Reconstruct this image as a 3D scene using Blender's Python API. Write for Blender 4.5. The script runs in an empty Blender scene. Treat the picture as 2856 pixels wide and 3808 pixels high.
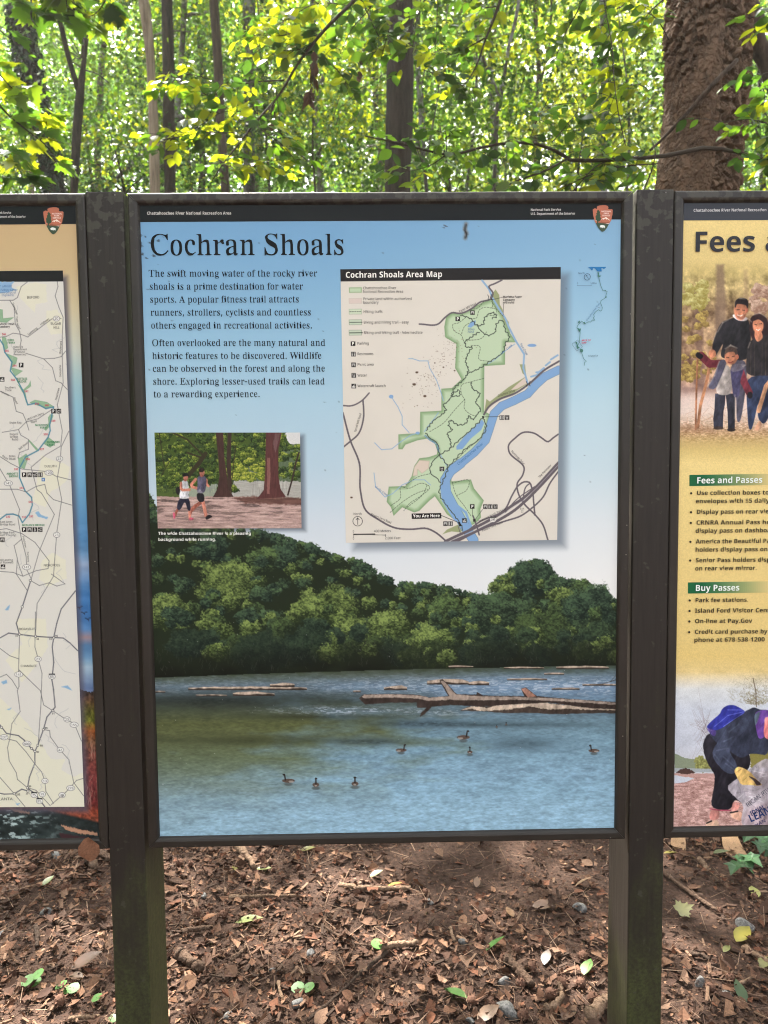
import bpy, bmesh, math, random
import numpy as np
from mathutils import Vector, Matrix
from mathutils.geometry import tessellate_polygon

sc = bpy.context.scene
COL = sc.collection
RNG = np.random.default_rng(7)
random.seed(7)

# ------------------------------------------------------------------ camera
FPX = 2751.0                                   # focal length for a picture 3808 high
CAM = np.array([-0.0258, -1.4359, 1.5])
PIT, YAW, ROL = -0.0677, -0.0169, 0.0105


def _rx(a): c, s = math.cos(a), math.sin(a); return np.array([[1, 0, 0], [0, c, -s], [0, s, c]])
def _ry(a): c, s = math.cos(a), math.sin(a); return np.array([[c, 0, s], [0, 1, 0], [-s, 0, c]])
def _rz(a): c, s = math.cos(a), math.sin(a); return np.array([[c, -s, 0], [s, c, 0], [0, 0, 1]])


ROT = _rz(YAW) @ _rx(PIT) @ _ry(ROL)
cd = bpy.data.cameras.new('camera')
cam = bpy.data.objects.new('camera', cd)
COL.objects.link(cam)
cam.matrix_world = Matrix.Translation(CAM) @ Matrix((ROT @ _rx(math.pi / 2)).tolist()).to_4x4()
cd.sensor_fit = 'VERTICAL'
cd.sensor_height, cd.sensor_width = 36.0, 27.0
cd.lens = FPX / 3808 * 36
cd.clip_start, cd.clip_end = 0.05, 600
cd.dof.use_dof = True
cd.dof.focus_distance = 1.46
cd.dof.aperture_fstop = 7.0
sc.camera = cam

# ------------------------------------------------------------------ sky, sun, exposure
SUN_EL, SUN_AZ = math.radians(52), math.radians(-22)
world = bpy.data.worlds.new('World')
sc.world = world
world.use_nodes = True
wn, wl = world.node_tree.nodes, world.node_tree.links
wn.clear()
sky = wn.new('ShaderNodeTexSky')
sky.sky_type = 'NISHITA'
sky.sun_disc = False
sky.sun_elevation = SUN_EL
sky.sun_rotation = SUN_AZ
sky.air_density, sky.dust_density, sky.ozone_density = 1.0, 4.0, 1.0
hs = wn.new('ShaderNodeHueSaturation')
hs.inputs['Saturation'].default_value = 0.26
bg = wn.new('ShaderNodeBackground')
bg.inputs['Strength'].default_value = 0.065
wo = wn.new('ShaderNodeOutputWorld')
wl.new(sky.outputs[0], hs.inputs['Color'])
wl.new(hs.outputs[0], bg.inputs[0])
wl.new(bg.outputs[0], wo.inputs[0])
sl = bpy.data.lights.new('sun', 'SUN')
sl.energy = 4.4
sl.angle = math.radians(0.53)
sl.color = (1.0, 0.94, 0.84)
so = bpy.data.objects.new('sun', sl)
COL.objects.link(so)
SUNV = Vector((math.sin(SUN_AZ) * math.cos(SUN_EL), math.cos(SUN_AZ) * math.cos(SUN_EL), math.sin(SUN_EL)))
so.rotation_euler = SUNV.to_track_quat('Z', 'Y').to_euler()
so.location = SUNV * 60
sc.view_settings.view_transform = 'Standard'
sc.view_settings.look = 'None'
sc.view_settings.exposure = 3.38
sc.view_settings.gamma = 1.0
sc.render.engine = 'CYCLES'
sc.cycles.max_bounces = 8
sc.cycles.diffuse_bounces = 4
sc.cycles.transmission_bounces = 5
sc.cycles.use_denoising = True
sc.cycles.filter_width = 1.05

# ------------------------------------------------------------------ helpers
def ray(u, v):
    return ROT @ np.array([(u - 1428) / FPX, 1.0, -(v - 1904) / FPX])


def at(u, v, y):
    """the point of the place that stands y metres behind the sign plane on this line of sight"""
    d = ray(u, v)
    return CAM + d * (y - CAM[1]) / d[1]


def gp(u, v, z=0.0):
    d = ray(u, v)
    return CAM + d * (z - CAM[2]) / d[2]


YB = 0.008


def plane_arr(U, V, y):
    """measured positions on the sign faces -> x, z in the sign plane"""
    q = np.stack([(U - 1428) / FPX, np.ones_like(U), -(V - 1904) / FPX], -1) @ ROT.T
    t = (y - CAM[1]) / q[..., 1]
    return CAM[0] + q[..., 0] * t, CAM[2] + q[..., 2] * t


def lin(c):
    c = np.asarray(c, float) / 255.0
    return np.where(c <= 0.04045, c / 12.92, ((c + 0.055) / 1.055) ** 2.4)


ORG = {}


def tag(o, label=None, cat=None, group=None, kind=None):
    if label: o['label'] = label
    if cat: o['category'] = cat
    if group: o['group'] = group
    if kind: o['kind'] = kind
    return o


def thing(name, loc, label, cat, group=None):
    o = bpy.data.objects.new(name, None)
    COL.objects.link(o)
    o.location = loc
    o.empty_display_size = 0.1
    ORG[o.name] = np.array(loc, float)
    return tag(o, label, cat, group)


def np_mesh(name, V, Fs, mat=None, parent=None, col=None, smooth=False, origin=None, mats=None, mi=None):
    """one mesh object; V in world coordinates; Fs = list of (m,k) index arrays"""
    V = np.asarray(V, float)
    if not isinstance(Fs, list): Fs = [Fs]
    Fs = [np.asarray(f, np.int64) for f in Fs if len(f)]
    org = ORG[parent.name] if parent is not None else (np.zeros(3) if origin is None else np.array(origin, float))
    me = bpy.data.meshes.new(name)
    me.vertices.add(len(V))
    me.vertices.foreach_set('co', (V - org).astype(np.float32).ravel())
    loops = np.concatenate([f.ravel() for f in Fs])
    tot = np.concatenate([np.full(len(f), f.shape[1]) for f in Fs])
    me.loops.add(len(loops))
    me.loops.foreach_set('vertex_index', loops.astype(np.int32))
    me.polygons.add(len(tot))
    me.polygons.foreach_set('loop_start', np.concatenate([[0], np.cumsum(tot)[:-1]]).astype(np.int32))
    if mi is not None: me.polygons.foreach_set('material_index', np.asarray(mi, np.int32))
    me.polygons.foreach_set('use_smooth', np.full(len(tot), smooth))
    if col is not None:
        a = me.color_attributes.new('Col', 'FLOAT_COLOR', 'POINT')
        c4 = np.ones((len(V), 4), np.float32)
        c4[:, :3] = col
        a.data.foreach_set('color', c4.ravel())
    me.update(calc_edges=True)
    me.validate()
    for m in (mats or [mat]):
        if m is not None: me.materials.append(m)
    o = bpy.data.objects.new(name, me)
    COL.objects.link(o)
    ORG[o.name] = org
    if parent is not None: o.parent = parent
    else: o.location = org
    return o


def join(parts):
    """(V, [F...]) pieces -> one (V, [F...])"""
    Vs, by, n = [], {}, 0
    for V, F in parts:
        Vs.append(V)
        for f in (F if isinstance(F, list) else [F]):
            f = np.asarray(f)
            if len(f): by.setdefault(f.shape[1], []).append(f + n)
        n += len(V)
    return np.concatenate(Vs), [np.concatenate(v) for v in by.values()]


def box(x0, x1, y0, y1, z0, z1):
    V = np.array([[x, y, z] for z in (z0, z1) for y in (y0, y1) for x in (x0, x1)], float)
    return V, np.array([[0, 2, 3, 1], [4, 5, 7, 6], [0, 1, 5, 4], [2, 6, 7, 3], [0, 4, 6, 2], [1, 3, 7, 5]])


# ---- noise
_PT = np.random.default_rng(3).random((8, 256, 256))


def vn(x, y, s=0):
    xi, yi = np.floor(x).astype(int), np.floor(y).astype(int)
    fx, fy = x - xi, y - yi
    fx, fy = fx * fx * (3 - 2 * fx), fy * fy * (3 - 2 * fy)
    T = _PT[s % 8]
    xi = xi + s * 37
    a, b = T[yi & 255, xi & 255], T[yi & 255, (xi + 1) & 255]
    c, d = T[(yi + 1) & 255, xi & 255], T[(yi + 1) & 255, (xi + 1) & 255]
    return (a * (1 - fx) + b * fx) * (1 - fy) + (c * (1 - fx) + d * fx) * fy


def fbm(x, y, s=0, o=4):
    t, a, n = 0, 0.5, 0
    for i in range(o):
        t = t + a * vn(x, y, s + i); n += a
        x, y, a = x * 2.03 + 5.1, y * 2.03 + 9.7, a / 2
    return t / n


def worley(x, y, s=0):
    """F1, F2, a cell value and the height above the cell's middle"""
    xi, yi = np.floor(x).astype(int), np.floor(y).astype(int)
    f1 = np.full(x.shape, 9.0); f2 = np.full(x.shape, 9.0); cv = np.zeros(x.shape); dy = np.zeros(x.shape)
    for i in (-1, 0, 1):
        for j in (-1, 0, 1):
            a, b = xi + i, yi + j
            px, py = a + _PT[s, b & 255, a & 255], b + _PT[s + 1, b & 255, a & 255]
            d = np.hypot(px - x, py - y)
            v = _PT[s + 2, b & 255, a & 255]
            n = d < f1
            f2 = np.where(n, f1, np.minimum(f2, d))
            cv = np.where(n, v, cv)
            dy = np.where(n, y - py, dy)
            f1 = np.where(n, d, f1)
    return f1, f2, cv, dy


# ---- materials
def nmat(name):
    m = bpy.data.materials.new(name)
    m.use_nodes = True
    nt = m.node_tree
    return m, nt.nodes, nt.links, nt.nodes['Principled BSDF']


def ramp(n, stops):
    r = n.new('ShaderNodeValToRGB')
    e = r.color_ramp.elements
    while len(e) < len(stops): e.new(0.5)
    for k, (p, c) in zip(e, stops):
        k.position = p
        k.color = (*c, 1)
    return r


def noise(n, l, scale, detail=5, rough=0.55, vec=None):
    t = n.new('ShaderNodeTexNoise')
    t.inputs['Scale'].default_value = scale
    t.inputs['Detail'].default_value = detail
    t.inputs['Roughness'].default_value = rough
    if vec is not None: l.new(vec, t.inputs['Vector'])
    return t


def objvec(n, l, scale=(1, 1, 1)):
    tc = n.new('ShaderNodeTexCoord')
    mp = n.new('ShaderNodeMapping')
    mp.inputs['Scale'].default_value = scale
    l.new(tc.outputs['Object'], mp.inputs['Vector'])
    return mp.outputs[0]


def mix(n, l, fac, a, b, mode='MIX'):
    m = n.new('ShaderNodeMix')
    m.data_type = 'RGBA'
    m.blend_type = mode
    for k, v in ((0, fac), (6, a), (7, b)):
        if hasattr(v, 'is_linked'): l.new(v, m.inputs[k])
        elif k == 0: m.inputs[0].default_value = v
        else: m.inputs[k].default_value = (*v, 1)
    return m.outputs[2]


def bump(n, l, h, bs, strength, dist=0.01):
    b = n.new('ShaderNodeBump')
    b.inputs['Strength'].default_value = strength
    b.inputs['Distance'].default_value = dist
    l.new(h, b.inputs['Height'])
    l.new(b.outputs[0], bs.inputs['Normal'])


def mat_vcol(name, rough=0.6, spec=0.4, bumps=None):
    m, n, l, b = nmat(name)
    a = n.new('ShaderNodeVertexColor'); a.layer_name = 'Col'
    l.new(a.outputs[0], b.inputs['Base Color'])
    b.inputs['Roughness'].default_value = rough
    b.inputs['Specular IOR Level'].default_value = spec
    if bumps: bump(n, l, noise(n, l, bumps[0], 4, 0.6, objvec(n, l)).outputs[0], b, bumps[1], bumps[2])
    return m


def mat_flat(name, c, rough=0.5, spec=0.4):
    m, n, l, b = nmat(name)
    t = noise(n, l, 90, 3, 0.6, objvec(n, l))
    c = np.array(c)
    r = ramp(n, [(0.3, c * 0.93), (0.7, np.minimum(c * 1.06, 1))])
    l.new(t.outputs[0], r.inputs[0])
    l.new(r.outputs[0], b.inputs['Base Color'])
    b.inputs['Roughness'].default_value = rough
    b.inputs['Specular IOR Level'].default_value = spec
    return m


def mat_leaf(name, trans=0.5, rough=0.45, boost=(1.7, 1.62, 0.55)):
    m, n, l, b = nmat(name)
    a = n.new('ShaderNodeVertexColor'); a.layer_name = 'Col'
    l.new(a.outputs[0], b.inputs['Base Color'])
    b.inputs['Roughness'].default_value = rough
    b.inputs['Specular IOR Level'].default_value = 0.35
    t = n.new('ShaderNodeBsdfTranslucent')
    l.new(mix(n, l, 1.0, a.outputs[0], boost, 'MULTIPLY'), t.inputs[0])
    ms = n.new('ShaderNodeMixShader')
    ms.inputs[0].default_value = trans
    l.new(b.outputs[0], ms.inputs[1])
    l.new(t.outputs[0], ms.inputs[2])
    l.new(ms.outputs[0], n['Material Output'].inputs['Surface'])
    return m


def mat_bark(name, dark, light, sx=14, sz=2.2, bs=0.8, lichen=None):
    m, n, l, b = nmat(name)
    v = objvec(n, l, (sx, sx, sz))
    t = noise(n, l, 1.6, 6, 0.65, v)
    r = ramp(n, [(0.32, dark), (0.68, light)])
    l.new(t.outputs[0], r.inputs[0])
    c = r.outputs[0]
    if lichen:
        t2 = noise(n, l, 5, 5, 0.7, objvec(n, l))
        r2 = ramp(n, [(0.5, (0, 0, 0)), (0.6, (1, 1, 1))])
        l.new(t2.outputs[0], r2.inputs[0])
        c = mix(n, l, r2.outputs[0], c, lichen)
    l.new(c, b.inputs['Base Color'])
    b.inputs['Roughness'].default_value = 0.9
    b.inputs['Specular IOR Level'].default_value = 0.2
    bump(n, l, t.outputs[0], b, bs, 0.03)
    return m


# ---- tubes and leaves
def tube(path, rad, seg=10, wob=0.0, seed=0, cap=True):
    P = np.asarray(path, float)
    n = len(P)
    rad = np.broadcast_to(np.asarray(rad, float), (n,))
    T = np.gradient(P, axis=0)
    T /= np.linalg.norm(T, axis=1)[:, None] + 1e-9
    ref = np.array([0, 1.0, 0]) if abs(T[:, 1]).mean() < 0.8 else np.array([1.0, 0, 0])
    A = np.cross(T, ref); A /= np.linalg.norm(A, axis=1)[:, None] + 1e-9
    B = np.cross(T, A)
    th = np.arange(seg) * 2 * math.pi / seg
    R = rad[:, None] * np.ones(seg)
    if wob:
        g = np.random.default_rng(seed)
        R = R * (1 + wob * (g.random((n, seg)) - 0.5) + wob * 1.3 * np.sin(th * 2 + g.random() * 6 + np.arange(n)[:, None] * 0.4) * 0.5)
    V = P[:, None] + R[..., None] * (np.cos(th)[None, :, None] * A[:, None] + np.sin(th)[None, :, None] * B[:, None])
    V = V.reshape(-1, 3)
    i = np.arange(n - 1)[:, None] * seg; j = np.arange(seg)[None]; k = (j + 1) % seg
    F = np.stack([i + j, i + k, i + seg + k, i + seg + j], -1).reshape(-1, 4)
    Fs = [F]
    if cap:
        V = np.concatenate([V, P[[0]], P[[-1]]])
        a, b_ = n * seg, n * seg + 1
        j = np.arange(seg); k = (j + 1) % seg
        Fs.append(np.concatenate([np.stack([k, j, np.full(seg, a)], -1),
                                  np.stack([(n - 1) * seg + j, (n - 1) * seg + k, np.full(seg, b_)], -1)]))
    return V, Fs


def resample(pts, n):
    """smooth path through points, (x,y,z[,r])"""
    P = np.asarray(pts, float)
    t = np.concatenate([[0], np.cumsum(np.linalg.norm(np.diff(P[:, :3], axis=0), axis=1))])
    u = np.linspace(0, t[-1], n)
    m = np.gradient(P, t, axis=0) if len(P) > 2 else np.repeat(((P[1] - P[0]) / t[-1])[None], 2, 0)
    k = np.clip(np.searchsorted(t, u, 'right') - 1, 0, len(P) - 2)
    h = (t[k + 1] - t[k])[:, None]
    s = ((u - t[k])[:, None]) / h
    return ((2 * s**3 - 3 * s**2 + 1) * P[k] + (s**3 - 2 * s**2 + s) * h * m[k]
            + (-2 * s**3 + 3 * s**2) * P[k + 1] + (s**3 - s**2) * h * m[k + 1])


def eul(yaw, pit, rol):
    """rotation matrices; a leaf points along +y, its face along +z"""
    cy, sy, cp, sp, cr, sr = np.cos(yaw), np.sin(yaw), np.cos(pit), np.sin(pit), np.cos(rol), np.sin(rol)
    Z = np.zeros_like(cy); O = np.ones_like(cy)
    Mz = np.stack([np.stack([cy, -sy, Z], -1), np.stack([sy, cy, Z], -1), np.stack([Z, Z, O], -1)], -2)
    Mx = np.stack([np.stack([O, Z, Z], -1), np.stack([Z, cp, -sp], -1), np.stack([Z, sp, cp], -1)], -2)
    My = np.stack([np.stack([cr, Z, sr], -1), np.stack([Z, O, Z], -1), np.stack([-sr, Z, cr], -1)], -2)
    return Mz @ Mx @ My


def leaf_template(prof, fold=0.12, droop=0.15, wav=0.0):
    """prof: (t, half width) pairs along the midrib"""
    V = [(0, 0, 0)]; F = []
    pr = prof[1:-1]
    for i, (t, w) in enumerate(pr):
        z = -droop * t * t
        V += [(-w, t, z + fold * w + wav * math.sin(9 * t)), (0, t, z), (w, t, z + fold * w - wav * math.sin(8 * t))]
    V.append((0, 1, -droop))
    m = len(pr)
    F += [(0, 2, 1), (0, 3, 2)]
    for i in range(m - 1):
        a, b = 1 + 3 * i, 4 + 3 * i
        F += [(a, a + 1, b + 1), (a, b + 1, b), (a + 1, a + 2, b + 2), (a + 1, b + 2, b + 1)]
    a, t = 1 + 3 * (m - 1), 1 + 3 * m
    F += [(a, a + 1, t), (a + 1, a + 2, t)]
    return np.array(V, float), np.array(F)


L_OVATE = leaf_template([(0, 0), (.12, .17), (.3, .29), (.5, .32), (.7, .24), (.87, .1), (1, 0)])
L_SMALL = leaf_template([(0, 0), (.3, .27), (.65, .24), (1, 0)])
L_FAR = (np.array([(0, 0, 0), (-.33, .45, .06), (0, 1, -.1), (.33, .45, .06)], float), np.array([(0, 2, 1), (0, 3, 2)]))


def maple_template():
    o = [(0, 0), (.18, -.06), (.42, -.02), (.36, .12), (.62, .3), (.44, .36), (.48, .5), (.3, .46), (.22, .62), (.26, .78), (.12, .74), (0, 1.05)]
    pts = o + [(-x, y) for x, y in o[-2:0:-1]]
    V = [(x, y, 0.10 * abs(x) - 0.16 * y * y) for x, y in pts] + [(0, .3, -0.01)]
    n = len(pts)
    return np.array(V, float), np.array([(i, (i + 1) % n, n) for i in range(n)])


L_MAPLE = maple_template()


def scatter(tmpl, P, M, size):
    T, F = tmpl
    V = np.einsum('nij,kj->nki', M, T) * np.asarray(size)[:, None, None] + P[:, None, :]
    n, k = len(P), len(T)
    return V.reshape(-1, 3), (F[None] + (np.arange(n) * k)[:, None, None]).reshape(-1, F.shape[1])


def rep(c, tmpl):
    return np.repeat(c, len(tmpl[0]), axis=0)

# ------------------------------------------------------------------ lettering
FONT = {}
_AL = ''.join(chr(i) for i in range(35, 127) if chr(i) not in "\\'\"`")


def _dec(s): return _AL.index(s[0]) * len(_AL) + _AL.index(s[1]) - 1000


def _load_font(key, text):
    G = FONT[key] = {}
    for ln in text.split('\n'):
        cs = [[(_dec(w[i:i + 2]) / 1000, _dec(w[i + 2:i + 4]) / 1000) for i in range(0, len(w), 4)] for w in ln[3:].split(' ')]
        pts = [p for c in cs for p in c]
        if key == 'S':                     # larger lower-case height, as on the sign
            cs = [[(x, y * 1.13 if 0 < y <= .34 else (.384 + (y - .34) * .855 if y > .34 else y)) for x, y in c] for c in cs]
            pts = [p for c in cs for p in c]
        tr = tessellate_polygon([[Vector((x, y, 0)) for x, y in c] for c in cs])
        G[ln[0]] = (_dec(ln[1:3]) / 1000, np.array(pts), np.array(tr))


GLYPHS = {
    'S': r'''A41/A/9/0/K/F/N/Q/W/l0+1U4N1i4M3@073^/[3u/O47/K4&/92#/91n/K2I/R2c/i2U01280f0G0f0/0&0,/v0+/k06/S0]/K0b/K0O/9 0Q1(231(182o
C4P2//.1H/60w/M0J/s0,0H/s1)/m1m/s2T0*340G3f0u4/1J4F214M2e4G3D443Y4/3o473z4M414M412d3{2d3^3A3@3n2i4.27471H3z0l300X1k0l0R1H/i2D/Q2n/V3;/h3b0&4(0J4;093b/Z2|/9
E46/G/9/G/J/g/M0//W0?/k0C0.0C3F0?3l0/4$/g4//I43/I4C3f4C3f2p3T2p3F3J3)3m2U4#1q4*1F4(1,3x1%3Y1-2#1H2#1s2*212;2C2Z2N3.2_3.2_0V2M0V2?1<211P1z1]111g1%/~1*/j1:/]1o/U2B/W2o/b30/p3H0+3_0I3r0q4*0q3i/9
O5023/.1]/310/@0h/V0H/u030=/~0h/r1:/n1m/r2B/~2q023?0H3d0h4%114<1a4J274N2i4J3:4<3]4&3|3f463A4G2s4S2C4W1m4S1:4G0h470=3{/u3]/V38/@2f/3 27/E2|/^3V0L3j1m3a2q3=3Z2j4*22471H3z0n300Z1m0d0i1-/~1[/S
S3[/f/./f1$/y1$030>0L/m0n/Q1L/H1p/M2//^2A/w2K092E0c1v1&151F0_1f0?2+0/2O/{2|/t3G/~3j084)0_4=0v4J1@4N1n4I2H4<2Q4:2Z492i4>2p4N3(4N3(2o2r2o2f372S3V2A3q2.4)1i451I491*440n4%0^3m0X3Q0W390b3$182^1{2?2]1r2n1Z2x1C3+0g300=3%/u2i/V2G/A1y/31G//1$/10_/:0B/B05/E0$/@/x/.
T3~0M/90</J0c/N1%/X16/m1:01134-0w4-0@4%/|3j/d3D/V2n/D2n/D4C3q4C3q2m3a2m3L3S3%3{2;4-2$4-1y011}/l22/W2O/N2x/J2g/9
W6-12/./q3_/Z4&/E4//*43/:4C1+4C1<430l4,0Y3~0U3q0^3J1h0{2t362d3f2W3y2E4)1n432#4C3~4C43433]4,3G3s3M3W4V1-5@3F5H3m5E3|5>4*4u435+4C6)4C6(436&4-5w3|5d3P4:/.4(/.2l2e1E/.
a3-2-//1k/41g/C1U/]0y/;0?/0/{/5/t/D/j/[/d/z/g0H/~0j0W1+1]1E1]1z1U281I2H162R0v2V0S2P0H2@0K2/0M1p0O1_0N1Q0?1I0-1F/v1I/h1R/j1c/i1u/f21/l2D0$2U0?2d0_2l1)2n1h2h2-2R2>212B1Y2B/y2A/c2_/[2p/e2b/U2T/8 0y/[1A/d1^/z1W100|0y0Z0[0G040N/i
b3>/f/./x3Y/p4(/T43/R4C0Z4C0e2E162d1f2n2,2i2<2Y2T2B2h1~2p1W2s1-2p0V2h0+2U/c27/F1r/51G//0v/80I/U/p/. 1>/G1^/P1v/l2-0?251&201]1}2)1f2?1?2F0p2<0a2/0Y1{0Y0$0^/a1$/M
c2S0~//0W/40D/D0-/]/t0#/f0J/_0x/a1K/j1v/}2=0A2W0g2i162o1c2j2#2X272A2:1~2:1m281_2+1V1u1S1^1X1T1j1U2)1T231S2=1F2P102W0l2K0S2%0B1B0E0[0X0,0}/k1S/a1x/j2=0(2K/w1s/N1T/7
d3G0n//0K/40</C/|/]/m/}/d0H/b0u/d1K/m1v/~2>0?2W0P2i0t2n1D2e1p2F1z3h1w3z1j4*17431H4C2]4C2[0+2c/d2t/Y36/U36/D2T/?1h//1p/b1C/; 12/U1B/X1Q/d1t/s1z0,1z1{1t2/1d2<152G0n2?0W2(0I1Y0C0{0H0B0U/u0k/^
e2[0|//0U/40B/C0,/]/u0$/g0M/b1#/c1P/j1y/y2?092X0X2i1#2n1X2e2&2F291s2114281-0G1-0M0A0n/s1N/e1v/p2<062K0)1r/T1T/8 0I1G1W1G1X1_1H2C1<2R1(2W0j2L0T2-0E1R
f1^/X/9/H/I/o/O0$/]0%0)/|2C/I2C/I2f/|2f0%360*3g08400[4E154M1[4H1y4:2/4$2.3g2,3R2*3D1x3;1i381J3B1F3M1H3]1J3{1K4%1L4-1H451;471)440w4*0h3[0i2f1R2f1R2C0i2C0d/|0e/c0p/S1./K1N/I1>/9
g2w0t-a09-e/v-s/Q../G.G/U.f0<.z/q/8/j/W/a/q/e0*/~0<0]0N/y0i/f10/a1[/d1{/k2:/{2O082a0X2k1#2n1K2k1r2_2_2_2m2:242:2?1v2A1R2?17280y2+0e1s0T1T0J130G1#0G0p0H0P0>0H040E0&0I/r0o/l16/l21/c2>/V2I/F2P/02g.o2a.B2>-|1d-h 1#0]1<0d1M0t1Z141^1Z1V2&1Z2B1E2R1#2W0j2R0W2B0I2&0C1Z0H140W0t0j0d 1(-y1c-~2*.425.P22.a2(.k1T.r0A.r0/._0).I0/.90>.+0Z-|
h3R/]/9/_/I/y/S0%/s0%3f/z4)/h41/L44/]4C0e4C0o291E2a1|2n2R2b2]2=2i1[2i/s2n/S3&/L3@/I30/91d/91Q/I1V/I2#/S2+/s2*1b1}201n2:1R2=1(240e1t0d/s0h/S0}/L1;/I1*/9
i1M0E3?013C/~3M0#3_0%3s0#4,/~4=014H0E4K0X4H0i4=0g4,0e3s0g3_0h3M0X3C /]/9/_/I/z/S0%/s0%2*/y2K/M2S/_2f0f2f0d/s0j/S1(/I1*/9
j1Y0J3@063D0(3O0*3a0,3u0*4.0)4>074I0J4M0_4I0n4>0m4.0k3u0m3a0n3O0_3D /^-a/.-j.h.).c.:.f.L.f.^.g.l.t.t/*.w/H.m/K.a/I.P/G.;/D.+/I-|/X-x/n-|/{..0/.]012(0)2J/n2Q/O2T/b2f0q2f0p/#0k.I0Z.#08-h
k3</[/9/_/I/z/S0%/s0%3e/{4)/j40/M43/_4C0e4C0o101l2%1y261}2D1y2P1X2S1U2S1g2f2y2f3.2S2c2J2A221g1X2x/[31/N3M/I3</91l/91Z/I1b/I2%/M24/Y2(/l1*0u0f0h0d/s0j/S1(/I1*/9
l1N/]/9/_/I/z/S0%/s0%3e/|4)/j40/M43/_4C0f4C0d/s0j/S1(/I1*/9
m5M/]/9/_/I/y/S0$/s0+2+/z2J/h2Q/L2T/]2f0d2f0m271C2a1v2n2C2h2M2S2p233A2_3y2n4M2b4X2=4e1[4e/s4i/S4}/L5;/I5*/93a/93N/I3j/L3}/S4&/s4%1b3y203k2:3N2=32252d1v2d/s2h/S2{/L39/I3(/91a/91N/I1j/L1}/S2%/s2%1b1z201k2:1N2=11240d1t0c/s0g/T0z/L18/I1(/9
n3R/]/9/_/I/y/S0%/s0,2+/z2J/h2Q/L2T/]2f0e2f0n291E2b1|2n2R2b2]2=2i1[2i/s2n/S3&/L3@/I30/91d/91Q/I1V/I2#/S2+/s2*1b1}201n2:1R2=1(240e1t0d/s0h/S0}/L1;/I1*/9
o3$10//0a/40;/D/z/_/k0%/c0N/a0|/d1N/k1x/z2>0:2W0a2i1/2n1X2i1~2X2>2?2N1y2U1O2X0|2V0L2N0$2?/^1}/D1Y/4 10/D1H/K1Z/b1n011w0|1n1l1Y2=1G2R102Y0r2R0_2=0K1l0B0|0K020_/b0r/K
p3H/[-b/J-q/q-x0%.-0%.R0&1|/x2I/b2U/^2f0_2f0l251=2T1J2i1o2o262j2E2X2_2@2p1z2x1R2{1&2x0Q2p0(2_/a2C/E23/41l//1>/:0o/Y0d.X0g./0}-w1L-r1<-b 1J/U1o/^2)/v270C2=0|281W2,2%1s2<1N2D12290e1t0e0$0{/a
q3A1F-b16-r1l-{1z.,1{.?1q/V1B/90p/00L/40</C0#/Z/n/{/e0E/b0r/d1G/m1s/~2<0B2W0c2i112o1_2f2/2G2e2p2p2p2].?2c-|2x-u37-r3%-b 1:/W1f/c1u/o1z/~1{1z1v2=1S2O1:2U0w2L0_230L1c0C0~0G0D0U/w0n/_
r2M/]/9/_/I/z/S0&/s0$2*/x2K/M2S/_2f0c2f0o2*1>2F1J2[1Y2j1r2n202k2<2_262M28282E2%2D1s271j2%1g1g1p1]2(1D22162-0p1z0g1e0e1G0e/s0e/_0s/R1L/I1</9
s2N0y//0Z/30=/?0)/B/w/=/n/0/^/0/^0I/p0I/}0#07/b0M/N0n/H1)/K1:/T1D/c1G/u1C041-0I0V0d0;0v0)10/{1H/o1e/h21/|2Q0B2h0o2o1-2l1N2d1U2b1]2a1h2d1o2o1}2o1}1g1m1g1_2,1K2C172Q0w2V0d2T0T2L0L2@0I210M1q0i1[1;1D1V131g0y1p0a2#0?2(/n1m/K1I/6
t1m0]/009/503/C0+/^/~0&/x2E/M2E/e2Z083F0c4#0r4#0b2f1U2f1U2E0f2E0_020f/n0s/f1//c1D/l1U0+1g/}1;/Q1,/8
u3L0e//0;/604/J0$/n/{0A/{2%/u2H/b2Q/D2T/U2f0^2f0^0*0j/i0{/a18/^1T/f1~/}2#2%1x2I1c2Q1D2T1U2f2c2f2b0%2k/b3=/W3=/F2Z/@1m//1u/c1I/L18/<1&/2
v2b0p///s2%/d2G/P2P/62S/G2f0u2f1+2T0~2T0Y2P0L2B0O2:1@0Z1u2+1z2>1q2O1R2T1c2f2P2f2U2U2O2O2D2E221|1&//
w4/0Z///[27/P2J/B2S/?2f0Z2f0l2S0H2O0>2B0A280F2+1.0a1m1t1b281T2N1/2U1@2f2b2f2s2S2N2N2C2B2E2;2G243$0o3S2.3X2A3Q2O392U3C2f4/2f432U4$2J3s202_//2O//1h1L0n//
x2o/N/9/K/H/[/V/y/s0r0j/w25/a2K/Q2S/N2f0z2f102T0i2Q0U2F0e221>1U1i2/1s2E1m2P1P2T1b2f2T2f2U2V2I2I2,2,181?2>/^2O/N2Z/H2]/913/90}/I1E/L1X/W1G/v0l0R0A/x05/[09/M0R/H0V/H0E/9
y2Z/o-a/V-d/L-p/L.&/=.>/=.O/>.^/K.i/^.l/{.c0#.U/|.F/{.A/{.;0%.206./0C.60R.H0c.h0n/4/p2)/g2A/V2M/62S/F2f0s2f1)2S0Z2O0L2A0O290S2/1@0W1o1z1u221w2@1n2O1R2S1a2f2M2f2Z2S2M2P2C2G211{1).|0c.20A-x0?-j
z2S/V/9/]/G1A2M0b2M0?2I0(2>/r2(/g1a/S1a/k2f202f2*2Q0J/R0z/R1K/W1h/g1}0$220K2B0K2*/9
.1;09/0/w/:/n/H/k/^/n/t/w0&09010W0&0c/t0f/^0c/H0W/:
,1;/U.;/j/6/x0.0]0.0c0&0H/10&.;
-1a/T0|/T1U1D1U1D0|''',
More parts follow.
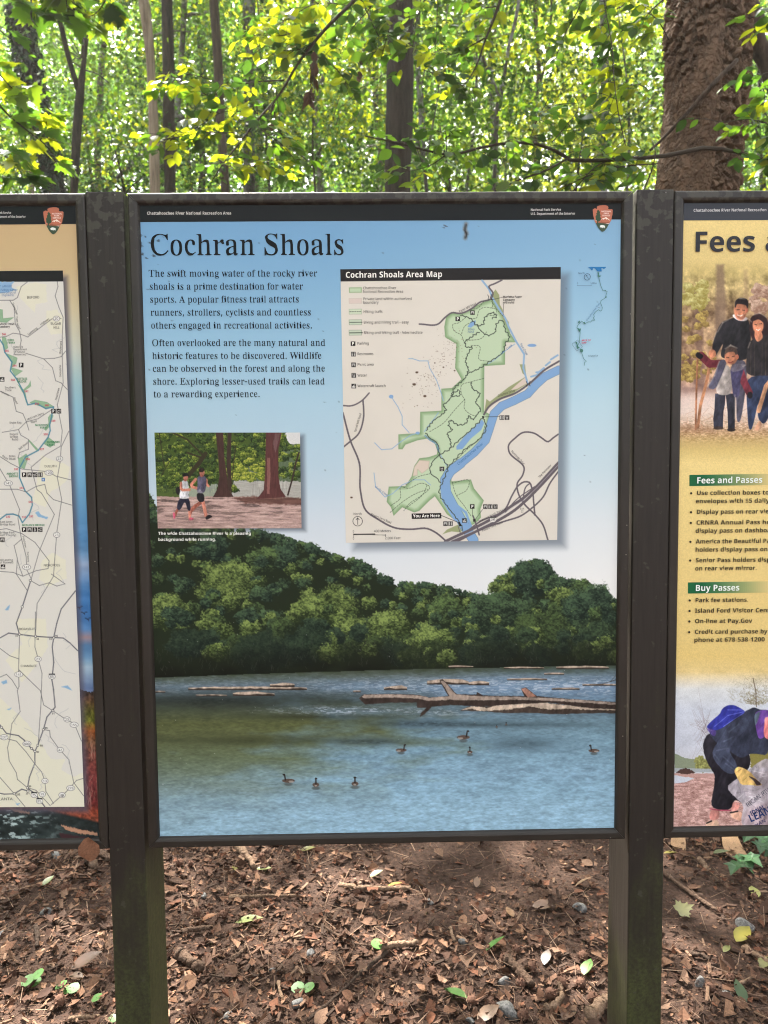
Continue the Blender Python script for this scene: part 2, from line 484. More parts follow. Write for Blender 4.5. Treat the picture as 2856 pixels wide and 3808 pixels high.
    'R': r'''A4)/9/91B4_1{4_4(/93C/92d0v0V0v/x/9 0l1Q2P1Q1u301o3D1f3c1^3z1R3O1H30
B41/|/9/|4]1Q4]2G4U3&4A3J3x3U3>3O2r3>2P2|2:2S2-2S2)311s3F1c3W1L3d113g0j3Z0/39/^2^/B1s/9 0_2A1^2A282F2Y2U2l2p2r372k3Y2T3r204#1T4(0_4( 0_/n1g/n2B/t2g0,2z0I3$0o2y162f1Q2@1d1c1j0_1j
C4#23/21I/:0m/Q0@/w/|0M/j11/d1y/k2e/~3E0D3y0t4C1R4Z2=4d3+4[3k4F3P3n2z4$2=4-1h4&1=3q0w3R0T2p0I1y0S1&0t0B190$1d/o2</i2z/o3V/|3V/F2y/7
D4h/|/9/|4]1]4]2G4U3&4A3V3z3{3K462k4=1}46113{0M3T/x2}/T2>/@1N/9 0_/o1F/o2Y0)3A0j3V1{3Q2[3A313&3T2G3x1S4(0_4(
E3J/|/9/|4]2}4]2}4%0_4%0_2C2q2C2q1i0_1i0_/p2}/p2}/9
F32/|/9/|4]2}4]2}4%0_4%0_2/2p2/2p1R0_1R0_/9
G4g2=/21Q/:0s/P0D/v/~0L/k10/d1y/k2f0&3G0K3z0}4D1b4[2O4d3C4[4-4F3q3m354$2L4-1r4&1C3q0z3R0T2p0H1y0M1A0[0m0t0D1<0%1k/o2K/i3&/l3P/t3P1N2?1N2?2+432+43/K3>/8
H4p/|/9/|4]0_4]0_2C3H2C3H4]4,4]4,/93H/93H1i0_1i0_/9
I1m/T/9/T/]03/k034+/T49/T4]1O4]1O490r4+0r/k1O/]1O/9
J1>/6-m.u-p._-v._.N.v.I/5.G/U.N/o.h/y/</y4]0Z4]0Z/@0R.^08.3/k-v
K3w/|/9/|4]0_4]0_1|1.2O1W2~3&4]3o4]1c2=3w/93./9161n0_1A0_/9
L35/|/9/|4]0_4]0_/q3#/q3#/9
M6+/|/9/|4]0|4]2]074C4]5C4]5C/94b/94b2U4d3A4g3{2v/92C/90W3{0X3A0Y2Q0Y/9
N4|/|/9/|4]0i4]3]033^0S3[1)3Z1X3Z4]494]49/93L/90V3e0W3)0Y2:0Y/9
O5025/21I/:0m/Q0@/x/|0O/j12/d1z/j2f/|3G0@3z0m4D1J4[254e2y4[3U4D4&3{4F3G4Y2f4b1y4Y124F0N4&/x3U/Q2y/: 25/i2h/n350$3S0B3q1%3{1y3q2q3S3S353r2i4(254.1^4(153r0q3S0R2q0I1y0R1%0q0B140$1]/n
P3m/|/9/|4]1G4]2?4R2y473>3e3I3&3E2Z37262z1r2T1W1~1G1<1B0_1B0_/9 0_1w151w1s1}2B232[2P2f3$2]3M2F3l1{3}1B4(0_4(
Q503I-{2E/32</225/21I/:0m/Q0@/x/|0O/j12/d1z/j2f/|3G0@3z0m4D1J4[254e2y4[3U4D4&3{4F3G4Y2f4b1y4W1%4<0;3l/a3-/>4G-{ 25/i2h/n350$3S0B3q1%3{1y3q2q3S3S353r2i4(254.1^4(153r0q3S0R2q0I1y0R1%0q0B140$1]/n
R3y/|/9/|4]1L4]2A4S2y4:3>3j3I3,3F2d3;2E3+2.2r1x2B1_3o/93%/91f1M0_1M0_/9 0_2&1L2&2%2-2I2>2^2[2f3)2^3R2G3n1~3}1I4&0_4&
S3F1-/20;/8/[/I/[0*0>/q10/i1a/n2&/}2<0;2C0[291*1q1G1+1g0N2#0(2B/k2j/c3A/h3g/w4)034B0R4S0y4a1H4d284[2v4G2c3o2+4%1G4-0{4(0]3u0K3^0E3@0O2s0r2T1U292D1r2^1^2r1F2}1*3%0b2v0(2Q/V1u/;
T3J0~/90~4%/@4%/@4]3C4]3C4%1b4%1b/9
U4i1|/21C/80q/H0K/e0(0B/w12/w4]0Y4]0Y100c0U0z0.1F/q2#/i2^/q3*003@0X3G103G4]4*4]4*104$0Z3q003U/g31/I2[/8
V3j12/9/94]/z4]12131D0U1P/~1^0U1q143(4]3j4]1q/9
W6;0i/9/A4]0&4]0t1B1&0a100)1:0d1I1E2E4]3*4]4)1C490a4C0)4M0a4[1B5L4]624]4f/94&/92~2j2s362j3Y2f3p2^3I2M2h1K/9
X3a/</91)2(/F4]004]1L2Q2l4]3P4]1p2)3]/92r/91J1W/}/9
Y3Q1&/91&1>/94]/}4]1E1}2k4]3Q4]1e1A1e/9
Z3U/S/9/S/i2D4%/[4%/[4]344]344.0C/q3;/q3;/9
a3N0r/20D/9/z/L/b/o/X0D/d0v0)1>0a1U1R1_271b271w222C1~2[1g2j1E2n0j2f092Q0&3#0_3:1H3C2)3<2Q3%2j2Z2r1~2r/92E/92:/n1z/R1a/@1@/6 1$/d1O/j1s/}2.0B260r26171Z150|1.0V0z0B0d0<0C0A0)0N/r0f/g
b3t1m/21D/61$/B0h/S0T/i0O/i0C/9/t/9/t4|0T4|0T3W0S3-0Q2h0T2h0h2}1$341D3?1m3C2N373#2o3C233M1;3C0C3#/c2N/> 1d/e23/n2Q0.2e0Y2k1<2_2.2>2]1c2m102e0l2J0Z1{0T1=0Z0Y0l0.10/n
c2r1P/20~/70U/F03/a/u0)/e0X/_19/e1w/v2L052r0W301&3?1U3D213>2Z302H2X1}2f1S2k0s2Z0N2,0B1:0I0Y0]0/0~/p1P/g2+/m2T/|2T/F2,/7
d3t1@/20]/>0-/c/j0B/_1:/j230.2o0^381@3D1h3@2,342W2j2[2j2Y3(2W3D2W4|394|39/92d/92Z/k2D/T2,/B1h/6 1I/e1|/m2@0*2R0Q2X1/2X1:2R1w2A2H1}2e1H2n0z2d0Z2F0H1t0B190H0Y0Z0.0z/n
e3P1Y/21)/70X/G05/c/v0,/e0Z/_18/e1q/t2E012l0P3-0y3>1K3D1x3?2B302a2r2w2P3)2(3.1S3.100B100K0S0c0,1,/o1]/g2@/m2x0$2x/J2@/8 0C1a2I1a2C2/242P1s2g1J2n1$2h0c2Q0M21
f1p0)/90)2j/C2j/C3+0)3?0)3T01470H4a0o4x1E5$1n4|224t1}4C1e4J1F4M1,4H0u4:0j3{0f3T0f3=1h3=1h2j0f2j0f/9
g3t1J-J0[-P/|-c/|.>0^.)1M-}1y.)2=.=2Q.^2X/.2X/<2X/T2Z/k2:/J1p/81@/20[/?0,/e/j0E/_1:/j2.0,2l0[371@3D1d3@2&362A3$2X2h2[2h2e3=393=39/33/.H2m-s29-T 1I/e1z/l2?0&2R0M2X1,2X1:2R1|2?2K1y2e1H2m0{2d0[2G0H1v0B1:0H0X0[0-0{/m
h3v/t/9/t4|0T4|0T3>0Q2f0U2f0k2~1+351J3?1n3C2M3;2x3#352T3>1s3>/92]/92]1o2S2D282c1g2m122e0m2I0Z1{0T1A0T/9
i14073{/y4)/r45/o4E/r4V/y4d074m0O4d0W4V0Z4E0W450O4) /t/9/t3=0T3=0T/9
j14073{/y4)/r45/o4E/r4V/y4d074m0O4d0W4V0Z4E0W450O4) /H-J/*-L.o-R.o.)/).#/@-}/T.$/f../q.?/t.Z/t3=0T3=0T.]0N./0<-h/x-Q
k3</t/9/t4|0T4|0T1}0S1a0Q1@0b1P0r1f1$1w2?3=3,3=1L1U36/92G/90~1/0T0f0T/9
l14/t/9/t4|0T4|0T/9
m6>/t/9/t3=0I3=0Q2g0U2g0k3$1)361G3@1h3D2?3=2f3)2}2b3$2b3;2}3W353y3@4@3D4w3<5B3#5Y2U5c1s5c/95%/95%1q4y2E4a2d462m3d2e3D2M332(3.1N3./92L/92L1q2D2E2+2d1[2m1-2e0k2I0Y1{0T1B0T/9
n3v/t/9/t3=0I3=0Q2g0U2g0l3$1,361L3@1o3D2M3<2x3#352U3>1s3>/92]/92]1o2S2D282c1g2m122e0m2I0Z1{0T1B0T/9
o3m1Q/21#/80U/H04/e/u0//e0^/_1</k22022n0i381S3D2(3>2P3.2t2n322H3B1u3G1<3<0E2u/e2=/? 1R/e2)/o2I002^0[2e1<2^1w2I2G2)2d1R2m0}2d0[2G0H1w0B1<0H0[0[000~/o
p3t/t-J/t3=0I3=0Q2g0i2}1$341D3@1m3D2N383#2p3C243M1<3C0D3#/d2N/>1m/21E/61%/B0T/i0P/i0S/J0T/,0T-J 1d/e2&/j2?/w2Q022a0N2k1<2e1v2Q2F232d1c2m122e0n2L0[2$0T1G0T1<0Z0Z0l0.10/n
q3t2W-J2W/22X/N2Z/k2V/k2D/T2,/B1g/61>/20]/>0./c/j0B/_1:/j230.2o0_381@3D1i3@2-342E2}2X2g2e3=393=39-J 1J/e1{/m2@0)2Q0P2X1.2X1:2R1x2A2H1|2e1H2n0y2d0Z2F0H1t0B190H0Y0Z0.0z/n
r2C/t/9/t3=0I3=0P2T0i2r1&3.1E3>1j3D2$3C293@222d1z2h1f2i1I2e102X0u2F0e2.0X1k0T1G0T/9
s2r0v/203/8/]/I/]0%07/m0w/d1C/h1^/r1n0(1s0>1l0V1O0n0t1+061F/k1h/a1}/[2=/g2h0(3+0S3=103D1p3=2J3,262V1a2h1,2n0g2k0N2c0?2S0;2A0C2&0c1n1>1U1{1;2E0u2N0_2Q0C2H/p2+/M1V/9
t1{1./20S/<0>/I0-/_/|/}/y0I/y2j/D2j/D3,/y3C06470Y470Y3=1j3=1j2j0Y2j0Y0J0^0-0k/t0}/i18/e1T/g1m/l1m/=1P/5
u3v1?/20a/:06/R/x/|/p0]/p3=0Q3=0Q0b0Z010v/o1H/e1|/n2B0,2S0U2Y142Y3=3;3=3;/92f/92[/k2C/P2(/?1c/6
v3*0j/9/93=/z3=0n0v0y0S1)0010/o1:011E0T1P0v2D3=3*3=1S/9
w530J/:/@3>0$3>0V100f0N0p/x0y091%0^101$1q3>2W3>3<1$3J0L3T/y3b0L3q104H3>5+3>3{/:34/:2O1R2@20272Y2+201w1R14/:
x38/E/90p1?/K3=053=191i2<3=3$3=1[1?3,/92B/9190r0//9
y3,/s-J/U-K/@-O/@.$/R-~/j-|0+.%0A.30R.G0a.c0t/8/:3=/{3=0p0}1&0H13/t1B0E1U0~2E3=3,3=1B.b1-.20m-j0G-Q
z2l/S/9/S/b1e2j/a2j/a3=2K3=2K2l0>/i2O/i2O/9
03U1F/20p/:0F/O0(/v/f0k/Z1y/_2i/l3J0$3}0C4F0n4]1F4e1z4]2G4F2h3}3*3-341y30103#0L2j/v2J/P1|/: 1F/g1v/s2:0<2L0|2Q1y2L2v2:3Y1v4#1F410s4#0S3Y0B2v0<1y0B0|0S0=0s/s
13U1</91<3#1<3R1>3y1+3g0p3R0;3(/w3P1D4]1w4]1w/9
23U/Y/9/Y/l1$171d1y2/2V282t2;38253[2#3v1d4+1@400z4-0[4#0$3[/a4*0F4R0o4_1@4d1~4Z2Q4@2p3s2z3<2v2r2j2N2=1i1V0}0K/s32/q32/9
33U1)/20</8/W/L/W0+0?/n1*/f1c/l2.0#2C0B2J0l2A172&1Q1U1b0x1g0G1g0G2?0x2?1Q2E1y2X252v2=3@273a2$3x1d4,1>410u4.0U4$/y3c/Z410@4S0k4a1>4d2%4Z2T4A2r3v2{3D2t2t2_2P2?291q2+2H1v2n1^3(1:3/0j3*0A2v/y2]/Z28/D1e/7
43U1}/91}0M/G0M/G1%1y4_2[4_2[1)3H1)3H0M2[0M2[/9 0(1)1}1)1}2i1~3I2$3z1p3^1a3D
53U1./20A/9/e/L/e0+0E/o1./g1_/m2+0$2C0E2K0u2D1D2/1d1d1w1,1}0Z1z031s/q2+0(4]2h4]2h4%0Z4%0O2M0p2Q1@2T2)2K2]2/3#1]3/0{2~072Y/^1{/=
63U1O/21#/80V/I04/h/v06/e0m/_1T/i2c/v370/3d0L4.0t4J1J4]2/4d2N4c2l4]2l4*2N4020421_4.1<3}0{3k0f3Q0U340J2n0@1}0D1}0W280q2J152V1^2Z2<2Q2j243,1a360|3+072g/^25/= 1N/f1w/m2:0%2N0I2T0|2N1J2=1l1{2$1P2,132)0t1z0_1k0N1W0D1B0A1-0L0L0Z020p/x1//k
73U0;/92N4%/W4%/W4]344]344.0~/9
83U1H/20^/;0+/T/f0#/Z0Z/^0{/j1:031f0f2)0D2?0)2Y/q2|/k3I/p3m/~4.094D0V4U0{4a1F4d2&4[2U4E2u3|3#3H2|3-2s2q2O2I1}2,2X1g3$1<300}340]3)0%2d/V20/; 1I2C2+2h2=3%2C3F2=3f2+3|1k4.1F431#4.0d3|0P3f0J3F0M300V2x0x2Y 1G/c1t/i29/z2L0:2S0]2L0~271=1r1R1G1g1<1k0p1U0R1>0@0}0;0Z0A0:0T/z0u/i
93U0c/20B/40$/90$/m0b/e12/i1T/t1r0+2,0C2;0b2F1(2O1t2K1t291^1|1K1Z1>121:0S1D0(1b/f25/[2t/a3H/p3r0,470J4O0q4^1B4d1o4]2;4K2]4.2x3_3-3)322A3)142w0^2c022E/i1y/J1F/8 1?1k1^1n1y1x232,2B2>2L2R2O2j2D3H263d1}3y1c4,1B410w4*0W3p0C3K0<2u0B2J0S2*0q1q
.1;09/0/w/:/n/H/k/^/n/t/w0&09010W0&0c/t0f/^0c/H0W/:
,1;/U.;/j/6/x0.0]0.0c0&0H/10&.;
-1a/T0|/T1U1D1U1D0|
(1P0_.(01.i/n/U/Z0H/T1?/Z27/n3+013v0_4]1<4]0n3t0N3)0=26071@0=0L0N/Y0n.l1<.(
)1P/N.(/y.l0;/Y0M0L0S1@0M260;3)/x3t/M4]0,4]0X3v0y3+1027161?100H0y/U0X.i0,.(
$3U11.m11/Z0B/b/e/r/e0P0D0=1105111e0P1z0)28/l2Y/e3*/m3V0,3z0U45114?114|1]4|1]4?2D482{4%2i3N283^1]3g1]272M1w2i1g2{1Q3,19300v3&0I2h0(2;/k1]/^1].m 112F113f0l3_0U3S0H3C0C3/0G2r0S2a0j2Q 1]082$0?2=0J2J0[2O0r2K1-2?1=2(1J1]1U
&4j1B/20^/;0-/U/i0$/^0^/f13/z1W0@1w0m280C2n0531013S094%0R4G0{4]1S4e2*4]2O4H2i4&2p3T2j3-2S2h242I1i20370g3S1<3h1y4I1y4.1&3v0^3^0?4h/93q/935/s2o/X2G/D1w/7 1C2S1~3$203;243T203l2#3~1l4/1Q43184/0~4#0q3m0l3T0p3=0y3& 1D/i1n/l25/w2j0=161n0V1@0G1&0A0a0H0>0Z0#0y/n
/2(/@/91@4]1|4]/{/9''',
    'B': r'''A4K/9/9104_2S4_4K/937/92o0R0r0R0M/9 111N2U1N212g2)3)1y3L1q3n1h3K1[3$1S2g
B4?/w/9/w4]1Y4]2T4U384A3S4*3e3f3k3;3f2p3U2O3>282z2-2z2)3J1s3]1e3k1N3t143w0m3k013F/_2i/B1y/9 1)2O1f2O202S2H2_2U2q2Z3.2T3E2E3U2+3_1a3c1)3c 1)041m0429082R0F2b0Z2f0w2b142R1G281T1j1X1)1X
C4(2-/21B/:0g/Q0;/x/y0N/h11/b1x/i2c/|3D0A3x0o4C1L4Z264d3#4Y3k4A3H3G2m3^263i1[3]163;0y2b0r1w0y12130X1X08260.2s053W0G3W/K2t/8
D4o/w/9/w4]1Z4]2G4U3+4A3]3z4&3K4>2k4F1}4>114&0M3Z/x3%/T2?/@1K/9 1)041U042M0E3$0|361{3-2g2n3<2A3X1a3c1)3c
E3M/w/9/w4]3$4]3$3c1)3c1)2Q2t2Q2t1W1)1W1)043$043$/9
F3F/w/9/w4]3#4]3#3c1(3c1(2?2s2?2s1D1(1D1(/9
G4d24/21K/90o/N0A/s/|0I/h1-/b1y/i2g0#3H0H3{0{4D1_4[2O4d3B4Z4,4E3e3L313a2O3i2$3d1[3R1>3:1)2u0v2K0r1w0u1I0~0}140[1L0B1n032;0.2a002}052}1@1{1@1{2;4-2;4-/N37/:
H5$/w/9/w4]1)4]1)2Q352Q354]4A4]4A/935/9351V1)1V1)/9
I23/N/9/N/u0005003b/N3}/N4]1y4]1y3}1<3b1<051y/u1y/9
J1g/C-_.|-b.b-g.b.c.y.]/7.Z/W.c/f.m/o.|/w/W/w4]1)4]1)/X1#.{0q.M0X.,09-q/o-d
K4:/w/9/w4]1)4]1)221<2N1Q2l2|4]494]2C294:/92z/91T1Q1)121)/9
L3P/w/9/w4]1)4]1)043:043:/9
M6C/w/9/w4]1N4]2h0Q4/4]5b4]5b/94Z/94Z1l4[2E4^3#4a3L3:/925/90v3M0v3$0x2D0y1h0y/9
N5E/w/9/w4]1D4]3d0X3c1B3a2+3a4]4d4]4d/93:/90v3@0w2T0y1k0y/9
O5:29/21K/:0m/Q0?/x/z0O/h12/b1z/h2g/z3H0?3{0m4D1K4[2:4e3(4[3c4D443{4S3G4h2f4n1y4h124S0N44/x3c/Q3(/: 290/2s093>0Z3S143Z1y3S2d3>3<2s3^2:3i1[3^163<0{2d0t1y0{14160Z1[09
P3}/w/9/w4]1^4]2T4R32443R3^3^2z3X2O3K2*341d2l1H2:171U121)121)/9 1)2,1J2,1s20262=2H2S2O2v2F3B2+3Y1W3c1)3c
Q5:3@-{2A/229/21K/:0m/Q0?/x/z0O/h12/b1z/h2g/z3H0?3{0m4D1K4[2:4e3(4[3c4D443{4S3G4h2f4n1y4f1,4O0E4*/m3N/H4k-{ 290/2s093>0Z3S143Z1y3S2d3>3<2s3^2:3i1[3^163<0{2d0t1y0{14160Z1[09
R47/w/9/w4]1O4]2K4S3.483Q3f3^3$3Y2a3P2D3/1v2]1X47/92z/91a1?1)1?1)/9 1)291J291w2=292I2I2_2O2}2I3?283S1u3_1H3c1)3c
S3G1./20?/:/X/O/X0U0F0:0l00160-1V011m0<1y0L1}0b1v0{1b130x1V0R1j0-2+/k2S/b2o/^33/j3n004>0e4Y1N4d2<4Z3*4A2d3J2&3a1J3i113e0y3Y0n3J0j360o2z1$2i1k2C2O1z2h1e2y1K3)1/3,0g2|0,2W/X1{/<
T3Z0r/90r3b/F3b/F4]3L4]3L3b1~3b1~/9
U4z2*/21H/80s/H0K/e0%0B/t12/t4]1$4]1$1A1,0j1>0G1]052-0/2W052w0I3-0l321B324]4?4]4?10490Z4)003h/g3@/I2i/8
V411*/9/94]0G4]1H1I1O1.1Z0^1c091j0^1u1.1|1I2~4]414]2?/9
W6S0Z/9/94]0D4]1(1c111:1:0f1@0<1F0f1N181V1Z2C4]3J4]471Z4>184G0f4M0<4S0f4]1:4f1c5H4]6S4]52/93s/9302*3+2@3#2b2x3(2t3A2q3(2j2c2d2@2]2)1w/9
X4</9/91%2$/C4]0Z4]1k2c2w4]414]2L1{4</92|/91e1<0M/9
Y3z1%/91%1>/94]0N4]1Y2H2f4]3z4]221B22/9
Z3Z/I/9/I/}2#3c/O3c/O4]3D4]3D3u0k043J043J/9
a3m0p/20A/9/w/O/^/u/U0M/a1&0$1K0X1b1G1k2.1m2.1}2*2;1z2M1h2W1N2Z0t2R0?2?/y3*0b3B1R3K2:3C2l3+3.2]381}38/92K/928/m1x/Q1^/@1>/6 1:/}1X0&1s062(0M2.0n2.111b10171+0x0y0j0f0e0M0h090r0,
b4$2,/21c/61E/A0z/c0t/c0c/9/o/9/o4|0z4|0z3^0y340v2o0z2o113)1G3;1f3F2/3J2h3>3:2u3V283b1?3V0E39/e2g/> 1k0+2+022A0G2N0l2S1@2N1q2@282+2M1i2S1F2M112;1#1x0z1J0z1@0~0l1/0G1E02
c3.1P/20c/>0+/b/d0A/W1</^1{/p2Q002x0U361&3E1Y3J2B3C2t322U2=2)2M1Y2S1.2G0o1}0f1=0k0h0{0E18011Y0+28032i0J2i/N27/9
d4$10/20Q/>0$/d/c0E/W1>/c270$2u0R3>123J1V3G1u3;213*2C2p2F2p2A342?3_2?4|3J4|3J/92V/92C/k2?/k2-/T1r/B1S/6 1R0)1x0/240B2A0b2E122E1=2A1n25261y2K1Q2R142K0x260j1n0f1<0j0h0x0D1400
e3d1c/21-/70Y/G03/c/q0,/^0[/W1</^1y/o2N0.2u0Q350}3E1R3J2=3@2t2z3:2D3E1V3E1$0f1$0m0Y1#0<1@0*1h0#2M0+300A30/L2P/9 0h1j2@1j2;2.2/2F1t2W1S2]192X0~2I0o21
f220$/90$2Q/F2Q/F3)0$3D0$3a0(4/044N0G4f0c4u1(4}1M5$2*4{2P4p274$1y4+1X4/1F4+193}103[103D2-3D2-2Q102Q10/9
g4$1D-J0U-O/o-a/o.V0Z.A1J.:1w.C26.a2?/42?/<2@/S2A/k2*/P1m/?1O/510/20O/?/~/f/b0G/W1>/c250#2s0P3>123J1]3D2&332C2p2N3D3J3D3J/83>.L2v-u2;-T 1S0(1v0-230>2A0]2E112E1=2A1r23291w2L1R2R1+2F0n1|0f1<0n0Y1+04
h45/o/9/o4|0z4|0z3m0y380v2p0{2p143-1M3>1l3G213J2i3B383+3S2Z3]1x3]/92Q/92Q1^2J20272K1q2S1I2L11241#1i0z140z/9
i1T0G3s023v/{3~/o42/k4I/o4c/{4r0G4|0o4r0{4c1#4I0{420o3~ /o/9/o3D0z3D0z/9
j1T0G3s023v/{3~/o42/k4I/o4c/{4r0G4|0o4r0{4c1#4I0{420o3~ /P-J/--L.i-R.i.G/$.C/=.A/P.D/a.M/l._/o.{/o3D0z3D0z.l0w.J0n.-0[-o0B-Z/|-N
k3w/o/9/o4|0z4|0z2H0y1z0u1N101m1G2-2U3D3o3D241W3w/92[/91J0v0z0R0z/9
l1T/o/9/o4|0z4|0z/9
m6_/o/9/o3D0c3D0p2p0v2p1/3-1I3>1i3G2-3J2R3G2s3=313-3C2p3L2p3b3-3|3>4@3G4a3J5=3B5f3+5~2Z6+1x6+/94{/94{1^4u204c2K4B2S3{2L3e273V1p3R1?3R/92G/92G1^2A202.2K1k2S1E2L1/240~1i0z140z/9
n45/o/9/o3D0c3D0p2p0v2p1/3-1K3>1l3G233J2j3B383+3S2Z3]1x3]/92Q/92Q1^2M2&2C2@202O1q2S1H2L10241#1i0z140z/9
o3w1V/21%/80T/H00/f/p00/^0b/W1?/e270.2t0h3>1X3J203E2Z343$2t3@2M3Q1y3V1?3J0G3%/f2G/? 1W0*1{01280F2E0j2I1?2E1q28281{2L1W2S142L0x280k1q0f1?0k0j0x0F1501
p4$/o-J/o3D0h3D0v2o0z2o1G3:1f3F2/3J2h3>3:2u3V283b1?3V0F38/e2f/>2,/21c/61F/A0z/c0u/c0z/,0z-J 1k0+2-022B0G2O0l2S1@2K1~242G1i2S1F2M112;1#1x0z1J0z1@0~0l1/0G1E02
q4$2?-J2?/22C/k2?/k2./T1s/B1T/610/20Q/>0$/d/c0E/W1>/c270$2u0R3>123J1V3G1u3;213*2C2p2N3D3J3D3J-J 1S0(1y0.240@2A0a2E112E1=2A1n25261y2K1R2R132K0x260k1n0f1<0n0Y1+04
r2a/o/9/o3D0b3D0q2a0v2a1.2{1G361g3E2/3J2A3J2Q3H2I2C2<2E2,2F1T2=1?211.1{0~1c0z1B0z/9
s2~0z/206/7/X/H/X0A0?0+0}/}1;0$1L0+1U051Y0B1S0S1>0f0d0~0*1@/r1P/d1e/Z1|/W2=/c2l0%310T3D163J1y3D2_3.2@2?1h2R152Z0o2S0d2A0i221#1}1U1h231K2G1<2V1)2a0m2d0M2X/w2;/P1e/:
t2Q19/20W/=0@/L0./d/~0)/z0S/z2Q/H2Q/H2~0&3D0C491*491*3D283D282Q1*2Q1*0S1-0A16041D0,1V0)1x0-2<052</C1o/7
u451</20a/:06/R/v/~/m0b/m3D0x3D0x0z0|0V1,0=1>0.1Y0)2%012>0H2K0p2O1I2O3D3Z3D3Z/92h/92Y/j2S/j2?/P1~/?1^/5
v3S0n/9/93D0I3D161$1@0W1D031V1$2C3D3S3D1{/9
w5d0O/9/@3D0J3D0v1S1#1+1+0W1004150M1:0p1?131C1F1r3D3,3D3W1F3_1(3f0V3i043q0U3x1*4%1S4R3D5[3D4K/937/92v0b2n1)2c1Z2V202N2P2D20291Z2.1)2%0a1c/9
x3Y/</90b1B/B3D0[3D1I2(283D3P3D221B3V/92=/91I0_0U/9
y3S0*-J/h-K/P-O/P.E/d.C/y.A0;.F0P.U0c.l0n/*0t/</93D0M3D1:1(1B0d1F0A1M0d1V1(2A3D3S3D1l.e1P.11--h0[-Q
z2x/K/9/K/v1C2P/U2P/U3D2]3D2]2]0j0-2d0-2d/9
03U1F/20m/:0@/O/{/v/[0k/Q1y/U2h/c3J/y3|0=4E0j4]1F4e1}4]2L4F2n3}323-3<1y381/3,0K2q/v2P/P2$/: 1F0+1h051}0T2-1/211y2-2h1}3@1h3b1F3l1%3b0m3@0b2h0^1y0b1/0m0U1%06
13U17/9172C182s1:3J1+3;0r3)092V/c3:1I4]2C4]2C/9
23U/T/9/T0&0u1G1U2,1w2Z2%3.1}3G1q3Y1]3e1D3i1)3e0j3Z0136/S3y0%4?0[4X1L4d1z4_2D4Q2d4=2z3~3-3^323:3.2o2}2J2M1e1_0v0{0:0{053?053?/9
33U1+/20:/9/S/L/S0I0:020{0*1N0/1n0=2#0S2)0t1z1;1l1G1U1O0j1W0C1W0C2K0j2K1S2T1h2_1t2m1}331y3J1m3[1V3h163k0q3h0T3_0)3F/S430<4U0h4a1>4d2&4[2Z4D2|3{3,3I3$2w2i2S2F2:1y2+2Q1w2w1a331>3:0n350D3%/|2g/]2@/E1j/7
43U1a/91a0C/D0C/D111g4]2k4]2k193J193J0C2k0C2k/9 0E191a191a211b2W1d3&1e3@1T3%1D2g
53U1)/20;/9/Z/L/Z0K0=051$0,1M011l0>1~0V2)0z1z1G1W1a0}1i0T1f031^/e1t/w4]2p4]2p3a0w3a0n2Z1,2_1P2b1|2]2E2O2f2;2}1y311S361(3*0;2a/a1~/=
63U1N/20z/80N/I0+/g/j05/V0l/Q1R/W2K/n3?0$3c0=4$0]4>1)4Q1X4^264c2W4b2x4]2x3f2[3k2=3m1c3h193X0y3A0f2~0Z2X0U2.0Y2.0k2D1&2V1C2d1j2h2H2]2u2>361i3?1&340:2n/a28/= 1L0+1i001~0?210Y261$221E2%1^1m1n1N1s1&1i0h1N0]1.0f0]1#09160.
73U0+/92-3a/K3a/K4]3?4]3?3w1</9
83U1G/20Y/;/~/U/]0#/Q0Z/W1-/m1P001n0T2)062?/x2Y/g2{/a3H/g3m/w4/054E0U4U0{4_1G4d1q4_2:4U2Z4E2t4/3)3m3.3G3(2{2q2Y2S2@212+2d1g3/1;390|3=0]38073(/r2i/V2F/B1x/6 1G2V1q2q1~3(2(3@2#3T1r3f1_3o1F3s103o0x3f0l3T0h3@0l3)0y2r 1F0#1i0(2$04230G280a2-1%1n1?1K1S1B1X0k160Z0{0V0b0Z0H0j051%0(
93U0X/207/3/r/7/r0/030+0Q0)1-0-1T0<1r0R2)0r241<291g251g1j1>1L120~1.0E17/u1U/X2,/N2n/Y3Y/|450U4V1@4c1p4[2?4J2e4.3$3_373)3=2A371H2}0U2k032P/p22/U1f/B16/6 1@1}1i2-2(2F212g2)381l3[1X3g1B3k1&3f0l3T0]3:0X2p0]2N0j270~2&
.1;09/0/w/:/n/H/k/^/n/t/w0&09010W0&0c/t0f/^0c/H0W/:
,1;/U.;/j/6/x0.0]0.0c0&0H/10&.;
-1a/T0|/T1U1D1U1D0|
(1P0_.(01.i/n/U/Z0H/T1?/Z27/n3+013v0_4]1<4]0n3t0N3)0=26071@0=0L0N/Y0n.l1<.(
)1P/N.(/y.l0;/Y0M0L0S1@0M260;3)/x3t/M4]0,4]0X3v0y3+1027161?100H0y/U0X.i0,.(
$3U11.m11/Z0B/b/e/r/e0P0D0=1105111e0P1z0)28/l2Y/e3*/m3V0,3z0U45114?114|1]4|1]4?2D482{4%2i3N283^1]3g1]272M1w2i1g2{1Q3,19300v3&0I2h0(2;/k1]/^1].m 112F113f0l3_0U3S0H3C0C3/0G2r0S2a0j2Q 1]082$0?2=0J2J0[2O0r2K1-2?1=2(1J1]1U
&4j1B/20^/;0-/U/i0$/^0^/f13/z1W0@1w0m280C2n0531013S094%0R4G0{4]1S4e2*4]2O4H2i4&2p3T2j3-2S2h242I1i20370g3S1<3h1y4I1y4.1&3v0^3^0?4h/93q/935/s2o/X2G/D1w/7 1C2S1~3$203;243T203l2#3~1l4/1Q43184/0~4#0q3m0l3T0p3=0y3& 1D/i1n/l25/w2j0=161n0V1@0G1&0A0a0H0>0Z0#0y/n
/2(/@/91@4]1|4]/{/9'''
}
for _k, _v in GLYPHS.items(): _load_font(_k, _v)
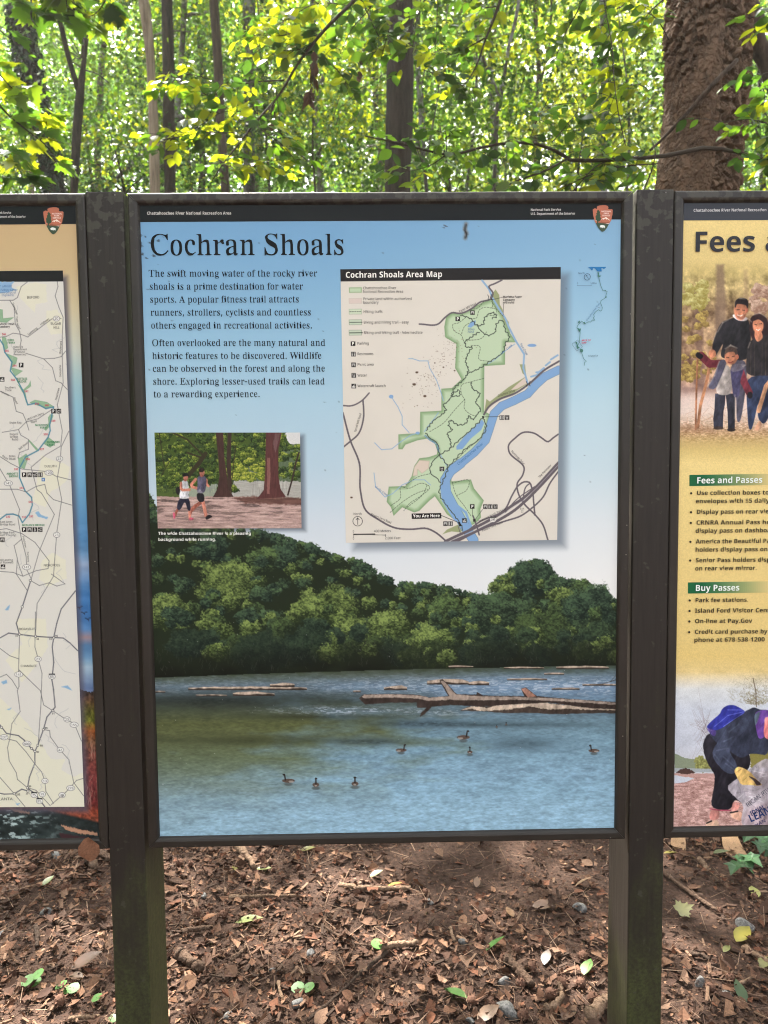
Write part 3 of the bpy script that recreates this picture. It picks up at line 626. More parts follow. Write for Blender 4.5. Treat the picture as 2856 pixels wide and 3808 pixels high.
CAPH = {k: float(G['E'][1][:, 1].max()) for k, G in FONT.items()}


class Print:
    """flat printed shapes and lettering, one mesh; each shape sits a hair above the one before"""
    def __init__(s, y): s.y, s.V, s.F, s.C, s.n, s.q = y, [], [], [], 0, 0

    def add(s, xz, tri, col, lift=0):
        V = np.column_stack([xz[:, 0], np.full(len(xz), s.y - lift), xz[:, 1]])
        s.V.append(V); s.F.append(np.asarray(tri) + s.n); s.C.append(np.tile(lin(col), (len(V), 1)))
        s.n += len(V)

    def poly(s, pts, col, cv):
        s.q += 1
        P = cv(np.array(pts, float))
        x, z = plane_arr(P[:, 0], P[:, 1], YB)
        tr = tessellate_polygon([[Vector((a, b, 0)) for a, b in zip(x, z)]])
        s.add(np.column_stack([x, z]), tr, col, s.q * 4e-5)

    def text(s, t, f, p0, p1, h, col, cv, shear=0.0, track=0.0):
        """baseline from p0 to p1 (p1 only gives the direction and width), capital height h"""
        P = cv(np.array([p0, p1], float))
        X, Z = plane_arr(P[:, 0], P[:, 1], YB)
        k = abs(cv(np.array([[0, 0], [0, 1.0]]))[1, 1] - cv(np.array([[0, 0.0]]))[0, 1])
        m = (1.444 / FPX) * k * h / CAPH[f]                # metres per em
        xs, x = [], 0.0
        G = FONT[f]
        for ch in t:
            if ch == ' ': x += 0.17 if f == 'S' else 0.2; continue
            xs.append((x, ch)); x += G[ch][0] + track
        L = math.hypot(X[1] - X[0], Z[1] - Z[0])
        d = np.array([X[1] - X[0], Z[1] - Z[0]]) / L
        up = np.array([-d[1], d[0]])
        sx = L / (x if x > 0 else 1)
        for x0, ch in xs:
            a, pts, tr = G[ch]
            px = (pts[:, 0] + x0 + shear * pts[:, 1]) * sx
            s.add(np.array([X[0], Z[0]]) + px[:, None] * d + (pts[:, 1] * m)[:, None] * up, tr, col, s.q * 4e-5 + 4e-5)

    def build(s, name, mat, parent):
        return np_mesh(name, np.concatenate(s.V), np.concatenate(s.F), mat, parent, np.concatenate(s.C))


def cvt(ox, oy, k): return lambda P: np.column_stack([ox + k * P[:, 0], oy + k * P[:, 1]])


class Pic:
    """a printed picture: a fine sheet of coloured cells inside a quadrilateral of the sign face"""
    def __init__(s, quad, nx, ny, col, ox, oy, k):
        q = np.array(quad, float)
        a = np.linspace(0, 1, nx)[None, :]; b = np.linspace(0, 1, ny)[:, None]
        f = lambda i: (1 - a) * (1 - b) * q[0, i] + a * (1 - b) * q[1, i] + a * b * q[2, i] + (1 - a) * b * q[3, i]
        s.X, s.Y, s.nx, s.ny, s.q = f(0), f(1), nx, ny, q
        s.px = np.hypot(*(q[1] - q[0])) / nx
        s.C = np.ones((ny, nx, 3)) * np.array(col, float)
        s.cv = cvt(ox, oy, k)
        s.fold = 0.0
        s.rnd = True
        s.fs = 22.0

    def win(s, x0, y0, x1, y1):
        q = s.q
        def ci(x, hi):
            v = [(x - q[a][0]) / (q[b][0] - q[a][0]) * s.nx for a, b in ((0, 1), (3, 2))]
            return int(np.clip((max(v) + 2) if hi else (min(v) - 2), 0, s.nx))
        def ri(y, hi):
            v = [(y - q[a][1]) / (q[b][1] - q[a][1]) * s.ny for a, b in ((0, 3), (1, 2))]
            return int(np.clip((max(v) + 2) if hi else (min(v) - 2), 0, s.ny))
        return slice(ri(y0, 0), ri(y1, 1)), slice(ci(x0, 0), ci(x1, 1))

    def blend(s, w, m, c):
        c = np.asarray(c, float)
        if s.fold and c.ndim == 1 and m.size:
            X, Y = s.X[w], s.Y[w]
            k = fbm(X / s.fs, Y / (s.fs * 1.6), 2, 4) - .5 + .5 * (fbm(X / s.fs * 2.5 + Y / s.fs, Y / s.fs, 5, 2) - .5)
            on_ = m > .3
            if on_.any():
                x0, x1 = X[on_].min(), X[on_].max() + 1e-6
                k = k + .30 * (.5 - (X - x0) / (x1 - x0))
            c = np.clip(c * (1 + 2 * s.fold * k)[..., None] + 26 * s.fold * k[..., None], 0, 255)
        s.C[w] += m[..., None] * (c - s.C[w])

    def dline(s, X, Y, P):
        d = np.full(X.shape, 1e9)
        for (ax, ay), (bx, by) in zip(P[:-1], P[1:]):
            ex, ey = bx - ax, by - ay
            t = np.clip(((X - ax) * ex + (Y - ay) * ey) / (ex * ex + ey * ey + 1e-12), 0, 1)
            d = np.minimum(d, np.hypot(X - ax - t * ex, Y - ay - t * ey))
        return d

    def line(s, pts, w, col, a=1.0, soft=None, dash=None):
        soft = soft or s.px
        P = np.asarray(pts, float)
        if dash:
            on, off = dash
            t = np.concatenate([[0], np.cumsum(np.hypot(*np.diff(P, axis=0).T))])
            u = 0
            while u < t[-1]:
                uu = np.clip([u, u + on / 2, u + on], 0, t[-1])
                s.line(np.column_stack([np.interp(uu, t, P[:, 0]), np.interp(uu, t, P[:, 1])]), w, col, a, soft)
                u += on + off
            return
        for A, B in zip(P[:-1], P[1:]):
            m = w / 2 + soft
            W = s.win(min(A[0], B[0]) - m, min(A[1], B[1]) - m, max(A[0], B[0]) + m, max(A[1], B[1]) + m)
            X, Y = s.X[W], s.Y[W]
            if X.size == 0: continue
            d = s.dline(X, Y, [A, B])
            s.blend(W, a * np.clip(0.5 - (d - w / 2) / soft, 0, 1), col)

    def sd(s, X, Y, P):
        ins = np.zeros(X.shape, bool)
        for (ax, ay), (bx, by) in zip(P, np.roll(P, -1, 0)):
            c = ((ay > Y) != (by > Y)) & (X < (bx - ax) * (Y - ay) / (by - ay + 1e-12) + ax)
            ins ^= c
        d = s.dline(X, Y, np.concatenate([P, P[:1]]))
        return np.where(ins, d, -d)

    def poly(s, pts, col, a=1.0, soft=None, edge=None, jit=0, js=20.0):
        soft = soft or s.px
        P = np.asarray(pts, float)
        if s.rnd and s.fold and len(P) > 3:                 # figures: round the corners
            soft = soft * 1.8
            for _ in range(2):
                N = np.roll(P, -1, 0)
                P = np.stack([P * .78 + N * .22, P * .22 + N * .78], 1).reshape(-1, 2)
        m = soft + jit
        W = s.win(P[:, 0].min() - m, P[:, 1].min() - m, P[:, 0].max() + m, P[:, 1].max() + m)
        X, Y = s.X[W], s.Y[W]
        if X.size == 0: return
        d = s.sd(X, Y, P)
        if jit: d = d + jit * 2 * (fbm(X / js, Y / js, 2, 3) - 0.5)
        M = a * np.clip(0.5 + d / soft, 0, 1)
        c = np.asarray(col, float)
        if edge is not None:
            k = np.clip(1 - d / edge[1], 0, 1)[..., None] * edge[2]
            c = c * (1 - k) + np.asarray(edge[0], float) * k
        s.blend(W, M, c)

    def ell(s, cx, cy, rx, ry, col, a=1.0, soft=0.2):
        W = s.win(cx - rx * 1.3, cy - ry * 1.3, cx + rx * 1.3, cy + ry * 1.3)
        X, Y = s.X[W], s.Y[W]
        if X.size == 0: return
        r = np.hypot((X - cx) / rx, (Y - cy) / ry)
        s.blend(W, a * np.clip((1 - r) / soft + 0.5, 0, 1), col)

    def crown(s, cx, cy, rx, ry, dark, lite, seed=0, fs=7.0, contrast=1.0):
        W = s.win(cx - rx * 1.4, cy - ry * 1.4, cx + rx * 1.4, cy + ry * 1.4)
        X, Y = s.X[W], s.Y[W]
        if X.size == 0: return
        u, v = (X - cx) / rx, (Y - cy) / ry
        r = np.hypot(u, v) + 0.9 * (fbm(X / rx * 1.9 + seed, Y / rx * 1.9 + seed * 3, seed % 5, 5) - 0.5) + (0.35 + 5 / (rx + 1)) * (fbm(X / fs, Y / fs, 1, 2) - 0.5)
        lump = fbm(X / (fs * 3.2) + seed * 7, Y / (fs * 2.6), (seed + 1) % 5, 3)
        fine = fbm(X / fs, Y / (fs * .8), (seed + 2) % 5, 3)
        lump2 = fbm(X / rx * 2.6 + seed * 5, Y / rx * 3.0, (seed + 3) % 5, 3)
        k = 0.36 - 0.40 * v - 0.16 * u + .9 * (lump2 - .5) + .8 * (lump - 0.5) + contrast * 1.35 * (fine - 0.5)
        k = np.clip(k, 0, 1)[..., None]
        s.blend(W, np.clip((1 - r) * 6, 0, 1), np.asarray(dark, float) * (1 - k) + np.asarray(lite, float) * k)

    def shadow(s, quad, r, col, a):
        P = np.asarray(quad, float)
        W = s.win(P[:, 0].min() - r, P[:, 1].min() - r, P[:, 0].max() + r, P[:, 1].max() + r)
        X, Y = s.X[W], s.Y[W]
        if X.size == 0: return
        t = np.clip(0.5 + s.sd(X, Y, P) / (2 * r), 0, 1)
        s.blend(W, a * t * t * (3 - 2 * t), col)

    def build(s, name, mat, parent, lift=0.0):
        P = s.cv(np.column_stack([s.X.ravel(), s.Y.ravel()]))
        x, z = plane_arr(P[:, 0], P[:, 1], YB)
        i = np.arange(s.ny - 1)[:, None] * s.nx; j = np.arange(s.nx - 1)[None]
        F = np.stack([i + j, i + j + s.nx, i + j + s.nx + 1, i + j + 1], -1).reshape(-1, 4)
        return np_mesh(name, np.column_stack([x, np.full(len(x), YB - lift), z]), F, mat, parent, lin(np.clip(s.C, 0, 255).reshape(-1, 3)) * PRINT_K)


PRINT_K = 0.90
M_PRINT = mat_vcol('printed_vinyl', 0.42, 0.12, (260, 0.02, 0.001))
M_INK = mat_vcol('printed_ink', 0.42, 0.12)


def frame_metal():
    m, n, l, b = nmat('dark_bronze_metal')
    v = objvec(n, l)
    base = ramp(n, [(0.3, (0.017, 0.014, 0.011)), (0.7, (0.026, 0.021, 0.017))])
    l.new(noise(n, l, 9, 4, 0.6, v).outputs[0], base.inputs[0])
    # pale lichen blotches near the top of the sign, pale flecks all over
    geo = n.new('ShaderNodeNewGeometry')
    sp = n.new('ShaderNodeSeparateXYZ'); l.new(geo.outputs['Position'], sp.inputs[0])
    zr = n.new('ShaderNodeMapRange')
    zr.inputs[1].default_value, zr.inputs[2].default_value = 1.86, 2.02
    l.new(sp.outputs['Z'], zr.inputs[0])
    bl = noise(n, l, 62, 3, 0.55, v)
    ad = n.new('ShaderNodeMath'); ad.operation = 'MULTIPLY_ADD'
    l.new(zr.outputs[0], ad.inputs[0]); ad.inputs[1].default_value = 0.23; l.new(bl.outputs[0], ad.inputs[2])
    br = ramp(n, [(0.68, (0, 0, 0)), (0.76, (0.75, 0.75, 0.75))])
    l.new(ad.outputs[0], br.inputs[0])
    c = mix(n, l, br.outputs[0], base.outputs[0], (0.052, 0.047, 0.037))
    vo = n.new('ShaderNodeTexVoronoi'); vo.inputs['Scale'].default_value = 42
    l.new(v, vo.inputs['Vector'])
    fr = ramp(n, [(0.035, (1, 1, 1)), (0.06, (0, 0, 0))])
    l.new(vo.outputs['Distance'], fr.inputs[0])
    ck = n.new('ShaderNodeSeparateColor'); l.new(vo.outputs['Color'], ck.inputs[0])
    th = n.new('ShaderNodeMath'); th.operation = 'GREATER_THAN'; th.inputs[1].default_value = 0.72
    l.new(ck.outputs[0], th.inputs[0])
    mu = n.new('ShaderNodeMath'); mu.operation = 'MULTIPLY'
    l.new(fr.outputs[0], mu.inputs[0]); l.new(th.outputs[0], mu.inputs[1])
    c = mix(n, l, mu.outputs[0], c, (0.22, 0.2, 0.17))
    l.new(c, b.inputs['Base Color'])
    b.inputs['Roughness'].default_value = 0.42
    b.inputs['Specular IOR Level'].default_value = 0.35
    bump(n, l, noise(n, l, 320, 3, 0.6, v).outputs[0], b, 0.12, 0.002)
    return m


M_FRAME = frame_metal()
M_BACK = mat_flat('sign_backing_metal', (0.03, 0.028, 0.026), 0.6)


def mossy_post(side):
    m, n, l, b = nmat('painted_post_with_algae')
    v = objvec(n, l)
    grain = noise(n, l, 1.4, 6, 0.65, objvec(n, l, (90, 90, 5)))
    base = ramp(n, [(0.3, (0.014, 0.011, 0.009)), (0.72, (0.024, 0.019, 0.015))])
    l.new(grain.outputs[0], base.inputs[0])
    geo = n.new('ShaderNodeNewGeometry')
    sp = n.new('ShaderNodeSeparateXYZ'); l.new(geo.outputs['Position'], sp.inputs[0])
    nr = n.new('ShaderNodeSeparateXYZ'); l.new(geo.outputs['True Normal'], nr.inputs[0])
    # algae climbs from the ground, higher on the sides than on the front
    zr = n.new('ShaderNodeMapRange')
    zr.inputs[1].default_value, zr.inputs[2].default_value = 0.80, 0.30
    l.new(sp.outputs['Z'], zr.inputs[0])
    ab = n.new('ShaderNodeMath'); ab.operation = 'ABSOLUTE'; l.new(nr.outputs['X'], ab.inputs[0])
    s1 = n.new('ShaderNodeMath'); s1.operation = 'MULTIPLY_ADD'; s1.inputs[1].default_value = side
    l.new(ab.outputs[0], s1.inputs[0]); l.new(zr.outputs[0], s1.inputs[2])
    s2 = n.new('ShaderNodeMath'); s2.operation = 'MULTIPLY'
    zc = n.new('ShaderNodeMapRange'); zc.inputs[1].default_value, zc.inputs[2].default_value = 0.86, 0.66
    l.new(sp.outputs['Z'], zc.inputs[0])
    l.new(s1.outputs[0], s2.inputs[0]); l.new(zc.outputs[0], s2.inputs[1])
    bl = noise(n, l, 9, 5, 0.65, objvec(n, l, (1.6, 1.6, 0.55)))
    ml = n.new('ShaderNodeMath'); ml.operation = 'MULTIPLY_ADD'; ml.inputs[1].default_value = 0.55
    l.new(s2.outputs[0], ml.inputs[0]); l.new(bl.outputs[0], ml.inputs[2])
    mr = ramp(n, [(0.62, (0, 0, 0)), (1.0, (0.85, 0.85, 0.85))])
    l.new(ml.outputs[0], mr.inputs[0])
    fine = noise(n, l, 130, 3, 0.7, v)
    gr = ramp(n, [(0.35, (0.026, 0.029, 0.011)), (0.7, (0.070, 0.080, 0.027))])
    l.new(fine.outputs[0], gr.inputs[0])
    c = mix(n, l, mr.outputs[0], base.outputs[0], gr.outputs[0])
    # blotchy lichen at the top, pale flecks
    zt = n.new('ShaderNodeMapRange'); zt.inputs[1].default_value, zt.inputs[2].default_value = 1.80, 2.03
    l.new(sp.outputs['Z'], zt.inputs[0])
    lb = noise(n, l, 58, 3, 0.5, v)
    la = n.new('ShaderNodeMath'); la.operation = 'MULTIPLY_ADD'; la.inputs[1].default_value = 0.24
    l.new(zt.outputs[0], la.inputs[0]); l.new(lb.outputs[0], la.inputs[2])
    lr = ramp(n, [(0.66, (0, 0, 0)), (0.72, (0.8, 0.8, 0.8))])
    l.new(la.outputs[0], lr.inputs[0])
    c = mix(n, l, lr.outputs[0], c, (0.050, 0.046, 0.036))
    vo = n.new('ShaderNodeTexVoronoi'); vo.inputs['Scale'].default_value = 38
    l.new(v, vo.inputs['Vector'])
    fr = ramp(n, [(0.035, (1, 1, 1)), (0.065, (0, 0, 0))])
    l.new(vo.outputs['Distance'], fr.inputs[0])
    ck = n.new('ShaderNodeSeparateColor'); l.new(vo.outputs['Color'], ck.inputs[0])
    t2 = n.new('ShaderNodeMath'); t2.operation = 'GREATER_THAN'; t2.inputs[1].default_value = 0.75
    l.new(ck.outputs[0], t2.inputs[0])
    mu = n.new('ShaderNodeMath'); mu.operation = 'MULTIPLY'
    l.new(fr.outputs[0], mu.inputs[0]); l.new(t2.outputs[0], mu.inputs[1])
    c = mix(n, l, mu.outputs[0], c, (0.17, 0.16, 0.14))
    l.new(c, b.inputs['Base Color'])
    b.inputs['Roughness'].default_value = 0.5
    b.inputs['Specular IOR Level'].default_value = 0.3
    bump(n, l, grain.outputs[0], b, 0.25, 0.003)
    return m


M_POST = [mossy_post(.34), mossy_post(-.35)]

# ------------------------------------------------------------------ posts and sign frames
Z0, Z1 = 0.7345, 2.0097            # lower and upper edge of the signs
PX0, PX1 = -0.5565, -0.4855        # the post on the left; the other one mirrors it


def bevel_box(x0, x1, y0, y1, z0, z1, r=0.003):
    bm = bmesh.new()
    V, F = box(x0, x1, y0, y1, z0, z1)
    vs = [bm.verts.new(v) for v in V]
    for f in F: bm.faces.new([vs[i] for i in f])
    bmesh.ops.recalc_face_normals(bm, faces=bm.faces)
    bmesh.ops.bevel(bm, geom=bm.edges[:], offset=r, segments=2, profile=0.6, affect='EDGES')
    bm.verts.index_update()
    V = np.array([v.co for v in bm.verts])
    Fs = {}
    for f in bm.faces: Fs.setdefault(len(f.verts), []).append([v.index for v in f.verts])
    bm.free()
    return V, [np.array(f) for f in Fs.values()]


POST_D = 0.125
for sx, lab in ((-1, 'square dark brown post between the beige map sign and the blue sign, greenest algae'),
                (1, 'square dark brown post between the blue sign and the yellow fees sign')):
    x0, x1 = (PX0, PX1) if sx < 0 else (-PX1 + 0.0005, -PX0 + 0.0005)
    V, F = bevel_box(x0, x1, 0.0, POST_D, -0.15, Z1 + 0.0025)
    o = np_mesh('sign_post', V, F, M_POST[sx > 0], smooth=False, origin=((x0 + x1) / 2, POST_D / 2, 0))
    tag(o, lab, 'post', 'posts that carry the signs')

RAIL = 0.0215
PROF = [(0.0, 0.024), (0.0, 0.0035), (0.0012, 0.0012), (0.0035, 0.0), (0.0135, 0.0), (0.0172, 0.0012), (0.0195, 0.0042), (0.0212, 0.0078), (RAIL, 0.012), (RAIL, 0.024)]


def rails(x0, x1, parent):
    """four mitred rails round the sign"""
    cs = [(x0, Z0), (x1, Z0), (x1, Z1), (x0, Z1)]
    for a in range(4):
        (ax, az), (bx, bz) = cs[a], cs[(a + 1) % 4]
        d = np.array([bx - ax, bz - az]); L = np.hypot(*d); d /= L
        nin = np.array([-d[1], d[0]])
        V = []
        for end in (0, 1):
            for t, y in PROF:
                s = (t + 0.0003) if end == 0 else (L - t - 0.0003)
                p = np.array([ax, az]) + d * s + nin * t
                V.append((p[0], y, p[1]))
        n = len(PROF)
        F = [(i, i + n, (i + 1) % n + n, (i + 1) % n) for i in range(n)]
        o = np_mesh('frame_rail', V, [np.array(F), np.array([list(range(n))]), np.array([list(range(2 * n - 1, n - 1, -1))])], M_FRAME, parent)
        o.data.polygons.foreach_set('use_smooth', [False] * len(o.data.polygons))


def make_sign(xc, label):
    w = 0.9580
    t = thing('information_sign', (xc, 0.012, Z0), label, 'sign', 'information signs in a row')
    x0, x1 = xc - w / 2, xc + w / 2
    rails(x0, x1, t)
    V, F = box(x0 + 0.012, x1 - 0.012, YB + 0.0012, 0.021, Z0 + 0.012, Z1 - 0.012)
    np_mesh('backing_board', V, F, M_BACK, t)
    return t


SGN_C = make_sign(0.0004, 'blue sign with a printed river scene, area map and joggers, between the two posts')
SGN_L = make_sign(-1.0365, 'beige and blue sign with a tall road map, left of the blue sign')
SGN_R = make_sign(1.0372, 'yellow fees sign with a printed family walking, right of the blue sign')
U0 = cvt(0, 0, 1)


def bandpoly(sign, quad, col, name='header_band'):
    p = Print(YB - 0.0003)
    p.poly(quad, col, U0)
    return p.build(name, M_INK, sign)


def emblem(sign, ox, oy, k, name='park_emblem'):
    cv = cvt(ox, oy, k)
    p = Print(YB - 0.0006)
    terra, green, cream = (186, 112, 88), (66, 84, 66), (243, 226, 214)
    p.poly([(520, 470), (610, 415), (710, 440), (700, 340), (800, 295), (960, 270), (1080, 275), (1180, 310), (1215, 380), (1190, 430), (1250, 455), (1370, 455), (1400, 490), (1390, 700), (1360, 790), (1340, 930), (1230, 1110), (1150, 1270), (1050, 1400), (970, 1450), (900, 1430), (780, 1300), (700, 1150), (620, 1010), (570, 850), (540, 700)], terra, cv)
    p.poly([(655, 1080), (800, 1050), (960, 1070), (1090, 1085), (1232, 1105), (1150, 1270), (1050, 1400), (970, 1450), (900, 1430), (780, 1300), (700, 1160)], green, cv)
    p.poly([(780, 1060), (800, 1000), (860, 1010), (920, 985), (960, 1020), (1090, 1030), (1250, 1030), (1230, 1075), (1000, 1075)], (150, 92, 70), cv)
    p.poly([(760, 480), (800, 520), (850, 590), (830, 640), (870, 720), (850, 790), (890, 870), (850, 960), (770, 1000), (765, 1090), (690, 1090), (720, 980), (650, 940), (650, 860), (640, 770), (690, 700), (670, 640), (720, 600), (700, 530)], (58, 78, 58), cv)
    p.poly([(890, 910), (960, 850), (1040, 835), (1095, 795), (1160, 840), (1290, 955), (1250, 945), (1190, 910), (1150, 880), (1110, 920), (1085, 870), (1060, 860), (1000, 925), (980, 890)], cream, cv)
    p.poly([(830, 1190), (870, 1160), (930, 1148), (1000, 1165), (1055, 1190), (1060, 1240), (1040, 1300), (1025, 1265), (965, 1260), (950, 1300), (930, 1260), (870, 1265), (840, 1240)], (228, 232, 226), cv)
    p.poly([(1090, 1085), (1235, 1072), (1205, 1105)], cream, cv)
    p.poly([(610, 972), (695, 948), (690, 965)], cream, cv)
    o = p.build(name, M_INK, sign)
    q = Print(YB - 0.0011)
    for s, a, b, y in (('NATIONAL', 895, 1335, 588), ('PARK', 995, 1228, 675), ('SERVICE', 935, 1290, 770)):
        q.text(s, 'B', (a, y), (b, y), 62, cream, cv)
    q.build('emblem_lettering', M_INK, o)


INK = (22, 32, 40)

# ------------------------------------------------------------------ centre sign: sky, river picture
Z8 = cvt(500, 1900, 1900 / 1659)
K6 = 1060 / 1659
K7 = 620 / 1659
MAPQ = [(40, 65), (1323, 52), (1302, 1640), (72, 1657)]
RUNQ = [(92, 130), (1540, 130), (1556, 1082), (126, 1083)]


def sky_col(V, U):
    v = np.array([750, 900, 1100, 1300, 1500, 1750, 1950, 2150, 2600])
    C = np.array([(118, 166, 206), (124, 172, 210), (138, 184, 216), (156, 198, 223), (176, 209, 227), (190, 214, 228), (212, 223, 232), (225, 230, 234), (226, 230, 234)], float)
    c = np.stack([np.interp(V, v, C[:, i]) for i in range(3)], -1)
    r = np.clip((U - 1200) / 1100, 0, 1)[..., None]  # lighter to the right: sheen of the sign face painted into the print
    return c + r * np.array([16, 12, 6])


def paint_shadows(p):
    mq = np.array(MAPQ, float) * K6 + [1240, 960]
    p.shadow(mq + [30, 26], 24, (104, 114, 126), 0.7)
    rq = np.array(RUNQ, float) * K7 + [540, 1560]
    p.shadow(rq + [15, 10], 14, (96, 106, 118), 0.8)


p = Pic([(500, 826), (2330, 815), (2320, 1806), (530, 1812)], 330, 300, (0, 0, 0), 0, 0, 1)
p.C = sky_col(p.Y, p.X)
paint_shadows(p)
g = np.random.default_rng(5)
for i in range(60): p.ell(g.uniform(520, 2300), g.uniform(840, 1800), g.uniform(1.5, 4), g.uniform(1.5, 4), (70, 80, 90), g.uniform(.2, .6))
for x, y, r in ((556, 903, 4), (520, 905, 9), (524, 915, 7), (542, 880, 4), (530, 945, 6), (571, 952, 6), (590, 895, 6), (522, 875, 7), (532, 790, 5), (545, 960, 4), (520, 990, 6)):
    p.ell(x, y, r, r * .8, (60, 66, 74), .8)
p.line([(1733, 832), (1729, 850), (1734, 868), (1730, 886)], 13, (120, 116, 110), .8, 8)
p.line([(1733, 836), (1728, 856), (1736, 872), (1731, 884)], 6, (30, 28, 28), .95, 4)
for x, y in ((1654, 838), (1660, 842), (1650, 846)): p.ell(x, y, 4, 3, (70, 70, 80), .7)
p.build('sky_print', M_PRINT, SGN_C)
bandpoly(SGN_C, [(498, 745), (2332, 738), (2330, 816), (500, 826)], (24, 28, 30))
emblem(SGN_C, 2160, 740, 140 / 1659)

# the river picture
p = Pic([(15, -80), (1592, -85), (1575, 1060), (55, 1068)], 720, 560, (0, 0, 0), 500, 1900, 1900 / 1659)
X, Y = p.X, p.Y
p.C = sky_col(Y * 1.1453 + 1900, X * 1.1453 + 500)
ps = Pic([(15, -80), (1592, -85), (1575, 1060), (55, 1068)], 720, 560, (0, 0, 0), 500, 1900, 1900 / 1659)
ps.X, ps.Y = X * 1.1453 + 500, Y * 1.1453 + 1900
ps.q = ps.q * 1.1453 + [500, 1900]
ps.C = p.C; paint_shadows(ps); p.C = ps.C
SKYL = [(0, -60), (40, -55), (62, 0), (100, 40), (400, 58), (470, 78), (520, 95), (570, 105), (620, 130), (680, 150), (720, 152), (760, 178), (800, 205), (860, 226), (900, 236), (940, 232), (990, 240), (1040, 250), (1100, 268), (1160, 278), (1180, 225), (1205, 195), (1250, 170), (1300, 158), (1345, 165), (1362, 205), (1400, 222), (1460, 225), (1500, 245), (1550, 280), (1600, 305)]
g = np.random.default_rng(11)
shore = lambda x: np.interp(x, [0, 300, 600, 900, 1200, 1600], [545, 533, 523, 514, 508, 502])
p.poly([(a, b_ + 16) for a, b_ in SKYL] + [(1600, 520), (0, 560)], (34, 43, 29), jit=14, js=14)
kinds = [((30, 40, 28), (98, 122, 72)), ((25, 36, 31), (74, 98, 72)), ((40, 52, 30), (136, 156, 86)), ((28, 39, 31), (88, 114, 78))]
sx = np.array([a for a, b in SKYL]); sy = np.array([b for a, b in SKYL])
# hill crowns, back to front
lst = []
for i in range(150):                                      # small crowns along the ridge
    x = g.uniform(0, 1600); r = g.uniform(12, 26)
    lst.append((np.interp(x, sx, sy) + r * .7, x, r, int(g.choice([0, 1, 1, 3]))))
for i in range(300):
    x = g.uniform(0, 1600)
    t = g.random() ** 1.1
    top = np.interp(x, sx, sy)
    y = top + 14 + t * (470 - top)
    lst.append((y, x, g.uniform(.6, 1.0) * (18 + 30 * t), int(g.integers(0, 4))))
lst += [(250, 300, 105, 2), (225, 335, 70, 2), (330, 110, 78, 2), (390, 262, 62, 2), (318, 625, 95, 2), (395, 715, 62, 2), (385, 830, 80, 2), (440, 960, 85, 2), (330, 1010, 70, 0), (350, 1190, 105, 3), (225, 1290, 66, 1), (235, 1195, 36, 2), (205, 1330, 40, 1), (190, 1270, 36, 1), (185, 1320, 34, 1), (225, 1225, 34, 2), (250, 1360, 40, 3), (250, 1180, 30, 2), (262, 1440, 48, 0), (280, 1500, 50, 3), (285, 1390, 50, 2),
        (400, 1330, 95, 0), (330, 1480, 100, 1), (420, 1500, 75, 3), (440, 180, 70, 1), (460, 420, 90, 1), (440, 560, 80, 1), (470, 860, 50, 1), (455, 1140, 70, 1), (150, 480, 50, 1), (120, 250, 60, 1), (160, 420, 60, 0)]
for i, (y, x, r, k) in enumerate(sorted(lst)):
    top = np.interp(x, sx, sy)
    if y - r * .8 < top - 6: y = top + r * g.uniform(.55, .8)
    d, l = (np.array(v, float) for v in kinds[k])
    deep = np.clip((y - 330) / 170, 0, 1)
    l = l * (1 - .45 * deep * (k in (0, 1, 3)))
    p.crown(x, y, r, r * .82, d, l, i + 3, 5.0)
# dark feet of the trees along the shore
W = p.win(0, 380, 1600, 560)
Xw, Yw = X[W], Y[W]
sh = shore(Xw)
dk = np.clip((Yw - (sh - 95)) / 80, 0, 1) * np.clip(1.25 - fbm(Xw / 60, Yw / 40, 3, 3), 0, 1)
dk *= np.interp(Xw, [0, 800, 900, 1060, 1120, 1600], [1, 1, .35, .3, .8, .75])
p.blend(W, np.clip(dk, 0, .9), (20, 24, 18))
tw = g.uniform(0, 1, (260, 3))
for a, b_, c in tw:
    x = 60 + a * 1500; y = shore(x) - 6 - b_ * 90
    p.line([(x, y), (x + (c - .5) * 14, y - 6 - 10 * c)], 1.1, (96, 98, 88), .4)
# water
wm = Y > shore(X) + 2 * (fbm(X / 30, Y / 8, 1, 3) - .5)
yy = np.array([500, 530, 570, 610, 650, 690, 740, 800, 850, 900, 960, 1070])
ca = np.array([(66, 74, 60), (98, 108, 106), (96, 114, 126), (66, 78, 76), (74, 82, 64), (88, 94, 60), (90, 97, 66), (100, 112, 86), (112, 128, 112), (124, 146, 146), (136, 164, 176), (146, 180, 200)], float)
cb = np.array([(80, 94, 96), (104, 124, 138), (112, 138, 162), (106, 132, 154), (102, 126, 142), (108, 136, 150), (120, 152, 170), (128, 162, 182), (134, 168, 190), (140, 176, 198), (148, 184, 206), (154, 190, 212)], float)
f = np.clip((X - 420 + 1.1 * (Y - 720)) / 640 + 1.3 * (fbm(X / 130, Y / 30, 2, 4) - .5), 0, 1)[..., None]
wc = (1 - f) * np.stack([np.interp(Y, yy, ca[:, i]) for i in range(3)], -1) + f * np.stack([np.interp(Y, yy, cb[:, i]) for i in range(3)], -1)
r1 = fbm(X / 13 + Y / 30, Y / 4.4, 4, 4); r2 = fbm(X / 46, Y / 12, 5, 4); r3 = fbm(X / 9, Y / 3.0, 6, 3)
far = np.clip((Y - 520) / 350, 0, 1)[..., None]
wc = wc * (1 + (r1[..., None] - .5) * .30 + (r2[..., None] - .5) * .22 + (r3[..., None] - .5) * .16)
rf = np.clip(1 - (Y - shore(X)) / 34, 0, 1) * (.5 + .9 * (fbm(X / 20, Y / 5, 3, 3) - .3))
wc = wc + np.clip(rf, 0, .85)[..., None] * (np.array([58, 68, 48]) - wc)
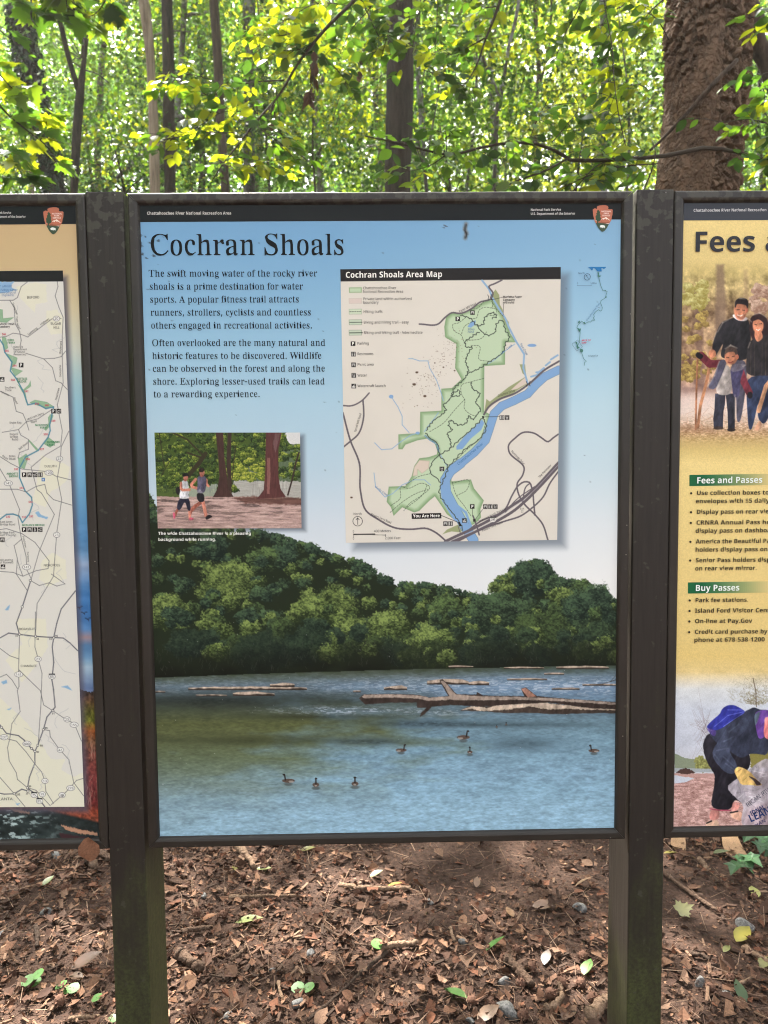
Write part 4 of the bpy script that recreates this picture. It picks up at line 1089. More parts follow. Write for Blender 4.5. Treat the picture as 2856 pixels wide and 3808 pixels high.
band = np.exp(-((Y - 568) / 26.) ** 2) * np.clip((X - 300) / 900, 0.25, 1) + np.exp(-((Y - 648) / 12.) ** 2) * np.exp(-((X - 670) / 190.) ** 2) + .5 * np.exp(-((Y - 655) / 14.) ** 2) * np.exp(-((X - 980) / 120.) ** 2)
gl = np.clip((fbm(X / 14, Y / 2.6, 7, 4) - .52) * 7, 0, 1) * np.clip(band, 0, 1)
wc = wc + gl[..., None] * (np.array([206, 216, 226]) - wc) * .9
wc = wc + (band[..., None] * .35) * (np.array([134, 158, 186]) - wc)
dkp = sum(a * np.exp(-((X - cx) / rx) ** 2 - ((Y - cy) / ry) ** 2) for cx, cy, rx, ry, a in ((760, 750, 110, 10, .32), (1260, 755, 120, 24, .26), (1230, 695, 260, 8, .26), (930, 690, 170, 12, .32), (380, 745, 300, 16, .2), (250, 620, 260, 24, .3), (620, 668, 240, 9, .26)))
wc = wc * (1 - np.clip(dkp, 0, .7)[..., None] * (.1 + 1.8 * r1[..., None]))
p.C = np.where(wm[..., None], wc, p.C)
p.fold, p.fs, p.rnd = .26, 12, False
rock, rdark = (196, 176, 158), (58, 48, 42)


def prock(x0, x1, y, h):
    n = max(5, int((x1 - x0) / 16))
    xs = np.linspace(x0, x1, n)
    top = [(x, y - h * (.35 + .65 * math.sin(math.pi * (i + .4) / n) ** .6) * g.uniform(.7, 1.05)) for i, x in enumerate(xs)]
    p.poly(top + [(x1, y + 2), (x0, y + 2)], rdark, .95)
    p.poly([(a, b_ - .5) for a, b_ in top] + [(x, y - h * g.uniform(.1, .45)) for x in xs[::-1]], rock, .95)


for a in ((175, 560, 580, 11), (440, 520, 570, 12), (320, 455, 599, 13), (200, 300, 600, 4), (810, 885, 580, 14), (950, 1085, 562, 17), (1085, 1152, 564, 12), (1355, 1445, 579, 6), (1330, 1395, 530, 5), (1455, 1575, 566, 5), (1020, 1100, 507, 5), (1200, 1330, 511, 5), (1370, 1540, 511, 8), (1210, 1340, 548, 5), (60, 100, 588, 4), (710, 735, 587, 4)):
    prock(*a)
Q = lambda P: [((1200 + a * .67511 - 500) / 1.1453, (2450 + b_ * .67511 - 1900) / 1.1453) for a, b_ in P]
p.poly(Q([(760, 285), (800, 262), (900, 262), (1000, 245), (1160, 235), (1300, 250), (1420, 262), (1630, 270), (1630, 300), (1500, 298), (1300, 305), (1200, 300), (1000, 298), (900, 290)]), (70, 60, 54), jit=2)
p.poly(Q([(770, 280), (820, 262), (900, 270), (1000, 246), (1160, 236), (1300, 251), (1420, 264), (1630, 272), (1630, 284), (1450, 280), (1330, 274), (1250, 280), (1130, 262), (1040, 278), (950, 284), (880, 288), (820, 276)]), (190, 172, 154), jit=3, js=8)
LOG = Q([(a, 236 + (b_ - 236) * 1.3) for a, b_ in [(200, 222), (225, 205), (390, 204), (520, 206), (590, 218), (692, 212), (643, 146), (660, 140), (738, 204), (846, 206), (850, 196), (884, 210), (1110, 212), (1092, 182), (1118, 176), (1180, 212), (1380, 226), (1630, 238), (1630, 268), (1500, 266), (1250, 240), (1080, 246), (870, 256), (700, 250), (600, 258), (560, 290), (535, 300), (540, 285), (570, 262), (520, 262), (518, 240), (380, 240), (235, 248)]])
p.poly(LOG, (58, 48, 44), jit=1.5, js=6)
p.poly(Q([(a, 236 + (b_ - 236) * 1.3) for a, b_ in [(215, 214), (230, 206), (390, 205), (520, 208), (590, 219), (700, 212), (650, 148), (662, 146), (735, 205), (840, 212), (1100, 216), (1300, 222), (1630, 240), (1630, 250), (1300, 234), (1080, 228), (860, 230), (700, 228), (580, 232), (540, 224), (390, 218), (225, 222)]]), (158, 142, 130), jit=2, js=9)
p.poly(Q([(1094, 167), (1118, 159), (1178, 207), (1130, 213)]), (160, 118, 102))


p.fold = 0


def goose(x, y, s, d):
    """x, y: where it meets the water; d = +1/-1 side view, 0 from behind"""
    dk, br = (40, 34, 32), (92, 76, 68)
    p.ell(x, y + s * .28, s * .5, s * .22, (78, 84, 84), .7, .5)
    w = .8 if d else .42
    p.ell(x, y - s * .16, s * w, s * .26, br)
    p.ell(x - d * .35 * s, y - s * .04, s * .4 * w, s * .12, (176, 166, 158), .8)
    nx = x + d * s * .48
    p.line([(nx - d * s * .1, y - s * .25), (nx, y - s * .85)], s * .17, dk)
    p.ell(nx + d * s * .08, y - s * .92, s * .17, s * .12, dk)


for gx, gy, gs, d in ((500, 880, 26, -1), (589, 893, 26, 0), (716, 890, 27, 0), (866, 780, 22, 1), (1068, 739, 26, 1), (1089, 786, 20, 0), (1492, 782, 22, -1), (1176, 702, 8, 0), (1207, 694, 8, 0)):
    goose(gx, gy, gs, d)
p.line([(1575, 520), (1545, 555), (1570, 545)], 1.6, (60, 56, 50), .8)
p.line([(1575, 545), (1520, 562), (1480, 564)], 2.2, (70, 62, 54), .8)
for i in range(90): p.ell(g.uniform(70, 1560), g.uniform(60, 1060), 1.2, 1.2, (225, 225, 225), g.uniform(.2, .6))
p.build('river_photo', M_PRINT, SGN_C, 0.0001)

# the jogging picture
p = Pic(RUNQ, 330, 216, (0, 0, 0), 540, 1560, K7)
X, Y = p.X, p.Y
p.C[:] = (74, 92, 42)
g = np.random.default_rng(21)
p.poly([(1400, 120), (1560, 120), (1560, 250), (1440, 245), (1400, 190)], (226, 226, 226), jit=18, js=30)
p.poly([(860, 600), (1560, 600), (1560, 790), (860, 790)], (176, 174, 166))
W = p.win(860, 600, 1560, 800); p.C[W] *= (1 + .22 * (fbm(X[W] / 60, Y[W] / 5, 1, 3) - .5))[..., None]
p.poly([(960, 520), (1000, 480), (1180, 470), (1180, 612), (975, 608)], (88, 102, 98), jit=10)
p.poly([(1330, 330), (1440, 260), (1560, 230), (1560, 620), (1340, 610)], (96, 112, 86), jit=14)
for i in range(620):
    x, y = g.uniform(90, 1560), g.uniform(130, 720)
    if 990 < x < 1190 and y > 480 or (x > 1380 and y < 260) or (x > 1300 and y > 560 and x < 1440): continue
    if x > 900 and y > 590: continue
    k = g.integers(0, 4)
    d, l = [((40, 56, 26), (128, 150, 66)), ((36, 50, 28), (96, 124, 56)), ((56, 74, 28), (176, 188, 84)), ((34, 46, 28), (84, 108, 60))][k]
    p.crown(x, y, g.uniform(18, 52), g.uniform(14, 36), d, l, i, 7)
for i in range(50): p.crown(g.uniform(880, 1190), g.uniform(400, 600), g.uniform(20, 50), g.uniform(14, 30), (80, 100, 34), (204, 206, 92), i + 5, 9)
p.poly([(1420, 120), (1560, 120), (1560, 235), (1470, 240), (1430, 190)], (222, 222, 220), jit=20, js=26)
p.poly([(90, 660), (300, 690), (640, 690), (640, 780), (90, 780)], (92, 110, 60), .5, soft=40, jit=20)
p.poly([(440, 690), (720, 640), (700, 780), (430, 780)], (184, 190, 184), .7, jit=20)
for pts, w in (([(270, 130), (420, 200), (560, 340), (590, 380)], 16), ([(420, 330), (560, 380)], 18), ([(600, 340), (530, 440), (430, 560)], 44), ([(140, 130), (190, 470)], 8), ([(900, 260), (860, 640)], 9), ([(240, 420), (160, 560)], 7)):
    p.line(pts, w, (58, 50, 38), .9)
p.poly([(86, 760), (300, 772), (700, 765), (1150, 770), (1564, 800), (1564, 1090), (110, 1090)], (186, 156, 148), jit=6)
W = p.win(86, 760, 1564, 1090); Xw, Yw = X[W], Y[W]
t = fbm(Xw / 120, Yw / 16, 4, 4); t2 = fbm(Xw / 12, Yw / 6, 5, 3)
gm = (Yw > 778)
sh = np.clip((t - .5) * 6, 0, 1) * gm * np.interp(Yw, [780, 850, 1000, 1080], [1, .9, .5, .2])
p.C[W] *= (1 - .42 * sh + .25 * (t2 - .5) * gm)[..., None]
p.C[W] += (np.clip((t - .56) * 0 + (.42 - t) * 6, 0, 1) * gm)[..., None] * (np.array([230, 202, 190]) - p.C[W]) * .6
p.poly([(860, 780), (1200, 760), (1564, 780), (1564, 850), (1000, 835)], (96, 62, 54), .75, soft=20, jit=16)
tk = (74, 52, 48)
p.poly([(702, 128), (776, 128), (790, 400), (815, 560), (830, 690), (880, 770), (670, 775), (720, 690), (738, 560), (728, 380)], tk, jit=3)
p.poly([(822, 128), (860, 128), (852, 400), (858, 640), (862, 730), (830, 700), (812, 480), (812, 300)], (66, 52, 46), jit=2)
p.poly([(1200, 128), (1360, 128), (1325, 300), (1325, 560), (1345, 690), (1400, 770), (1110, 790), (1180, 700), (1195, 500), (1198, 300)], (92, 56, 54), jit=3)
p.poly([(1216, 380), (1240, 380), (1248, 560), (1236, 740), (1212, 740), (1212, 560)], (150, 104, 96), .8, jit=5)
p.poly([(1290, 140), (1345, 135), (1310, 290), (1295, 330), (1270, 250)], (122, 92, 92), .7, jit=6)
p.line([(1530, 330), (1500, 430), (1470, 570), (1420, 750)], 16, (60, 46, 42))
for q in ((702, 880), (1110, 1400)):
    W = p.win(q[0] - 40, 128, q[1], 790)
    p.C[W] *= (1 + .3 * (fbm(X[W] / 9, Y[W] / 60, 3, 3) - .5))[..., None]
p.fold, p.fs = .30, 26
sk, sk2 = (196, 128, 108), (168, 100, 84)
p.poly([(300, 700), (318, 670), (345, 668), (350, 745), (318, 752)], (36, 34, 36))
p.line([(548, 830), (500, 862), (464, 900)], 36, sk2); p.line([(470, 890), (452, 930), (446, 955)], 24, sk2)
p.line([(575, 815), (588, 872), (604, 955)], 32, sk)
p.poly([(598, 968), (636, 944), (668, 962), (664, 972), (606, 1002)], (44, 38, 40))
p.poly([(513, 728), (584, 733), (592, 815), (545, 826), (515, 792)], (38, 36, 40))
p.line([(502, 596), (458, 648), (470, 672), (528, 688)], 28, sk); p.line([(610, 600), (612, 644), (630, 662)], 24, sk)
p.poly([(518, 574), (548, 556), (590, 562), (608, 580), (610, 640), (594, 732), (514, 730), (522, 650)], (88, 84, 104))
p.poly([(516, 706), (545, 690), (580, 735), (514, 730)], (150, 148, 158), .7)
p.ell(566, 530, 26, 36, sk); p.ell(560, 503, 27, 22, (46, 36, 34)); p.poly([(545, 540), (575, 552), (580, 572), (548, 572)], sk2)
p.line([(325, 893), (306, 930), (300, 955)], 24, sk2); p.line([(441, 905), (444, 985)], 24, sk)
p.poly([(276, 925), (292, 924), (302, 975), (290, 992), (280, 980)], (206, 92, 120)); p.poly([(434, 990), (452, 972), (488, 985), (470, 1004), (438, 1006)], (206, 92, 116))
p.poly([(335, 780), (438, 772), (456, 905), (426, 912), (396, 805), (348, 908), (311, 888)], (44, 44, 60))
p.poly([(362, 612), (392, 602), (424, 614), (436, 680), (434, 710), (442, 778), (400, 792), (334, 786), (352, 690)], (216, 216, 220))
p.line([(357, 632), (358, 688), (372, 702), (440, 700)], 26, sk); p.ell(436, 698, 18, 14, sk)
p.ell(404, 580, 24, 30, sk); p.poly([(368, 572), (372, 545), (395, 530), (420, 534), (432, 552), (440, 560), (405, 564)], (34, 32, 36)); p.poly([(385, 590), (405, 600), (408, 618), (386, 612)], sk2)
p.ell(470, 1000, 60, 8, (120, 96, 92), .5, .8); p.ell(620, 1004, 50, 7, (120, 96, 92), .5, .8)
p.fold = 0
p.C *= (1 + .10 * (fbm(X / 5, Y / 5, 1, 2) - .5))[..., None]
p.build('jogging_photo', M_PRINT, SGN_C, 0.0004)
q = Print(YB - 0.0007)
Z7 = cvt(540, 1560, K7)
q.text('The wide Chattahoochee River is a pleasing', 'B', (130, 1147), (1055, 1147), 29, (235, 235, 228), Z7)
q.text('background while running.', 'B', (130, 1208), (706, 1206), 29, (235, 235, 228), Z7)
q.build('photo_caption', M_INK, SGN_C)

# headings and body text
q = Print(YB - 0.0006)
Z5 = cvt(500, 700, 800 / 1659)
q.text('Chattahoochee River National Recreation Area', 'B', (97, 205), (748, 204), 22, (205, 203, 196), Z5)
q.build('header_lettering', M_INK, SGN_C)
q = Print(YB - 0.0006)
Zh = cvt(1900, 740, 440 / 1659)
q.text('National Park Service', 'B', (275, 170), (702, 165), 32, (205, 203, 200), Zh)
q.text('U.S. Department of the Interior', 'B', (275, 225), (901, 220), 32, (205, 203, 200), Zh)
q.build('header_lettering', M_INK, SGN_C)
q = Print(YB - 0.0006)
q.text('Cochran Shoals', 'S', (112, 518), (1622, 514), 155, (14, 18, 20), Z5, track=-.012)
q.build('title_lettering', M_INK, SGN_C)
q = Print(YB - 0.0006)
for s, a, b_, x1, y1 in (('The swift moving water of the rocky river', 110, 683, 1411, 681), ('shoals is a prime destination for water', 115, 783, 1301, 781), ('sports. A popular fitness trail attracts', 119, 883, 1271, 881),
                         ('runners, strollers, cyclists and countless', 123, 983, 1364, 981), ('others engaged in recreational activities.', 127, 1083, 1374, 1082), ('Often overlooked are the many natural and', 133, 1218, 1474, 1216),
                         ('historic features to be discovered. Wildlife', 136, 1318, 1444, 1316), ('can be observed in the forest and along the', 139, 1416, 1471, 1414), ('shore. Exploring lesser-used trails can lead', 142, 1515, 1470, 1513), ('to a rewarding experience.', 146, 1613, 971, 1611)):
    if s[:5] == 'Often': q.build('body_lettering', M_INK, SGN_C); q = Print(YB - 0.0006)
    q.text(s, 'S', (a, b_), (x1, y1), 50, (16, 28, 38), Z5)
q.build('body_lettering', M_INK, SGN_C)

# ------------------------------------------------------------------ the area map
p = Pic(MAPQ, 470, 590, (226, 220, 208), 1240, 960, K6)
X, Y = p.X, p.Y
p.C += (fbm(X / 200, Y / 200, 1, 3) - .5)[..., None] * 8
GREEN, GED, OL = (196, 216, 182), (126, 160, 112), (158, 166, 122)
BLUE, RD = (134, 172, 214), (106, 98, 104)
p.poly([(30, 50), (1330, 40), (1330, 122), (30, 136)], (38, 36, 36))
MAIN = [(655, 345), (690, 318), (735, 322), (790, 300), (860, 262), (925, 238), (960, 290), (990, 340), (1010, 390), (1030, 440), (1062, 490), (1000, 490), (998, 620), (878, 628), (876, 890), (912, 910), (900, 1000), (870, 1090), (780, 1170), (690, 1240), (686, 1300), (800, 1288), (818, 1340), (875, 1410), (855, 1460), (858, 1510), (830, 1540), (760, 1580), (735, 1540), (700, 1520), (660, 1490), (628, 1440), (590, 1386), (560, 1410), (500, 1470), (470, 1480), (400, 1450), (350, 1500), (335, 1450), (310, 1418), (322, 1330), (420, 1326), (455, 1270), (470, 1210), (500, 1165), (555, 1158), (602, 1142), (605, 1120), (590, 1080), (545, 1050), (490, 1060), (420, 1085), (402, 1112), (378, 1112), (378, 1026), (503, 1018), (505, 895), (628, 888), (628, 760), (690, 756), (745, 705), (708, 640), (715, 500), (650, 460), (645, 400)]
p.poly(MAIN, GREEN, edge=(GED, 26, .95))
p.poly([(943, 182), (965, 215), (968, 270), (985, 300), (990, 330), (1020, 372), (1025, 430), (1000, 380), (960, 300), (925, 238), (930, 200)], OL)
p.poly([(1083, 618), (1115, 618), (1122, 690), (1100, 670)], OL)
p.poly([(878, 895), (890, 820), (910, 835), (1020, 750), (1118, 690), (1130, 730), (1040, 790), (930, 840)], OL)
p.poly([(1030, 770), (1062, 740), (1118, 692), (1128, 728), (1070, 760)], (220, 204, 190))
p.poly([(470, 1215), (500, 1175), (560, 1180), (555, 1225), (515, 1255), (490, 1230), (490, 1265), (460, 1270)], (222, 206, 190), edge=((186, 176, 150), 6, .8))
p.poly([(633, 1608), (660, 1580), (728, 1550), (755, 1580), (740, 1596), (680, 1590)], OL)
p.poly([(650, 1600), (700, 1572), (750, 1580), (690, 1590)], OL)
RIV = [(1312, 650), (1230, 690), (1180, 735), (1130, 790), (1050, 830), (980, 860), (935, 905), (905, 1000), (885, 1060), (820, 1130), (740, 1195), (680, 1240), (650, 1290), (655, 1360), (690, 1430), (730, 1500), (770, 1570), (815, 1640)]
for w, c in ((50, (100, 130, 150)), (46, BLUE)):
    for i in range(len(RIV) - 1): p.line(RIV[i:i + 2], w * (1 if i < 10 else 1.15), c)
p.line([(650, 1330), (660, 1400), (720, 1500)], 60, BLUE)
p.poly([(865, 938), (878, 960), (860, 1000), (800, 1050), (750, 1112), (716, 1115), (715, 1095), (760, 1040), (810, 990)], BLUE)
p.poly([(780, 400), (800, 370), (828, 362), (826, 385), (800, 405)], BLUE)
p.ell(336, 806, 13, 11, BLUE); p.ell(1155, 508, 26, 9, BLUE); p.ell(490, 1018, 12, 8, BLUE)
for pts in ([(865, 130), (905, 180), (925, 230), (960, 290), (1000, 350), (1020, 400), (1060, 480), (1110, 560), (1105, 640), (1125, 710), (1140, 760)], [(900, 615), (940, 590), (1000, 540), (1055, 500)], [(336, 806), (375, 865), (400, 920), (400, 970), (440, 1015)], [(438, 585), (460, 585), (500, 598), (550, 598), (560, 640), (600, 710), (625, 780), (640, 830)], [(610, 900), (590, 930), (545, 985), (530, 1010)], [(530, 1030), (560, 1060), (605, 1085), (615, 1130), (660, 1210)],
            [(240, 1075), (280, 1115), (340, 1110), (390, 1070), (450, 1030), (500, 1015)], [(236, 1250), (245, 1330), (300, 1390), (345, 1370), (400, 1320), (470, 1290), (530, 1290), (565, 1320)], [(1150, 690), (1185, 680), (1200, 660), (1225, 640)], [(1180, 665), (1215, 660)], [(1235, 625), (1260, 605)], [(1265, 590), (1305, 565)]):
    wd = 11 if (pts[0] == (865, 130) or pts[0][0] > 1140) else 4.5
    p.line(pts, wd, (146, 180, 212))
p.line([(720, 1440), (770, 1480), (800, 1560)], 14, BLUE)
roads = [([(500, 384), (612, 382), (650, 345), (690, 318), (735, 322), (810, 290), (850, 258), (920, 232), (928, 205), (905, 165), (940, 148), (980, 128)], 9), ([(55, 858), (100, 860), (165, 830), (208, 785)], 8), ([(172, 825), (175, 930), (140, 1030), (100, 1065), (60, 1098)], 9), ([(55, 900), (100, 1065), (150, 1190), (158, 1360), (190, 1470), (260, 1520), (360, 1570), (450, 1578), (550, 1575), (600, 1600), (650, 1642)], 10),
         ([(1313, 600), (1230, 650), (1140, 730), (1060, 785), (960, 825), (900, 870), (876, 910)], 11), ([(1308, 1025), (1280, 1045), (1248, 1068), (1210, 1045), (1170, 1020), (1100, 1016), (1060, 1045), (1018, 1095), (1020, 1120), (1110, 1230), (1100, 1265), (1070, 1310), (1080, 1380), (1110, 1430), (1170, 1490), (1215, 1545), (1248, 1640)], 9),
         ([(650, 1650), (700, 1625), (800, 1580), (950, 1500), (1040, 1440), (1100, 1400), (1165, 1345), (1310, 1190)], 16), ([(690, 1650), (830, 1590), (960, 1525), (1050, 1470), (1110, 1420), (1210, 1320), (1310, 1210)], 16), ([(720, 1650), (880, 1570), (1000, 1530), (1090, 1500), (1160, 1450), (1220, 1390), (1260, 1310), (1310, 1240)], 9),
         ([(660, 1640), (760, 1600), (850, 1535), (1000, 1460), (1040, 1380), (1080, 1320), (1110, 1302), (1140, 1305), (1155, 1340), (1165, 1420), (1172, 1495)], 9), ([(1100, 1430), (1130, 1320), (1145, 1310)], 7), ([(1000, 1480), (1060, 1410), (1170, 1330)], 6)]
for pts, w in roads:
    p.line(resample([(a, b_, 0) for a, b_ in pts], len(pts) * 5)[:, :2], w, RD)
p.line([(670, 1650), (820, 1587), (955, 1513), (1105, 1410), (1185, 1335), (1310, 1200)], 2, (190, 186, 190))
p.line([(738, 1600), (725, 1560)], 4, RD); p.line([(848, 1610), (835, 1560), (812, 1500)], 9, RD)
TR = (64, 74, 62)
for pts in ([(925, 240), (880, 250), (840, 290), (790, 300)], [(925, 240), (920, 290), (890, 285), (850, 300), (830, 350), (790, 350)], [(920, 290), (950, 300), (940, 330), (890, 330)], [(920, 250), (960, 310), (990, 340)], [(770, 345), (720, 380), (695, 385), (700, 420), (745, 450), (760, 490)], [(745, 440), (765, 395), (810, 370)], [(800, 510), (850, 512), (848, 590), (905, 600)], [(770, 480), (870, 460), (890, 430)], [(875, 700), (800, 720), (745, 740), (745, 790), (765, 830), (760, 870), (800, 910), (830, 920)], [(765, 820), (700, 890), (640, 960), (560, 1010)], [(335, 1440), (390, 1395), (392, 1330), (430, 1340), (520, 1310), (560, 1330), (500, 1390), (440, 1430), (410, 1470)], [(545, 1320), (530, 1360), (430, 1450)],
            [(330, 1480), (400, 1420), (480, 1370), (550, 1345)], [(690, 1300), (715, 1380), (760, 1440), (800, 1500)], [(690, 1310), (790, 1295), (775, 1350), (720, 1380)], [(885, 960), (860, 1040), (780, 1110), (700, 1190)], [(420, 1320), (500, 1270), (560, 1255)]):
    p.line(resample([(a, b_, 0) for a, b_ in pts], len(pts) * 4)[:, :2], 2.6, TR, .9, dash=(11, 6))
for pts in ([(740, 330), (800, 355), (835, 390), (870, 385), (880, 350), (935, 320), (950, 340), (920, 350)], [(835, 390), (865, 430), (900, 450), (940, 430), (950, 380), (980, 362), (1000, 420), (1025, 460), (1000, 500), (990, 540), (960, 570), (905, 605), (850, 640), (775, 675)], [(850, 430), (800, 460), (765, 490), (780, 520), (805, 515), (780, 560), (770, 600), (785, 650), (770, 690), (745, 720)],
            [(745, 720), (700, 760), (690, 800), (735, 795), (730, 770), (695, 790), (670, 830), (640, 860), (655, 880), (630, 910), (590, 940), (540, 1000)], [(800, 720), (810, 760), (850, 790), (830, 840), (855, 880), (835, 910), (810, 940), (790, 920), (770, 960), (720, 970), (680, 945), (670, 975), (690, 1000), (665, 1020), (680, 1060), (682, 1105)], [(535, 1015), (560, 1045), (605, 1080), (615, 1140), (665, 1215), (640, 1290), (615, 1360), (660, 1440), (720, 1520), (755, 1580)], [(875, 925), (810, 990), (720, 1070), (680, 1108), (610, 1150), (575, 1190), (565, 1250), (600, 1280), (625, 1310)], [(870, 930), (890, 980), (850, 1050), (770, 1110), (690, 1190), (660, 1225)]):
    q_ = resample([(a, b_, 0) for a, b_ in pts], len(pts) * 6)[:, :2]
    q_ = q_ + 4 * np.column_stack([np.sin(np.arange(len(q_)) * 1.9), np.cos(np.arange(len(q_)) * 1.6)])
    p.line(q_, 5, (74, 84, 74), .95)
# legend
for y, c, e in ((187, GREEN, GED), (250, (222, 206, 196), (196, 184, 172)), (312, (208, 220, 194), (120, 140, 116)), (374, (200, 214, 190), (90, 104, 88)), (435, (200, 214, 190), (80, 90, 80))):
    p.poly([(90, y - 16), (165, y - 17), (165, y + 14), (91, y + 15)], c, edge=(e, 8 if y < 200 else 3, .9))
p.line([(95, 312), (163, 311)], 2.5, TR, dash=(9, 5)); p.line([(95, 374), (166, 373)], 4, TR); p.line([(95, 435), (168, 434)], 5, TR)
IC = (34, 32, 32)


def icon(p, x, y, r, kind):
    p.poly([(x - r, y - r), (x + r, y - r), (x + r, y + r), (x - r, y + r)], IC)
    w, u = (238, 236, 230), r / 13
    L = lambda pts, wd: p.line([(x + a * u, y + b_ * u) for a, b_ in pts], wd * u, w)
    if kind == 'rest':
        L([(-7, -3), (-7, 8)], 4.5); L([(7, -3), (7, 8)], 4.5); L([(0, -10), (0, 10)], 1.3)
        p.ell(x - 7 * u, y - 8 * u, 2.2 * u, 2.2 * u, w); p.ell(x + 7 * u, y - 8 * u, 2.2 * u, 2.2 * u, w)
    elif kind == 'picnic':
        L([(-6, -6), (6, -6)], 3.2); L([(-9, 1), (9, 1)], 3); L([(-4, -6), (-8, 8)], 2.4); L([(4, -6), (8, 8)], 2.4)
    elif kind == 'cup': L([(-6, -8), (-4, 8), (4, 8), (6, -8)], 2.4); L([(-5, -2), (5, -2)], 2.4)
    elif kind == 'boat': L([(-8, 3), (8, 3), (6, 6), (-6, 6), (-8, 3)], 3); L([(-3, 0), (4, -7)], 4); L([(-9, 9), (9, 9)], 1.6)
    elif kind == 'launch': L([(-9, 0), (9, -6)], 3.4); L([(-9, 8), (9, 4)], 3)
    elif kind == 'hike': L([(0, -4), (0, 2), (-4, 9)], 3.4); L([(0, 2), (4, 9)], 3); L([(0, -3), (6, 1)], 2); p.ell(x, y - 8 * u, 2.4 * u, 2.4 * u, w)


for x, y, k in ((114, 498, 'P'), (116, 559, 'rest'), (117, 621, 'picnic'), (118, 683, 'cup'), (118, 745, 'boat'), (723, 354, 'P'), (809, 317, 'picnic'), (980, 928, 'rest'), (1010, 928, 'cup'), (631, 1227, 'cup'), (808, 1445, 'P'), (884, 1446, 'picnic'), (913, 1446, 'rest'), (942, 1446, 'cup'), (762, 1527, 'boat'), (652, 1545, 'picnic'), (681, 1545, 'rest')):
    icon(p, x, y, 13, k)
p.poly([(455, 1487), (626, 1483), (628, 1514), (456, 1518)], IC)
p.line([(626, 1497), (732, 1540)], 3, IC); p.ell(732, 1541, 6, 6, IC); p.ell(870, 924, 6, 6, IC)
p.line([(870, 924), (966, 922)], 2, IC); p.line([(920, 243), (984, 228)], 2, IC); p.line([(990, 268), (988, 330)], 2, IC)
p.poly([(812, 1520), (826, 1518), (828, 1532), (814, 1534)], IC); p.poly([(730, 1546), (742, 1545), (744, 1560), (732, 1560)], IC)
p.line([(808, 1458), (810, 1500)], 1.8, IC); p.line([(868, 1462), (826, 1520)], 1.8, IC)
for x, y in ((908, 228), (1132, 732)):
    p.line([(x - 10, y - 14), (x - 4, y), (x - 10, y + 14)], 3, IC); p.line([(x + 12, y - 16), (x + 6, y), (x + 12, y + 12)], 3, IC)
for r, c in ((29, IC), (26, (226, 220, 208))): p.ell(141, 1531, r, r, c, soft=.08)
p.line([(141, 1550), (141, 1512)], 3, IC); p.line([(132, 1522), (141, 1512), (150, 1522)], 3, IC)
p.line([(118, 1608), (240, 1606)], 6, IC); p.line([(118, 1606), (304, 1612)], 2.2, IC); p.line([(118, 1604), (118, 1622)], 2, IC); p.line([(303, 1608), (303, 1622)], 2, IC)
p.ell(929, 1520, 18, 16, (236, 234, 228)); p.poly([(912, 1506), (946, 1504), (944, 1511), (914, 1512)], IC)
g = np.random.default_rng(9)
for i in range(260):                                        # mud spatter on the map
    t = g.random()
    x, y = 470 + 260 * t + g.normal(0, 40), 800 - 330 * t + g.normal(0, 55)
    r = g.uniform(.8, 2.6)
    p.ell(x, y, r * g.uniform(.8, 1.8), r, (134, 112, 96), g.uniform(.4, .9))
for x, y, r in ((470, 735, 11), (485, 665, 9), (532, 803, 10), (705, 655, 6), (640, 635, 6), (105, 1393, 8), (488, 858, 4), (530, 690, 4), (590, 610, 5)): p.ell(x, y, r * .9, r * .65, (84, 62, 48), .9, .6)
MAP = p.build('area_map', M_PRINT, SGN_C, 0.0004)
q = Print(YB - 0.0008)
Z6 = cvt(1240, 960, K6)
q.text('Cochran Shoals Area Map', 'B', (70, 115), (634, 110), 33, (236, 234, 228), Z6)
TX = (46, 46, 48)
for s, a, b_, x1, h in (('Chattahoochee River', 172, 182, 366, 15), ('National Recreation Area', 172, 203, 407, 15), ('Private land within authorized', 173, 245, 456, 15), ('boundary', 173, 266, 263, 15), ('Hiking trails', 174, 320, 286, 16), ('Biking and hiking trail - easy', 175, 382, 438, 16), ('Biking and hiking trail - intermediate', 176, 442, 519, 16), ('Parking', 138, 504, 207, 15), ('Restrooms', 139, 565, 233, 15), ('Picnic area', 139, 627, 235, 15), ('Water', 140, 690, 196, 15), ('Watercraft launch', 140, 751, 305, 15), ('North', 116, 1495, 165, 14), ('400 Meters', 235, 1595, 335, 14), ('2,000 Feet', 299, 1636, 391, 14), ('0', 113, 1597, 122, 14), ('0', 113, 1638, 122, 14)):
    q.text(s, 'R', (a, b_), (x1, b_ - 1), h, TX, Z6)
for s, a, b_, x1, y1, h, f, c in (('You Are Here', 463, 1509, 619, 1507, 18, 'B', (240, 238, 232)), ('Marietta Paper', 986, 232, 1096, 231, 12, 'B', TX), ('Company', 986, 249, 1055, 248, 12, 'B', TX), ('mill ruins', 986, 265, 1053, 264, 12, 'B', TX), ('Paper Mill Road', 734, 318, 832, 270, 13, 'R', TX), ('Columns Drive', 958, 808, 1057, 776, 13, 'R', TX), ('Terrell Mill Road', 132, 1014, 164, 905, 13, 'R', TX), ('Powers Ferry Road', 216, 1494, 334, 1546, 13, 'R', TX), ('Northside Drive', 1032, 1126, 1106, 1204, 13, 'R', TX), ('The Perimeter', 1200, 1280, 1270, 1208, 13, 'R', TX), ('Interstate North Parkway', 848, 1538, 1005, 1462, 13, 'R', TX), ('Powers Ferry Road', 866, 1592, 985, 1542, 13, 'R', TX), ('Exit', 1086, 1464, 1110, 1463, 12, 'R', TX), ('22', 1091, 1480, 1106, 1479, 12, 'R', TX), ('285', 917, 1527, 942, 1526, 12, 'B', TX)):
    q.text(s, f, (a, b_), (x1, y1), h, c, Z6)
CB = (58, 112, 160)
